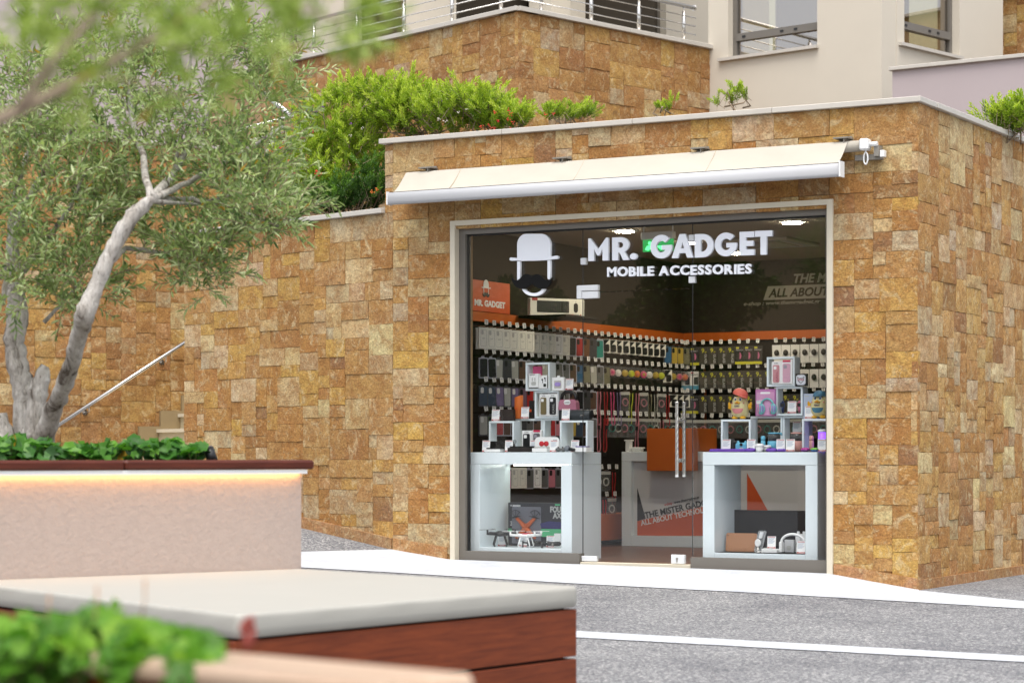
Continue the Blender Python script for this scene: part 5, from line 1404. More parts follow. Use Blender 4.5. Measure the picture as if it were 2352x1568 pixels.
m = MB(); m.ball((0, 0, .085), .018, .018, .019); m.build('globe', M['clear'], o); m = MB(); m.lathe([(.016, 0), (.016, .004), (.007, .01), (.007, .066), (.009, .068)], n=12); m.build('stand', M['steel'], o)
a, b, c, d = rect(c3, 1045, 1340, 1330, 1470, .30)
o = goods('boxing_plate', (a + b) / 2, .30, Lz, 'white rounded plate printed with red boxing gloves and two black dots', 'plaque')
w, h = b - a, d - c + .03
m = MB(); m.plate(rrect(w, h, .035, 5, 0, h / 2), -.004, .004); pl = m.build('plate', M['white'], o)
for s in (-1, 1):
    m = MB(); m.ball((s * .022 - w * .12, -.006, h * .55), .024, .004, .022); m.build('glove_print', flat('glove_red', (.5, .02, .03), .4), pl)
    m = MB(); m.tube([(w * .33 + s * .009, -.008, h * .78), (w * .33 + s * .009, -.004, h * .78)], .006, 10); m.build('dot', M['black'], pl)
m = MB(); m.box(-w * .3, w * .06, -.007, -.0045, .0, h * .3); m.build('torso_print', M['graph'] if 'graph' in M else M['grey'], pl)
for (px_, col_, lab) in ((1345, 'smoke', 'grey game controller lying beside the price card'), (1420, 'silver', 'round silver microphone head on the counter')):
    x, z = on_y(*c3(px_, 1500), .24)
    o = goods('game_controller' if col_ == 'smoke' else 'microphone', x, .24, Lz, lab, 'controller' if col_ == 'smoke' else 'microphone')
    if col_ == 'smoke':
        m = MB(); m.ball((-.025, 0, .018), .022, .026, .018); m.ball((.025, 0, .018), .022, .026, .018); m.bbox(-.03, .03, -.018, .018, .006, .03, .006); m.build('body', CM['smoke'], o); m = MB(); m.tube([(-.02, -.005, .034), (-.02, -.005, .042)], .007, 8); m.tube([(.02, -.005, .034), (.02, -.005, .042)], .007, 8); m.build('thumb_stick', M['black'], o)
    else:
        m = MB(); m.ball((0, 0, .028), .026, .026, .026); m.build('head', flat('mesh_silver', (.2, .22, .25), .35, bmp=1.0, bscale=400), o); m = MB(); m.tube([(.02, 0, .022), (.07, 0, .016)], [.016, .012], 12); m.build('handle', M['black'], o)
# drones and drone box in the left counter
ZB = .103
a, b, c, d = rect(c5, 768, 675, 1520, 1210, .60)
o = goods('drone_carton', (a + b) / 2, .62, ZB, 'black drone carton with an orange drone behind a clear window', 'box')
w, h = b - a, d - c; bx0 = -w / 2
m = MB(); m.bbox(-w / 2, w / 2, -.03, .05, 0, h, .002); m.build('carton', flat('carton_black', (.016, .016, .022), .45), o)
ww = w * .47; cxw = bx0 + w * .30
m = MB(); m.plate(rrect(ww, h * .85, .012, 3, cxw, h * .48), -.033, -.0305); m.build('inner_tray', flat('grey_tray', (.17, .17, .20), .35), o)
od = flat('drone_orange', (.62, .12, .02), .4)
m = MB()
for s in (-1, 1):
    for t_ in (-1, 1):
        q0 = Vector((cxw, -.045, h * .42)); q1 = q0 + Vector((s * ww * .33, 0, t_ * h * .24))
        m.tube([q0, q0.lerp(q1, .5), q1], [.026, .017, .013], 8)
m.ball((cxw, -.047, h * .42), .032, .012, .036); dr = m.build('drone_body', od, o)
for s in (-1, 1):
    q = Vector((cxw + s * ww * .33, -.05, h * .66)); m = MB()
    m.tube([q + Vector((.055 * math.cos(a_) * 1, -.006, .06 * math.sin(a_))) for a_ in np.linspace(R(20) if s > 0 else R(40), R(140) if s > 0 else R(165), 12)], .0035, 5)
    for a_ in (R(45), R(90), R(135)): m.tube([q + Vector((0, -.006, 0)), q + Vector((.054 * math.cos(a_), -.006, .058 * math.sin(a_)))], .0025, 5)
    m.build('propeller_guard', M['black'], o)
    m = MB(); m.plate([(q.x - .06, q.z + .012 * s), (q.x, q.z - .006), (q.x + .06, q.z - .012 * s), (q.x, q.z + .012)][::-1], -.062, -.058); m.build('propeller', M['black'], o)
m = MB(); m.tube([(cxw, -.060, h * .42), (cxw, -.058, h * .42)], .012, 14); m.build('hub_print', flat('drone_dark', (.2, .03, .01), .5), o)
x_, z_ = on_y(*c5(785, 712), .59); put_text('Y-SERIES', M['white'], o, bx0 + .02, -.0325, h - .035, w=.10, h=.016, bold=.03)
put_text('FOUR', M['lgrey'], o, bx0 + w * .68, -.0325, h * .78, w=.14, h=.052, bold=.05); put_text('AXIS', M['lgrey'], o, bx0 + w * .72, -.0325, h * .64, w=.12, h=.05, bold=.05); put_text('33', M['lgrey'], o, bx0 + .022, -.0325, h * .46, w=.045, h=.04, bold=.04)
m = MB(); m.box(bx0 + .002, bx0 + .05, -.0325, -.0305, h * .26, h * .40); m.box(bx0 + w * .53, bx0 + w * .86, -.0325, -.0305, h * .22, h * .40); m.build('green_print', flat('mint_print', (.09, .5, .22), .5), o)
m = MB(); m.plate([(bx0 + w * .52, h * .52), (bx0 + w * .66, h * .58), (bx0 + w * .98, h * .55), (bx0 + w * .98, h * .48), (bx0 + w * .8, h * .4), (bx0 + w * .54, h * .42)][::-1], -.034, -.0327); m.build('blue_drone_print', flat('blue_drone', (.03, .025, .14), .4), o)
m = MB(); m.box(bx0 + w * .76, bx0 + w * .84, -.034, -.0327, h * .94, h * .975); m.build('age_print', flat('mint_print', (.09, .5, .22), .5), o)
def drone(x, y, z, s, shell, trim, legm, label, rz, blade):
    o = goods('toy_drone', x, y, z, label, 'drone', rz, 'drones in the counter')
    m = MB(); m.ball((0, 0, .105 * s), .06 * s, .05 * s, .022 * s)
    for sx in (-1, 1):
        for sy in (-1, 1): m.tube([(0, 0, .105 * s), (sx * .06 * s, sy * .05 * s, .108 * s), (sx * .115 * s, sy * .09 * s, .112 * s)], [.02 * s, .013 * s, .012 * s], 8)
    m.build('shell', shell, o)
    m = MB(); m.ball((0, 0, .112 * s), .05 * s, .042 * s, .02 * s); m.build('canopy', trim, o)
    for sx in (-1, 1):
        for sy in (-1, 1):
            c_ = Vector((sx * .115 * s, sy * .09 * s, .112 * s))
            m = MB(); m.tube([c_ - Vector((0, 0, .01 * s)), c_ + Vector((0, 0, .03 * s))], .008 * s, 8); m.build('motor', legm, o)
            a_ = random.uniform(-.4, .4); dv = Vector((math.cos(a_), math.sin(a_), 0)); pv = Vector((-dv.y, dv.x, 0)); t_ = c_ + Vector((0, 0, .03 * s)); L_ = .075 * s
            m = MB(); m.prism([(t_ - dv * L_ + pv * .006)[:2], (t_ - dv * L_ - pv * .002)[:2], (t_ - pv * .006)[:2], (t_ + dv * L_ - pv * .006)[:2], (t_ + dv * L_ + pv * .002)[:2], (t_ + pv * .006)[:2]], t_.z, t_.z + .003); m.build('propeller', blade, o)
    for sx in (-1, 1):
        m = MB(); m.tube([(sx * .035 * s, -.05 * s, .09 * s), (sx * .055 * s, -.055 * s, .02 * s), (sx * .05 * s, -.05 * s, .006), (sx * .05 * s, .05 * s, .006), (sx * .055 * s, .055 * s, .02 * s), (sx * .035 * s, .05 * s, .09 * s)], .0055, 6); m.build('landing_skid', legm, o)
x = on_y(*c5(668, 1150), .36)[0]; drone(x, .36, ZB, 1.0, M['black'], M['black'], M['black'], 'black toy drone standing in the counter', R(35), M['black'])
x = on_y(*c5(975, 1150), .31)[0]; drone(x, .31, ZB, .92, M['white'], flat('drone_red', (.45, .01, .03), .3), M['white'], 'white and red toy drone standing in the counter', R(10), M['white'])
for (px_, yy, lab) in ((1080, .40, 'small folded black drone behind the white one'), (1310, .33, 'small folded black drone beside the price card')):
    x = on_y(*c5(px_, 1200), yy)[0]
    o = goods('folding_drone', x, yy, ZB, lab, 'drone', R(15), 'drones in the counter')
    m = MB(); m.bbox(-.06, .06, -.03, .03, .015, .05, .012); m.build('body', M['black'], o)
    for s in (-1, 1):
        m = MB(); m.tube([(s * .05, -.025, .035), (s * .085, -.06, .04)], .008, 6); m.tube([(s * .085, -.06, 0), (s * .085, -.06, .05)], .006, 6); m.build('arm', M['black'], o)
        m = MB(); m.box(s * .085 - .06, s * .085 + .06, -.064, -.056, .052, .055); m.build('propeller', M['black'], o)
    m = MB(); m.tube([(0, -.036, .03), (0, -.03, .03)], .010, 10); m.build('camera', M['steel'], o)
for (x0, x1, yy, lab) in ((1225, 1310, .42, 'standing price card beside the folded drone'), (645, 720, .42, 'standing price card behind the black drone'), (905, 980, .42, 'standing price card behind the white and red drone')):
    price_card(c5, x0, 1200, ZB, yy, lab, x1)
carton('white_gadget_box', c5, 1315, 965, 1395, 1130, ZB, .50, 'plain white carton at the side of the drone box', M['white'], dep=.04)
# right counter contents
a, b, c, d = rect(c6, 1240, 612, 1990, 1020, .60)
o = goods('display_screen', (a + b) / 2, .60, ZB - .008, 'large black screen panel standing in the counter', 'screen')
w, h = b - a, d - c
m = MB(); m.bbox(-w / 2, w / 2, -.012, .012, 0, h, .004); m.build('panel', flat('screen_black', (.006, .006, .008), .5, spec=.2), o); m = MB(); m.box(-w * .2, w * .2, .013, .07, 0, .012); m.build('stand', M['black'], o)
m = MB(); m.box(-1.741, -.977, .215, .70, .1025, .105); tag(m.build('counter_mat', M['blackm']), 'thin black mat inside the counter with the tablet case', 'mat')
a, b, c, d = rect(c6, 1168, 830, 1455, 1010, .33)
o = goods('tablet_case', (a + b) / 2, .36, .106, 'tan leather tablet case leaning in the counter', 'tablet case'); o.rotation_euler = (R(-8), 0, 0)
w, h = b - a, d - c
m = MB(); m.plate(rrect(w, h, .014, 4, 0, h / 2), -.007, .007); m.build('cover', flat('tan_leather', (.34, .15, .065), .5, bmp=.2, bscale=250), o)
m = MB(); m.plate(rrect(w - .01, h - .01, .011, 4, 0, h / 2), -.0085, -.0072); m.build('front_panel', flat('tan_leather_front', (.36, .165, .075), .5, bmp=.2, bscale=250), o)
m = MB(); m.tube([(-w / 2 + .017, -.0105, h - .018), (-w / 2 + .017, -.0086, h - .018)], .005, 10); m.build('camera_hole', M['black'], o)
x = on_y(*c6(1490, 1000), .29)[0]
o = goods('charger_stand', x, .29, .106, 'clear phone case leaning on a round white magnetic charger stand', 'charger stand', R(-20))
m = MB(); m.plate(rrect(.085, .165, .014, 4, 0, .088), -.012, -.006); m.v = [(x_ + .18 * z_, y_ + .15 * z_, z_) for (x_, y_, z_) in m.v]; m.build('clear_case', flat('clear_shell', (.42, .44, .45), .2, alpha=.45), o)
m = MB(); m.plate(rrect(.034, .05, .01, 4, 0, .135), -.018, -.0125); m.v = [(x_ + .18 * z_, y_ + .15 * z_, z_) for (x_, y_, z_) in m.v]; m.build('camera_window', M['steel_white'], o)
m = MB(); m.lathe([(.03, 0), (.03, .006), (.026, .008)], n=20); m.v = [(x_ + .01, -.014 - z_, y_ + .075) for (x_, y_, z_) in m.v]; m.build('charging_disc', M['white'], o)
m = MB(); m.tube([(.012, -.016, .045), (.014, -.02, .005), (.05, -.005, .004), (.085, .02, .004)], .005, 8); m.lathe([(.035, 0), (.035, .006)], n=16); m.build('stand', M['steel'], o)
x = on_y(*c6(1600, 1010), .28)[0]
o = goods('white_accessory_box', x, .30, .106, 'flat white accessory box under a price card in the counter', 'box'); m = MB(); m.bbox(-.065, .065, -.04, .04, 0, .03, .003); m.build('carton', M['white'], o); m = MB(); m.bbox(-.055, .02, -.03, .03, .031, .037, .002); m.build('lid', M['lgrey'], o)
price_card(c6, 1575, 990, .138, .285, 'standing price card on the flat white accessory box', 1650); price_card(c6, 1855, 1020, .106, .24, 'standing price card at the end inside the counter', 1925)
x = on_y(*c6(1815, 1000), .33)[0]
o = goods('headphones', x, .33, .106, 'white over-ear headphones standing in the counter', 'headphones')
m = MB(); m.tube([(.095 * math.cos(a_), 0, .085 + .06 * math.sin(a_)) for a_ in np.linspace(0, math.pi, 16)], .011, 8); m.build('headband', M['white'], o)
for s in (-1, 1):
    m = MB(); m.bbox(s * .095 - .012, s * .095 + .012, -.03, .03, .0, .088, .008); m.build('ear_cup', M['white'], o)
carton('earbud_box', c6, 1735, 880, 1820, 1000, .106, .42, 'small white box printed with wired earbuds, behind the headphones', flat('soft_white', (.6, .6, .62), .4), dep=.025, deco=lambda o, w, h, y: (printed(o, 'ring_print', M['lgrey'], rrect(w * .5, w * .5, .015, 4, 0, h * .35), y), None))
for (px_, lab) in ((1862, 'white cable pack with hanging tab, nearest the headphones'), (1915, 'white cable pack with hanging tab at the end of the counter')):
    carton('cable_pack', c6, px_ - 24, 825, px_ + 24, 1000, .106, .46, lab, M['white'], dep=.018, deco=lambda o, w, h, y: (printed(o, 'print_panel', M['grey'], rrect(w * .6, h * .3, .004, 2, 0, h * .4), y), MB().plate(rrect(w * .5, .02, .006, 2, 0, h + .01), -.003, .003).build('hanger_tab', M['white'], o)))
# ------------------------------------------------------------------ duck toys
def duck(x, y, z, s, cap, patch, label, brim_up):
    o = goods('duck_toy', x, y, z, label, 'duck toy', R(4), 'duck toys on the cubes')
    yl = flat('duck_cream', (.62, .55, .28), .4); ye = flat('duck_yellow', (.68, .36, .01), .4); rosec = flat('blush', (.5, .12, .12), .5)
    prof = [(.02, .012), (.05, .018), (.066, .045), (.072, .08), (.068, .12), (.056, .155), (.047, .175), (.045, .178)]
    m = MB(); m.lathe([(a_ * s, b_ * s) for a_, b_ in prof], n=24); m.build('body', yl, o)
    for sx in (-1, 1):
        m = MB(); m.ball((sx * .034 * s, -.03 * s, .012 * s), .024 * s, .03 * s, .013 * s); m.build('foot', ye, o)
        wg = MB(); wg.ball((sx * .078 * s, 0, .10 * s), .010 * s, .018 * s, .026 * s); wg.ball((sx * .09 * s, 0, .118 * s), .009 * s, .014 * s, .02 * s); wg.ball((sx * .09 * s, 0, .095 * s), .009 * s, .014 * s, .014 * s); wg.build('wing', ye, o)
        e = MB(); e.ball((sx * .020 * s, -.046 * s, .156 * s), .013 * s, .008 * s, .015 * s); e = e.build('eye', M['white'], o)
        q = MB(); q.ball((sx * .020 * s, -.053 * s, .155 * s), .008 * s, .004 * s, .010 * s); q.build('iris', flat('duck_blue', (.03, .12, .3), .3), e)
        q = MB(); q.ball((sx * .020 * s, -.0565 * s, .155 * s), .004 * s, .002 * s, .005 * s); q.build('pupil', M['black'], e)
        q = MB(); q.ball((sx * .046 * s, -.047 * s, .126 * s), .007 * s, .004 * s, .006 * s); q.build('cheek', rosec, o)
    m = MB(); m.ball((0, -.062 * s, .128 * s), .026 * s, .022 * s, .009 * s); m.ball((0, -.07 * s, .136 * s), .012 * s, .012 * s, .008 * s); bk = m.build('beak', ye, o)
    m = MB(); m.ball((0, -.078 * s, .127 * s), .013 * s, .008 * s, .004 * s); m.build('mouth', flat('mouth', (.25, .04, .02), .5), bk)
    # belly patch follows the body
    bm_ = MB(); nu = 12
    for j, zz in enumerate((.085, .07, .055, .045)):
        ww_ = (.05, .048, .036, .018)[j]; rr = np.interp(zz, [p[1] for p in prof], [p[0] for p in prof]) + .0015
        for i in range(nu + 1):
            a_ = (i / nu - .5) * 2 * ww_ / rr; bm_.v.append((rr * math.sin(a_) * s, -rr * math.cos(a_) * s, zz * s))
    for j in range(3):
        for i in range(nu): q = j * (nu + 1) + i; bm_.f.append((q, q + nu + 1, q + nu + 2, q + 1)); bm_.m.append(0); bm_.sm.append(True)
    bm_.build('belly_patch', patch, o)
    put_text('FUNNY', flat('duck_text', (.10, .06, .12), .5), o, -.022 * s, -.0735 * s, .096 * s, w=.044 * s, h=.013 * s, bold=.03)
    hat = MB()
    if brim_up:
        hat.lathe([(.060 * s, 0), (.062 * s, .014 * s), (.056 * s, .034 * s), (.040 * s, .050 * s), (.014 * s, .058 * s)], (0, .004 * s, 0), 20); hat.ball((.024 * s, -.040 * s, .006 * s), .058 * s, .048 * s, .008 * s)
        hat.v = [((x_ * math.cos(.35) + z_ * math.sin(.35)), y_ - .006 * s, .186 * s - x_ * math.sin(.35) + z_ * math.cos(.35)) for (x_, y_, z_) in hat.v]
    else:
        hat.lathe([(.052 * s, -.004 * s), (.053 * s, .006 * s), (.047 * s, .026 * s), (.032 * s, .04 * s), (.01 * s, .046 * s)], (0, .004 * s, .174 * s), 20); hat.ball((0, -.045 * s, .174 * s), .045 * s, .03 * s, .006 * s)
    hat.build('cap', cap, o)
    return o
xd = on_y(*c4(800, 1000), .375)[0]; duck(xd, .40, 1.147, 1.0, flat('coral_cap', (.68, .14, .10), .5), flat('pink_patch', (.60, .22, .22), .5), 'cream egg shaped duck toy with raised coral cap', True)
xd = on_y(*c4(1800, 1000), .375)[0]; duck(xd, .40, 1.147, 1.0, flat('blue_cap', (.06, .17, .26), .5), flat('blue_patch', (.06, .19, .28), .5), 'cream egg shaped duck toy with blue cap at the window edge', False)
# pink headphone box
def d_head(o, w, h, y):
    printed(o, 'inner_print', flat('pale_orchid', (.62, .32, .52), .4), rrect(w * .88, h * .86, .004, 2, 0, h * .46), y)
    m = MB(); m.tube([(w * .12 + w * .32 * math.cos(a_), y - .012, h * .36 + h * .28 * math.sin(a_)) for a_ in np.linspace(0, math.pi, 14)], .007, 8); m.build('headband', flat('aqua', (.17, .5, .5), .4), o)
    for s, mt in ((-1, 'aqua'), (1, 'aqua')):
        q = MB(); q.ball((w * .12 + s * w * .30, y - .012, h * .26), .034, .012, .044); e = q.build('ear_cup', flat('aqua', (.17, .5, .5), .4), o)
        for k_ in range(3):
            q = MB(); q.ball((w * .12 + s * w * .30 + (k_ - 1) * .018, y - .021, h * .27), .007, .006, .03); q.build('bubble_row', flat(('pop_pink', 'pop_violet', 'pop_lilac')[k_], ((.6, .25, .4), (.35, .2, .5), (.25, .2, .5))[k_], .4), e)
    printed(o, 'title_print', M['white'], rrect(w * .5, h * .075, .006, 3, .0, h * .86), y - .0012); printed(o, 'white_label', M['white'], rrect(w * .33, h * .13, .002, 1, -w * .28, h * .52), y - .002)
    put_text('CAT EAR', M['bluep'], o, -w * .42, y - .0045, h * .53, w=w * .28, h=h * .045, bold=.02)
carton('headphone_box', c4, 1010, 635, 1258, 968, 1.173, .46, 'pink box with turquoise bubble headphones, beside the coral capped duck', flat('orchid', (.50, .19, .42), .4), dep=.06, deco=d_head)
carton('blue_headphone_box', c4, 1612, 672, 1800, 985, 1.148, .47, 'pale blue headphone box behind the blue capped duck', flat('ice_blue', (.45, .52, .66), .4), dep=.05, deco=lambda o, w, h, y: (printed(o, 'ring_print', flat('violet_ring', (.2, .18, .4), .4), rrect(w * .5, h * .3, .03, 5, w * .2, h * .35), y), printed(o, 'title_print', M['lgrey'], rrect(w * .3, h * .04, .002, 1, -w * .28, h * .9), y)))
def d_fox(o, w, h, y):
    printed(o, 'round_pad', flat('pad_white', (.68, .7, .76), .4), rrect(w * .82, h * .82, .02, 5, 0, h * .5), y, .004)
    m = MB(); P_ = [(-.3, .25), (-.15, .12), (0, .14), (.15, .12), (.3, .25), (.24, -.05), (0, -.28), (-.24, -.05)]
    for i in range(8): m.tube([(P_[i][0] * w, y - .005, h * .5 + P_[i][1] * h), (P_[(i + 1) % 8][0] * w, y - .005, h * .5 + P_[(i + 1) % 8][1] * h)], .0018, 5)
    m.build('emblem', M['black'], o); printed(o, 'red_banner', flat('banner_red', (.45, .03, .1), .5), rrect(w * .58, h * .13, .002, 1, 0, h * .52), y - .005); put_text('MOBILFOX', M['white'], o, -w * .27, y - .008, h * .485, w=w * .54, h=h * .07, bold=.03)
carton('emblem_box', c4, 1510, 440, 1652, 592, 1.404, .46, 'black box with a white rounded pad and animal emblem, on the upper cube', M['black'], dep=.03, deco=d_fox)
# watches
for (px_, col_, lab) in ((1350, flat('watch_blue', (.015, .04, .14), .4), 'dark blue smart watch on a stand in the cube'), (1560, flat('watch_pink', (.55, .16, .25), .4), 'pink smart watch on a stand in the cube')):
    x = on_y(*c4(px_, 900), .50)[0]
    o = goods('smart_watch', x, .50, 1.191, lab, 'watch', R(12), 'watches in the cube')
    m = MB(); m.plate(rrect(.036, .036, .008, 4, 0, .068), -.012, .0); m.build('case', col_, o); m = MB(); m.plate(rrect(.028, .028, .004, 3, 0, .068), -.0135, -.0122); m.build('screen', M['black'], o)
    m = MB(); m.tube([(0, -.004, .088), (0, .012, .096), (0, .026, .075), (0, .026, .03), (0, .008, .012), (0, -.004, .03), (0, -.006, .048)], .009, 6); m.build('strap', col_, o); m = MB(); m.lathe([(.024, 0), (.024, .004)], n=14); m.build('stand', M['clear'], o)
# blenders, bottle, gadgets on the right counter
def blender(px_, col_, lab):
    x = on_y(*c4(px_, 1380), .36)[0]
    o = goods('mini_blender', x, .36, RM, lab, 'blender', 0, 'mini blenders')
    m = MB(); m.lathe([(.044, 0), (.049, .006), (.05, .075), (.046, .082)], n=22); m.build('base', col_, o)
    m = MB(); m.lathe([(.045, .0825), (.047, .12), (.043, .138)], n=22); m.build('jar', M['clear'], o); m = MB(); m.lathe([(.047, .1385), (.047, .147), (.03, .15)], n=22); m.build('lid', col_, o)
    m = MB(); m.tube([(.047, 0, .143), (.062, 0, .142), (.066, 0, .128)], .008, 6); m.build('spout', col_, o)
skyb = flat('sky_blue', (.13, .42, .58), .4); softp = flat('soft_pink', (.62, .32, .28), .4)
blender(1240, skyb, 'sky blue mini blender with clear jar'); blender(1525, softp, 'pale pink mini blender with clear jar')
for (px_, col_, lab) in ((1105, skyb, 'sky blue hand fan standing on the counter'), (1712, softp, 'pale pink hand fan standing inside the cube')):
    x = on_y(*c4(px_, 1380), .33)[0]
    o = goods('hand_fan', x, .33, RM, lab, 'hand fan', 0, 'hand fans')
    m = MB(); m.lathe([(.016, 0), (.019, .004), (.019, .06), (.017, .085)], n=16); m.build('handle', col_, o); m = MB(); m.lathe([(.017, .086), (.018, .1), (.017, .118), (.010, .124)], n=16); m.build('cap', col_, o)
x = on_y(*c4(835, 1390), .285)[0]
o = goods('toy_camera', x, .29, RM, 'sky blue toy camera with small ears', 'camera', R(8))
m = MB(); m.bbox(-.05, .05, -.018, .018, 0, .07, .012); m.build('body', skyb, o)
for s in (-1, 1):
    m = MB(); m.ball((s * .03, 0, .073), .011, .008, .012); m.build('ear', skyb, o)
m = MB(); m.tube([(0, -.026, .055), (0, -.018, .055)], .012, 14); m.build('lens', M['black'], o); m = MB(); m.plate(rrect(.03, .022, .01, 4, 0, .022), -.0195, -.0182); m.build('bear_print', M['lgrey'], o)
def keyboard(px0, px1, Y, lab):
    a = on_y(*c4(px0, 1430), Y)[0]; b = on_y(*c4(px1, 1430), Y)[0]; w = b - a
    o = goods('purple_keyboard', (a + b) / 2, Y + .05, RM, lab, 'keyboard')
    m = MB(); m.bbox(-w / 2, w / 2, -.05, .05, 0, .014, .004); m.build('body', flat('violet', (.16, .06, .42), .4), o)
    for i in range(int(w / .022)):
        for j in range(3):
            q = MB(); q.bbox(-w / 2 + .006 + i * .022, -w / 2 + .024 + i * .022, -.044 + j * .03, -.020 + j * .03, .0145, .022, .003); q.build('key', flat('violet_key', (.22, .10, .52), .4), o)
keyboard(425, 880, .215, 'purple keyboard lying along the counter edge under the duck'); keyboard(1275, 1390, .23, 'short purple keypad lying in front of the mini blender')
for (px_, w_, lab) in ((945, .046, 'purple computer mouse next to the keyboard'), (1210, .05, 'purple rounded speaker dish on the counter')):
    x = on_y(*c4(px_, 1430), .235)[0]; o = goods('purple_mouse', x, .24, RM, lab, 'mouse'); m = MB(); m.ball((0, 0, .012), w_, .035, .018, 16); m.build('shell', flat('violet', (.16, .06, .42), .4), o); m = MB(); m.bbox(-.004, .004, -.03, -.01, .026, .031, .001); m.build('wheel', M['black'], o)
for (px_, h_, lab) in ((1058, .062, 'small white lidded pot on the counter'), (1115, .05, 'smaller white lidded pot behind the first')):
    x = on_y(*c4(px_, 1430), .23)[0]; o = goods('white_pot', x, .235 + (.06 if h_ < .06 else 0), RM, lab, 'pot'); m = MB(); m.lathe([(.022, 0), (.029, .006), (.031, h_ * .55), (.029, h_ * .6)], n=18); m.build('pot', M['white'], o); m = MB(); m.lathe([(.033, h_ * .61), (.033, h_ * .85), (.026, h_)], n=18); m.build('lid', M['white'], o)
for (px_, ca, cb, lab) in ((1630, (.42, .03, .25), (.15, .02, .2), 'magenta rounded speaker puck on the counter'), (1752, (.2, .5, .05), (.03, .12, .4), 'green and blue rounded speaker puck on the counter')):
    x = on_y(*c4(px_, 1430), .235)[0]; o = goods('speaker_puck', x, .24, RM, lab, 'speaker', 0, 'speaker pucks'); m = MB(); m.lathe([(.018, 0), (.034, .005), (.036, .012), (.036, .013)], n=18); m.build('base', flat('puck_b' + lab[:4], cb, .4), o); m = MB(); m.lathe([(.036, .0135), (.034, .022), (.018, .03)], n=18); m.build('dome', flat('puck_a' + lab[:4], ca, .4), o)
x = on_y(*c4(1845, 1300), .33)[0]
o = goods('light_tumbler', x, .33, RM, 'white tumbler lamp glowing violet at the end of the counter', 'lamp'); m = MB(); m.lathe([(.026, 0), (.03, .004), (.03, .05), (.03, .15)], n=18); m.build('glow_body', pmat('violet_glow', (.2, .1, .5), .4, emit=(.25, .08, .9), estr=.9), o); m = MB(); m.lathe([(.034, .1505), (.034, .165), (.02, .172)], n=18); m.build('lid', M['white'], o)
for (px_, lab) in ((700, 'grey game card case leaning in the cube under the duck'), (755, 'grey speaker case standing in the cube under the duck')):
    carton('grey_gadget_case', c4, px_ - 36, 1225 if px_ < 720 else 1250, px_ + 38, 1388, RM, .34 if px_ > 720 else .37, lab, flat('gadget_grey', (.05, .05, .055), .4), dep=.02, rz=R(6), deco=lambda o, w, h, y: printed(o, 'face_plate', M['black'], rrect(w * .8, h * .7, .006, 3, 0, h * .5), y))
# things on the cash desk
for (px_, w_, h_, mt, lab) in ((1450, .05, .10, M['plastic_white'], 'small white stand on the cash desk'), (1470, .10, .03, M['plastic_white'], 'flat white gadget on the cash desk'), (1605, .06, .12, M['black'], 'black terminal on the cash desk')):
    x = on_y(px_, 1035, 3.35)[0]; o = goods('desk_gadget', x, 3.3, .897, lab, 'gadget'); m = MB(); m.bbox(-w_ / 2, w_ / 2, -.03, .03, 0, h_, .006); m.build('body', mt, o); m = MB(); m.bbox(-w_ / 2 - .01, w_ / 2 + .01, -.04, .04, h_ + .0005, h_ + .012, .004); m.build('top_plate', mt, o)

# ================================================================== BENCH AND PLANTERS
P1, P2_, P3, PE = Vector((-1.16, -6.318)), Vector((.87, -7.02)), Vector((.623, -9.305)), Vector((-1.89, -8.10))
SEAT = .27
def round_poly(pts, r_, n=4):
    out = []
    for i in range(len(pts)):
        p, a, b = pts[i], pts[i - 1], pts[(i + 1) % len(pts)]
        u, v = (a - p).normalized(), (b - p).normalized()
        ang_ = u.angle(v); t = min(r_ / math.tan(ang_ / 2), .4 * min((a - p).length, (b - p).length)); A, B = p + u * t, p + v * t
        for k_ in range(n + 1):
            s = k_ / n; out.append((1 - s) ** 2 * A + 2 * s * (1 - s) * p + s * s * B)
    return out
def subdiv(pts, d=.12):
    out = []
    for i in range(len(pts)):
        a, b = pts[i], pts[(i + 1) % len(pts)]; n = max(1, int((b - a).length / d))
        out += [a.lerp(b, k_ / n) for k_ in range(n)]
    return out
def cushion_mesh(pts, z0, z1):
    pts = subdiv(round_poly(pts, .045)); n = len(pts); c = sum(pts, Vector((0, 0))) / n
    nor = []
    for i in range(n):
        t = (pts[(i + 1) % n] - pts[i - 1]).normalized(); q = Vector((t.y, -t.x)); nor.append(q if q.dot(c - pts[i]) > 0 else -q)
    m = MB(); T = z1 - z0
    rings = [(.012, 0), (.002, .008), (0, T * .4), (.0, T - .02), (.003, T - .009), (.010, T - .002), (.022, T)]
    for (ins, z) in rings:
        for i in range(n):
            p = pts[i] + nor[i] * ins if ins < .15 else (pts[i] + nor[i] * .05).lerp(c, ins)
            wob = .0025 * math.sin(i * 1.7) * (1 if .012 < z < T - .01 else 0)
            m.v.append((p.x + nor[i].x * wob, p.y + nor[i].y * wob, z0 + min(z, T)))
    for j in range(len(rings) - 1):
        for i in range(n):
            k_ = (i + 1) % n; m.f.append((j * n + i, j * n + k_, (j + 1) * n + k_, (j + 1) * n + i)); m.m.append(0); m.sm.append(True)
    m.f.append(tuple((len(rings) - 1) * n + i for i in range(n))); m.m.append(0); m.sm.append(False)
    return m
area = sum(a.x * b.y - b.x * a.y for a, b in zip([P1, P2_, P3, PE], [P2_, P3, PE, P1]))
quad = [P1, P2_, P3, PE] if area > 0 else [PE, P3, P2_, P1]
bench = empty('wooden_bench', (-.3, -7.7, -.3), 0, 'low reddish wooden bench of wide planks beside the pink planter', 'bench')
cm = cushion_mesh(quad, SEAT - .095, SEAT).build('seat_cushion', M['cushion'])
tag(cm, 'large off-white vinyl cushion lying on the wooden bench', 'cushion')
ctr = sum(quad, Vector((0, 0))) / 4
inset = [p + (ctr - p).normalized() * .07 for p in quad]
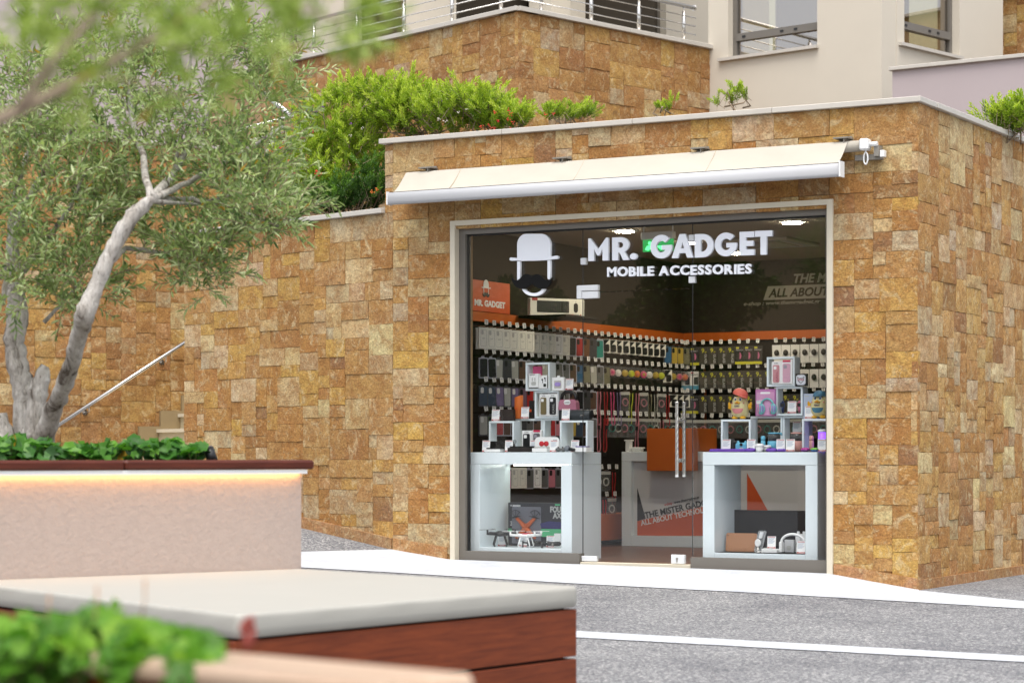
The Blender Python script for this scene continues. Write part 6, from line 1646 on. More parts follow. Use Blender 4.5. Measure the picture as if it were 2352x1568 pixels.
m = MB(); m.prism([tuple(p) for p in inset], -.45, SEAT - .1); local(m.build('core', M['core'], bench))
def planks(parent, a, b, ztop, h, n, th=.03, inn=.012, mat=M['wood']):
    d_ = (b - a).normalized(); nn = Vector((d_.y, -d_.x)); nn = nn if nn.dot(ctr - a) > 0 else -nn
    for i in range(n):
        z1 = ztop - i * (h + .012); m = MB(); L = (b - a).length
        m.bbox(0, L, -th / 2, th / 2, -h / 2, h / 2, .004); o = m.build('plank', mat, parent)
        o.rotation_euler = (0, 0, math.atan2(d_.y, d_.x)); q = a + nn * (inn + th / 2); o.location = Vector((q.x, q.y, z1 - h / 2)) - parent.location
planks(bench, P2_, P3, SEAT - .105, .215, 3); planks(bench, P3 + (PE - P3).normalized() * .035, PE, SEAT - .105, .215, 3); planks(bench, P1, P2_ + (P1 - P2_).normalized() * .035, SEAT - .105, .215, 3)
# tall pink planter with timber ledge and light strip
pdir = (PE - P1).normalized(); pn_ = Vector((-pdir.y, pdir.x)); pn_ = pn_ if pn_.dot(Vector((-1, .4))) > 0 else -pn_
pl = empty('stucco_planter', (-2.3, -6.8, -.3), 0, 'pink stucco planter with red timber ledge lit from below, behind the bench', 'planter')
def Pw(u, v): q = P1 + pdir * u + pn_ * v; return (q.x, q.y)
m = MB(); m.prism([Pw(-.005, .0), Pw(2.1, .0), Pw(2.1, .16), Pw(.15, .16), Pw(.15, 2.3), Pw(-.005, 2.3)], -.5, .778); local(m.build('stucco_wall', M['stucco'], pl))
m = MB(); m.prism([Pw(.15, .16), Pw(2.1, .16), Pw(2.1, 2.3), Pw(.15, 2.3)], .3, .79); local(m.build('soil', M['soil'], pl))
def ledge(parent, a, b, v0, v1, z0, z1, mat, name='ledge_board'):
    A = Vector(a); B = Vector(b); d_ = (B - A).normalized(); n_ = Vector((-d_.y, d_.x)); L = (B - A).length
    m = MB(); m.bbox(0, L, v0, v1, z0, z1, .012); o = m.build(name, mat, parent)
    o.rotation_euler = (0, 0, math.atan2(d_.y, d_.x)); o.location = Vector((A.x, A.y, 0)) - parent.location; o.location.z = -parent.location.z
    return o
sgn = 1 if Vector((-pdir.y, pdir.x)).dot(pn_) > 0 else -1
for (u0, u1) in ((-.06, 1.06), (1.064, 2.2)):
    vv = (-.05, .30) if sgn > 0 else (-.30, .05)
    ledge(pl, Pw(u0, 0), Pw(u1, 0), vv[0], vv[1], .793, .842, M['woodtop'])
m = MB(); m.prism([Pw(-.02, -.035), Pw(2.1, -.035), Pw(2.1, -.0), Pw(-.02, -.0)], .784, .791); local(m.build('led_channel', M['plastic_white'], pl))
m = MB(); m.prism([Pw(-.02, -.035), Pw(2.1, -.035), Pw(2.1, -.031), Pw(-.02, -.031)], .770, .7838); local(m.build('channel_lip', M['plastic_white'], pl))
m = MB(); m.prism([Pw(.01, -.026), Pw(2.1, -.026), Pw(2.1, -.012), Pw(.01, -.012)], .779, .7836); local(m.build('light_strip', M['led'], pl))
# spotlight on the ledge
q = at_d(485, 1050, 12.35)
sp = empty('garden_spotlight', (q.x, q.y, .80), 0, 'small black garden spotlight tilted over the ledge', 'spotlight')
ax_ = Vector((-CR[0], -CR[1], 0)) * .35 + Vector((0, 0, .9)) + Vector((CD[0], CD[1], 0)) * .3; ax_.normalize()
m = MB(); m.tube([Vector((.01, 0, .035)), Vector((.01, 0, .035)) + ax_ * .075], .029, 18); m.build('housing', M['black'], sp)
m = MB(); m.tube([Vector((.01, 0, .035)) + ax_ * .0755, Vector((.01, 0, .035)) + ax_ * .079], .026, 18); m.build('lens', flat('lamp_lens', (.12, .12, .13), .2), sp)
m = MB(); m.tube([(.01, 0, -.01), (.01, 0, .04)], .01, 8); m.build('stake', M['black'], sp)
# near planter with pale timber ledge
FZ = .513
A_, B_ = Vector(on_z(520, 1493, FZ)), Vector(on_z(1098, 1545, FZ))
fd = (B_ - A_).normalized(); A2 = A_ - fd * 1.2
fp = empty('near_planter', (A_.x, A_.y, -.4), 0, 'near planter with a pale wooden ledge, out of focus', 'planter')
fn = Vector((-fd.y, fd.x)); toward = Vector((CAM[0], CAM[1])) - A_
s2 = 1 if fn.dot(toward) > 0 else -1
M['paleboard'] = wood_mat('pale_worn_wood', (.42, .28, .19), (.56, .42, .31), .4)
for k_, (v0, v1) in enumerate(((.0, .108), (.111, .22))):
    vv = (v0, v1) if s2 > 0 else (-v1, -v0)
    ledge(fp, tuple(A2), tuple(B_), vv[0], vv[1], FZ - .04, FZ, M['paleboard'])
def Fw(u, v): q = A2 + fd * u + fn * s2 * v; return (q.x, q.y)
Lf = (B_ - A2).length
m = MB(); m.prism([Fw(0, .03), Fw(Lf - .05, .03), Fw(Lf - .05, .19), Fw(0, .19)], -.5, FZ - .042); local(m.build('planter_wall', M['wood'], fp))
m = MB(); m.prism([Fw(0, .195), Fw(.8, .195), Fw(.8, 1.0), Fw(0, 1.0)], -.45, .33); local(m.build('soil', M['soil'], fp))

# ================================================================== PLANTS
def leaf_mesh(name, P, D, N, L, W, rnd, mat, fold=.25):
    P, D, N = np.asarray(P, float), np.asarray(D, float), np.asarray(N, float)
    n = len(P); D /= np.linalg.norm(D, axis=1, keepdims=True) + 1e-9
    S = np.cross(D, N); S /= np.linalg.norm(S, axis=1, keepdims=True) + 1e-9; U = np.cross(S, D)
    L = np.asarray(L)[:, None]; W = np.asarray(W)[:, None]
    V = np.stack([P, P + D * L * .3 + S * W * .45 + U * W * fold, P + D * L * .68 + S * W * .46 + U * W * fold * .8, P + D * L - U * L * .06, P + D * L * .68 - S * W * .46 + U * W * fold * .8, P + D * L * .3 - S * W * .45 + U * W * fold], 1).reshape(-1, 3)
    i = np.arange(n) * 6
    F = np.stack([np.stack([i, i + 1, i + 2, i + 3], 1), np.stack([i, i + 3, i + 4, i + 5], 1)], 1).reshape(-1, 4)
    me = bpy.data.meshes.new(name); me.from_pydata(V.tolist(), [], F.tolist())
    at = me.attributes.new('rnd', 'FLOAT', 'FACE'); at.data.foreach_set('value', np.repeat(np.asarray(rnd, float), 2))
    me.materials.append(mat); me.update(); return me
def rand_dirs(n, up=0.0, g=rng):
    v = g.normal(size=(n, 3)); v /= np.linalg.norm(v, axis=1, keepdims=True); v[:, 2] += up
    return v / np.linalg.norm(v, axis=1, keepdims=True)
def olive_twigs(centers, count, length, leaf_l, leaf_w, per, up=.3, droop=0.0, g=rng):
    """returns leaf arrays and twig paths; centers = list of (Vector, radii in camera right, up, depth, weight)"""
    w = np.array([c[4] for c in centers], float); w /= w.sum()
    Ps, Ds, Ns, Ls, Ws, Rs, paths = [], [], [], [], [], [], []
    for _ in range(count):
        c = centers[g.choice(len(centers), p=w)]
        v = g.normal(size=3); v /= np.linalg.norm(v); v *= g.random() ** .45
        base = c[0] + Vector((CR[0], CR[1], 0)) * v[0] * c[1] + Vector((0, 0, 1)) * v[1] * c[2] + Vector((CD[0], CD[1], 0)) * v[2] * c[3]
        d0 = Vector(rand_dirs(1, up, g)[0]); outw = (base - c[0]).normalized() if (base - c[0]).length > 0 else d0
        d0 = (d0 + outw * .6).normalized(); Lt = length * g.uniform(.6, 1.3); tone = g.normal(0, .13)
        pts = []; p = base.copy(); d = d0.copy(); ns = 6
        for s in range(ns + 1):
            pts.append(p.copy()); p = p + d * Lt / ns; d = (d + Vector((0, 0, -droop * .2)) + Vector(g.normal(size=3)) * .08).normalized()
        paths.append(pts)
        for k_ in range(per):
            t = (k_ + 1) / per; f_ = t * ns; i0 = min(int(f_), ns - 1); pos = pts[i0].lerp(pts[i0 + 1], f_ - i0); tv = (pts[i0 + 1] - pts[i0]).normalized()
            sidev = tv.orthogonal().normalized(); a = (k_ % 2) * math.pi + (k_ // 2 % 2) * math.pi / 2 + g.normal(0, .35)
            sidev = Matrix.Rotation(a, 3, tv) @ sidev
            dv = (tv * g.uniform(.7, 1.5) + sidev).normalized()
            Ps.append(pos[:]); Ds.append(dv[:]); nv = tv.cross(dv) + Vector(g.normal(size=3)) * .5 + Vector((0, 0, .5)); Ns.append(nv[:])
            Ls.append(leaf_l * g.uniform(.7, 1.2)); Ws.append(leaf_w * g.uniform(.8, 1.2)); Rs.append(float(np.clip(.45 + tone + g.normal(0, .2), 0, .97)) if g.random() > .012 else 1.0)
    return (Ps, Ds, Ns, Ls, Ws, Rs), paths
def pxc(px, py, Z, rx, ry, rz_, w): return (at_d(px, py, Z), rx / FOC * Z, ry / FOC * Z, rz_, w)
def limb(mb, px, n=10, Zs=None, wob=.0):
    """px: list of (px, py, radius px); tapered limb at depth Z"""
    pts, rad = [], []
    Z0 = 13.0
    for i in range(len(px) - 1):
        for k_ in range(5):
            t = k_ / 5; a, b = px[i], px[i + 1]
            Z = (a[3] if len(a) > 3 else Z0) * (1 - t) + (b[3] if len(b) > 3 else Z0) * t
            q = at_d(a[0] * (1 - t) + b[0] * t, a[1] * (1 - t) + b[1] * t, Z); r_ = (a[2] * (1 - t) + b[2] * t) / FOC * Z
            pts.append(q + Vector(rng.normal(size=3)) * r_ * wob); rad.append(r_ * (1 + rng.normal(0, .05) * (wob > 0)))
    a = px[-1]; Z = a[3] if len(a) > 3 else Z0; pts.append(at_d(a[0], a[1], Z)); rad.append(a[2] / FOC * Z)
    mb.tube(pts, rad, n)
    return pts
tb = at_d(85, 1062, 13.0)
tree = empty('olive_tree', (tb.x, tb.y, .78), 0, 'old olive tree with grey forked trunk growing in the pink planter', 'tree')
def bark_detail(me, amp):
    n = len(me.vertices)
    for v in me.vertices:
        h = math.sin(v.co.x * 60 + v.co.z * 21) * math.sin(v.co.y * 55 - v.co.z * 17) + .6 * math.sin(v.co.z * 47 + v.co.x * 33)
        v.co += v.normal * h * amp
m = MB(); limb(m, [(70, 1075, 45), (68, 1010, 40), (62, 940, 31), (52, 880, 26), (38, 830, 25), (32, 780, 23), (42, 730, 26), (38, 690, 22), (34, 640, 18), (28, 560, 14), (60, 470, 10), (110, 380, 7)], 18, wob=.035)
o = m.build('trunk', M['bark'], tree); bark_detail(o.data, .0022); o.location = -tree.location
m = MB(); limb(m, [(85, 1075, 34, 13.00), (98, 1010, 28, 12.86), (118, 950, 21, 12.72), (145, 890, 19, 12.57), (166, 830, 19, 12.43), (182, 770, 19, 12.29), (196, 720, 23, 12.15), (215, 670, 19, 12.15), (245, 600, 18, 12.15), (275, 540, 18, 12.15), (305, 495, 18, 12.15), (335, 468, 15, 12.15), (350, 455, 10, 12.15)], 20, wob=.05)
o = m.build('trunk', M['bark'], tree); bark_detail(o.data, .0022); o.location = -tree.location
m = MB(); limb(m, [(78, 1010, 24, 12.85), (84, 950, 24, 12.85), (88, 900, 23, 12.85), (98, 860, 19, 12.85), (104, 840, 10, 12.85)], 14, wob=.04); limb(m, [(15, 1075, 36, 12.9), (8, 1010, 29, 12.9), (-5, 950, 21, 12.9)], 14, wob=.04)
o = m.build('trunk_burl', M['bark'], tree); bark_detail(o.data, .003); o.location = -tree.location
m = MB()
for br in ([(345, 460, 12, 12.2), (400, 400, 9), (460, 300, 6), (500, 190, 4)], [(345, 460, 10, 12.2), (330, 380, 8, 12.6), (300, 260, 6), (290, 120, 4)], [(340, 465, 9, 12.2), (420, 455, 6), (520, 470, 4), (640, 520, 3)], [(345, 460, 9, 12.2), (430, 420, 7), (540, 360, 5), (650, 290, 3)],
           [(240, 610, 9, 12.2), (290, 570, 6), (360, 580, 5), (450, 600, 3)], [(36, 640, 12), (20, 540, 9), (40, 420, 7), (90, 280, 5)], [(36, 640, 10), (100, 560, 7), (160, 480, 5), (200, 380, 4)], [(100, 740, 5), (150, 690, 4), (190, 640, 3)], [(110, 380, 7), (200, 250, 5), (240, 120, 3)], [(0, 640, 8, 12.7), (20, 600, 6, 12.7), (5, 700, 6, 12.7)],
           [(345, 460, 6, 12.2), (450, 470, 4), (560, 440, 3), (690, 470, 2)], [(400, 400, 5), (430, 230, 4), (440, 110, 3)]): limb(m, br, 7, wob=.25)
m.build('branch', M['bark'], tree).location = -tree.location
cs = [pxc(110, 440, 12.8, 190, 150, .7, 16), pxc(380, 340, 13.2, 190, 150, .8, 15), pxc(560, 440, 13.0, 130, 110, .6, 10), pxc(610, 320, 13.3, 60, 130, .5, 6), pxc(200, 210, 13.3, 230, 120, .8, 13), pxc(430, 120, 13.4, 210, 110, .7, 10),
      pxc(70, 640, 12.6, 100, 70, .4, 6), pxc(190, 650, 12.9, 70, 70, .3, 4), pxc(455, 610, 12.9, 70, 70, .4, 5), pxc(615, 500, 12.8, 90, 45, .4, 4), pxc(350, 550, 13.3, 100, 60, .3, 3.5), pxc(640, 180, 13.5, 50, 90, .4, 3), pxc(40, 290, 13, 90, 120, .6, 6), pxc(250, 470, 13.0, 110, 60, .3, 5), pxc(480, 560, 12.8, 60, 40, .3, 2.5)]
arr, paths = olive_twigs(cs, 1420, .23, .058, .0125, 16, .8, .35)
me = leaf_mesh('crown', *arr, M['olive'], .2); co = inst('crown', me, tree); co.location = -tree.location; co['kind'] = 'stuff'
m = MB()
for pth in paths: m.tube(pth[::3] + [pth[-1]], .0022, 4, cap=False)
o = m.build('twig_mass', M['twig'], tree); o.location = -tree.location; o['kind'] = 'stuff'
# overhanging branch of a nearer olive
g2 = np.random.default_rng(21)
hb = at_d(-60, 300, 3.81)
ot = empty('olive_tree', (hb.x, hb.y, hb.z), 0, 'blurred olive branch hanging in from the top corner, close to the camera', 'tree')
m = MB()
for br in ([(-80, 310, 17, 3.74), (60, 245, 15, 3.74), (200, 175, 13, 3.81), (330, 100, 9, 3.88), (520, -20, 5, 3.94)], [(40, 255, 12, 3.74), (130, 130, 10, 3.67), (230, 20, 7, 3.67), (290, -40, 5, 3.67)], [(330, 90, 4, 3.88), (450, 120, 3, 3.81), (560, 160, 2, 3.81)], [(300, -60, 6, 3.74), (560, -30, 5, 3.81), (700, 20, 4, 3.81), (810, 60, 3, 3.88)], [(180, 170, 4, 3.81), (330, 190, 3, 3.74), (440, 230, 2, 3.74)]): limb(m, br, 7)
m.build('branch', flat('near_bark', (.33, .25, .18), .8), ot).location = -ot.location
cs = [pxc(250, 10, 3.74, 240, 60, 0.240, 8), pxc(480, -10, 3.81, 200, 60, 0.240, 6), pxc(740, 30, 3.88, 90, 50, 0.150, 4), pxc(560, 140, 3.81, 40, 50, 0.090, 1.6), pxc(440, 215, 3.74, 40, 40, 0.090, 1.4), pxc(130, 60, 3.67, 150, 60, 0.180, 3.5), pxc(300, 160, 3.81, 60, 50, 0.120, 1.3), pxc(640, 90, 3.88, 50, 30, 0.120, 1.2), pxc(800, 40, 3.88, 40, 40, 0.120, 1.2)]
arr, paths = olive_twigs(cs, 92, .10, .046, .011, 10, .25, .4, g2)
me = leaf_mesh('crown', *arr, leaf_mat('near_olive_leaf', (.13, .19, .03), (.28, .37, .07), (.50, .56, .20), .35), .2); co = inst('crown', me, ot); co.location = -ot.location; co['kind'] = 'stuff'

# shrubs on the roof bed
def shrub(name, label, centers, count, mat, base_px, flowers=(), up=1.1, g=None, leaf=.042, dense=30, stems=14, lmax=.22):
    g = g or np.random.default_rng(count)
    b = at_d(*base_px); o = empty(name, tuple(b), 0, label, 'shrub', 'shrubs above the shop')
    w = np.array([c[4] for c in centers], float); w /= w.sum()
    Ps, Ds, Ns, Ls, Ws, Rs = [], [], [], [], [], []; tips = []
    for _ in range(count):
        c = centers[g.choice(len(centers), p=w)]; v = g.normal(size=3); v /= np.linalg.norm(v); v *= g.random() ** .4
        p = c[0] + Vector((CR[0], CR[1], 0)) * v[0] * c[1] + Vector((0, 0, 1)) * v[1] * c[2] + Vector((CD[0], CD[1], 0)) * v[2] * c[3]
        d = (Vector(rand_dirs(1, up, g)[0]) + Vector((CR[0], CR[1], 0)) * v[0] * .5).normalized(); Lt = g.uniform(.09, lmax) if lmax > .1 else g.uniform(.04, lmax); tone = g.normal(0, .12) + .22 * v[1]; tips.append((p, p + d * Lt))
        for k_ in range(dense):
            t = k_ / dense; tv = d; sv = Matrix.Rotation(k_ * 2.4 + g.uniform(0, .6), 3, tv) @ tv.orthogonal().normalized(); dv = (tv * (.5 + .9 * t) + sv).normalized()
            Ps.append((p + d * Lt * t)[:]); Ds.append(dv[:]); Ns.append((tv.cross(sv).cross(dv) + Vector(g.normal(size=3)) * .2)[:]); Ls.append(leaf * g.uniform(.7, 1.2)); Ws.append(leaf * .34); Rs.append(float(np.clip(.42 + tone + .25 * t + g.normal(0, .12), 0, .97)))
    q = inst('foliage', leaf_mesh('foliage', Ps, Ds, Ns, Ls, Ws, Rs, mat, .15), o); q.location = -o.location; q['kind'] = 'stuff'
    m = MB()
    for i in range(stems):
        a, tp = tips[g.integers(len(tips))]; m.tube([b + Vector(g.normal(size=3)) * .06, b.lerp(a, .5) + Vector(g.normal(size=3)) * .05, a, tp], [.008, .006, .004, .002], 5)
    for (a, tp) in tips[::2]: m.tube([a - (tp - a) * .6, tp], .002, 4, cap=False)
    q = m.build('stem_mass', M['twig'], o); q.location = -o.location; q['kind'] = 'stuff'
    for (fname, fm, pts, s) in flowers:
        m = MB()
        for p in pts:
            for k_ in range(5): m.ball(tuple(p + Vector(g.normal(size=3)) * s * .8), s * .6, s * .6, s * .5, 6)
        q = m.build(fname, fm, o); q.location = -o.location; q['kind'] = 'stuff'
    return o
fr = flat('red_flower', (.55, .03, .015), .6); fo = flat('orange_flower', (.62, .16, .02), .6); fv = flat('violet_flower', (.25, .06, .35), .6); fw = flat('white_flower', (.65, .6, .5), .6)
def scatter(lst, Z, n, sp, g):
    return [at_d(a + g.normal() * sp, b + g.normal() * sp, Z - g.uniform(.0, .25)) for (a, b) in lst for _ in range(n)]
gf = np.random.default_rng(3)
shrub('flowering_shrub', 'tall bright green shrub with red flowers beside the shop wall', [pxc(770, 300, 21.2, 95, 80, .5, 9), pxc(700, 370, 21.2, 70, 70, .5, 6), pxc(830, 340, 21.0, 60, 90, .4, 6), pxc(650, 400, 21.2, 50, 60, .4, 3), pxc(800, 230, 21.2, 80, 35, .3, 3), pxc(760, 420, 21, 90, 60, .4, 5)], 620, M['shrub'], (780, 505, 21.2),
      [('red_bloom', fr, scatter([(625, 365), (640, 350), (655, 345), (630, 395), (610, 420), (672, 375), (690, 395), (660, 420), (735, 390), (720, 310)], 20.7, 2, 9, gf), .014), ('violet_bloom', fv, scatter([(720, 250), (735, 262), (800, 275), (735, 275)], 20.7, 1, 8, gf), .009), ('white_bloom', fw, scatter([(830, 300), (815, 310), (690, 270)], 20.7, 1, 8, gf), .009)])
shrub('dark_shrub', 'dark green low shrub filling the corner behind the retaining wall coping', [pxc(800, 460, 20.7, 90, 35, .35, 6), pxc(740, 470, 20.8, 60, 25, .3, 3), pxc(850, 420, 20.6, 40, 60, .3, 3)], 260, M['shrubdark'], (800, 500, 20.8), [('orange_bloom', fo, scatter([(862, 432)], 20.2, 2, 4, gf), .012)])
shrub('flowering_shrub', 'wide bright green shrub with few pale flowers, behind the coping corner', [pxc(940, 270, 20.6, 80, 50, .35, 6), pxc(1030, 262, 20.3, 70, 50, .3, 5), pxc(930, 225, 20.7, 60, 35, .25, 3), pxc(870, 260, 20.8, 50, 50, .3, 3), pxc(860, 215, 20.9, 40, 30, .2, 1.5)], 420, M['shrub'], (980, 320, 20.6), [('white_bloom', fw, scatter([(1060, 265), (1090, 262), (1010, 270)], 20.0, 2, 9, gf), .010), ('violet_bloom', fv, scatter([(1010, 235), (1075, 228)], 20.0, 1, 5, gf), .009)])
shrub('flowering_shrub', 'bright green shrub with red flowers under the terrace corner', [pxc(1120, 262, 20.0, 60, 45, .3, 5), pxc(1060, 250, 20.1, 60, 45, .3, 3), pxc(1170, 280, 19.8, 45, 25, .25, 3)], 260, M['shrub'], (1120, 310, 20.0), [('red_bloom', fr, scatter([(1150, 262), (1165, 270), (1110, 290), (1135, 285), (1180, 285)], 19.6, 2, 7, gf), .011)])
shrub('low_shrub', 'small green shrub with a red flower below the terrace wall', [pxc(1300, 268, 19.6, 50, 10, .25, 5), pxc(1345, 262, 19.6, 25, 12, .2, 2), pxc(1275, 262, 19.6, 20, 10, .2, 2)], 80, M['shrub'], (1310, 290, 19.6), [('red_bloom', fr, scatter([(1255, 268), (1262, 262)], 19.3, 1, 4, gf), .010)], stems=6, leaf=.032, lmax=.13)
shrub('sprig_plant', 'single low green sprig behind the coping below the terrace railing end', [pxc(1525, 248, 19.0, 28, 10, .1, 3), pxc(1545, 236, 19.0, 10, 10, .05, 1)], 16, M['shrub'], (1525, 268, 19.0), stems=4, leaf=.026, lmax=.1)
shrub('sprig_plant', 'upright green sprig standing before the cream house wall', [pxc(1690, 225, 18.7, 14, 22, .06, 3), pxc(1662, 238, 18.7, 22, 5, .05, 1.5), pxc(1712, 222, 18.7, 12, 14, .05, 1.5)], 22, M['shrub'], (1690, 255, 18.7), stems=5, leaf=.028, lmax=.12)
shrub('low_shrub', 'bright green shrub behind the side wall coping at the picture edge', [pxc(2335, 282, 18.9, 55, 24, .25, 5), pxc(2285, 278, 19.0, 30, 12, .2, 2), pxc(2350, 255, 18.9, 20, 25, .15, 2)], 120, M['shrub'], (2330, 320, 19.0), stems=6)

# geraniums
def geranium(name, label, group, centers, count, rad, base, mat, g, yellow=.01):
    o = empty(name, tuple(base), 0, label, 'plant', group)
    w = np.array([c[4] for c in centers], float); w /= w.sum(); V, Fc, Rn = [], [], []; n = 11; st_ = MB()
    for _ in range(count):
        c = centers[g.choice(len(centers), p=w)]; v = g.normal(size=3); v /= np.linalg.norm(v); v *= g.random() ** .4
        p = c[0] + Vector((CR[0], CR[1], 0)) * v[0] * c[1] + Vector((0, 0, 1)) * v[1] * c[2] + Vector((CD[0], CD[1], 0)) * v[2] * c[3]
        nv = (Vector((0, 0, 1)) * .8 - Vector((CD[0], CD[1], 0)) * g.uniform(.1, 1.1) + Vector(g.normal(size=3)) * .45).normalized(); u = nv.orthogonal().normalized(); u = Matrix.Rotation(g.uniform(0, 6.28), 3, nv) @ u; t = nv.cross(u)
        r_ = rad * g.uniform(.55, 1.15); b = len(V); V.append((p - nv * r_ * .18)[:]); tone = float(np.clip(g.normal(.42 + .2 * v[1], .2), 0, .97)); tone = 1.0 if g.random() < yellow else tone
        for ring, (rr, lift) in enumerate(((.55, 0.02), (1.0, .10))):
            for k_ in range(n):
                a = R(25) + R(310) * k_ / (n - 1); q = rr * (1 + (.10 * math.cos(k_ * math.pi) if ring else 0)) * r_
                V.append((p + u * math.cos(a) * q + t * math.sin(a) * q + nv * (lift + .07 * math.sin(a * 3 + tone * 9)) * r_)[:])
        for k_ in range(n - 1):
            Fc.append((b, b + 1 + k_, b + 2 + k_)); Fc.append((b + 1 + k_, b + 1 + n + k_, b + 2 + n + k_, b + 2 + k_)); Rn += [tone, tone]
        st_.tube([p - nv * r_ * .18, p.lerp(base, .45) + Vector((0, 0, -.02)), Vector((p.x * .6 + base.x * .4, p.y * .6 + base.y * .4, base.z))], .0025, 4, cap=False)
    me = bpy.data.meshes.new('foliage'); me.from_pydata(V, [], Fc); at = me.attributes.new('rnd', 'FLOAT', 'FACE'); at.data.foreach_set('value', np.array(Rn)); me.materials.append(mat); me.polygons.foreach_set('use_smooth', [True] * len(Fc)); me.update()
    q = inst('foliage', me, o); q.location = -Vector(base); q['kind'] = 'stuff'
    q = st_.build('stem_mass', flat('green_stem', (.12, .17, .04), .6), o); q.location = -Vector(base); q['kind'] = 'stuff'
    return o
gg = np.random.default_rng(9)
for i, (cx, cy, rx, ry, Zc, n, lab) in enumerate(((15, 1030, 60, 32, 12.0, 75, 'geranium plant at the foot of the olive trunk, at the picture edge'), (95, 1035, 50, 26, 11.95, 70, 'geranium plant in front of the olive trunk'), (165, 1040, 45, 20, 12.0, 55, 'geranium plant right beside the olive trunk'),
                                                  (240, 1036, 50, 22, 12.05, 60, 'geranium plant below the foot of the handrail'), (315, 1033, 45, 22, 12.1, 55, 'geranium plant below the stone steps'), (390, 1035, 50, 22, 12.15, 60, 'geranium plant below the retaining wall end'), (445, 1040, 32, 18, 12.2, 35, 'geranium plant touching the black spotlight'))):
    geranium('geranium', lab, 'geraniums in the pink planter', [pxc(cx, cy, Zc + .12, rx, ry, .16, 1)], n, .042, Vector(at_d(cx, 1062, Zc + .12)), M['gera'], gg)
M['gera2'] = leaf_mat('near_geranium_leaf', (.035, .11, .012), (.12, .30, .025), (.30, .50, .05), .45)
for i, (cx, cy, rx, ry, Zc, n, lab) in enumerate(((60, 1500, 110, 90, 4.25, 230, 'blurred bright green plant filling the lower corner of the picture'), (210, 1490, 90, 95, 4.3, 210, 'blurred bright green plant in front of the cushion'), (330, 1510, 90, 80, 4.2, 210, 'blurred bright green plant before the bench corner'), (450, 1530, 60, 70, 4.1, 140, 'blurred bright green plant touching the pale ledge'))):
    geranium('geranium', lab, 'plants in the near planter', [pxc(cx, cy, Zc, rx, ry, .18, 1)], n, .026, Vector(at_d(cx, 1640, Zc)), M['gera2'], gg, 0.0)
m = MB(); rb = at_d(565, 1500, 4.2)
for (a, b) in ((565, 1440), (575, 1425), (585, 1455), (570, 1470)):
    q = at_d(a, b, 4.2); m.tube([rb, rb.lerp(q, .6), q], .0025, 5)
    for k_ in range(3): m.ball(tuple(q + Vector(gg.normal(size=3)) * .006), .005, .005, .011, 6)
m.v = [(x - rb.x, y - rb.y, z - rb.z) for (x, y, z) in m.v]
tag(m.build('dry_flower_stem', flat('dry_red', (.30, .06, .045), .7), None, tuple(rb)), 'blurred reddish dry flower stem in front of the bench corner', 'flower stem')
for (px, py0, py1, lab) in ((325, 1330, 1420, 'thin dry stem rising in front of the cushion middle'), (215, 1345, 1430, 'thin dry stem rising in front of the cushion edge'), (105, 1365, 1430, 'short dry stem rising above the near plant')):
    a, b = at_d(px, py1, 4.2), at_d(px + 8, py0, 4.2); m = MB(); m.tube([(0, 0, 0), (b - a) * .5 + Vector((.004, 0, 0)), b - a], [.0018, .0015, .003], 5)
    tag(m.build('dry_flower_stem', flat('dry_tan', (.42, .24, .14), .7), None, tuple(a)), lab, 'flower stem')

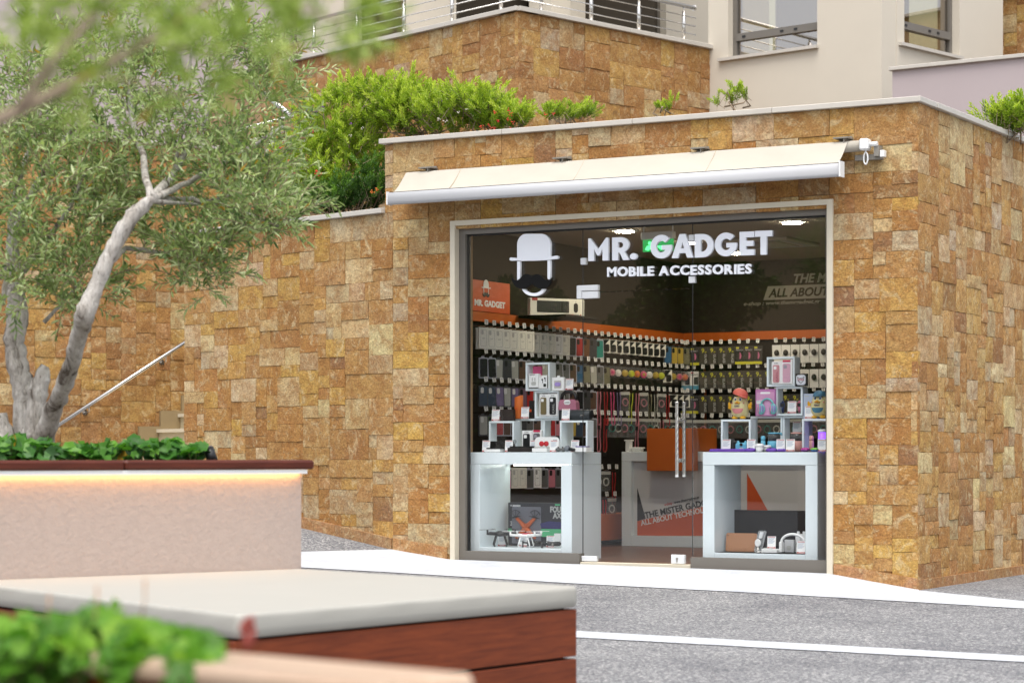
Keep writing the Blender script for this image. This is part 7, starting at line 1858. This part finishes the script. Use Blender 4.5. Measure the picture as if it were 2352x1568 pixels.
# ================================================================== ACROSS THE ROAD (seen mirrored in the glass)
ob = empty('opposite_building', (-20, -36, -.6), R(0), 'tan rendered building across the road, mirrored in the shop glass', 'building')
tan = flat('tan_render', (.58, .43, .26), .9)
m = MB(); m.box(-26, 26, -3, 0, 0, 7.5); m.build('wall', tan, ob)
m = MB(); m.box(-26.2, 26.2, -3.1, .12, 7.501, 7.65); m.build('coping', M['coping'], ob)
for i in range(8):
    x = -22 + i * 6.0
    m = MB(); m.box(x, x + 2.2, .02, .08, .2, 2.6); w_ = m.build('window', M['alu'], ob); m = MB(); m.box(x + .1, x + 2.1, .081, .09, .3, 2.5); m.build('pane', flat('dark_pane', (.02, .02, .022), .1), w_)
    m = MB(); m.box(x - .4, x + 2.6, .02, 1.2, 2.9, 3.0); m.box(x - .4, x + 2.6, 1.1, 1.2, 2.7, 2.9); m.build('canopy', flat('dark_canvas', (.05, .045, .045), .8), ob)
for i, (x, y, h, lab) in enumerate(((-16, -30, 5.2, 'dark tree across the road, mirrored beside the lettering'), (-21.5, -31, 4.6, 'dark tree across the road, mirrored behind the hat'))):
    o = empty('street_tree', (x, y, zg(x, y)), 0, lab, 'tree', 'trees across the road')
    m = MB(); m.tube([(0, 0, 0), (.1, 0, 1.2), (0, .1, 2.6), (.1, .1, h - 1)], [.16, .13, .1, .04], 8); m.build('trunk', M['bark'], o)
    n = 5000; g = np.random.default_rng(50 + i); v = g.normal(size=(n, 3)); v /= np.linalg.norm(v, axis=1, keepdims=True); v *= (g.random((n, 1)) ** .4) * np.array([[1.7, 1.7, 1.5]]); v[:, 2] += h - 1
    v[:, 0] += .5 * np.sin(v[:, 2] * 3); q = inst('crown', leaf_mesh('crown', v, rand_dirs(n, .2, g), rand_dirs(n, .5, g), np.full(n, .2), np.full(n, .09), np.clip(g.normal(.35, .2, n), 0, .95), M['shrubdark'], .2), o); q['kind'] = 'stuff'

hg = empty('roadside_hedge', (-22, -33, -.4), 0, 'dark hedge across the road, mirrored low in the shop glass', 'hedge')
n = 9000; g = np.random.default_rng(77); v = g.random((n, 3)) * np.array([[34, 1.4, 3.3]]) - np.array([[17, .7, 0]]); v[:, 2] += .25 * np.sin(v[:, 0] * 1.7)
q = inst('foliage', leaf_mesh('foliage', v, rand_dirs(n, .3, g), rand_dirs(n, .5, g), np.full(n, .22), np.full(n, .11), np.clip(g.normal(.3, .18, n), 0, .95), M['shrubdark'], .2), hg); q['kind'] = 'stuff'
m = MB(); m.box(-17, 17, -.45, .45, 0, 2.9); m.build('inner_mass', flat('hedge_core', (.012, .016, .007), .9), hg)
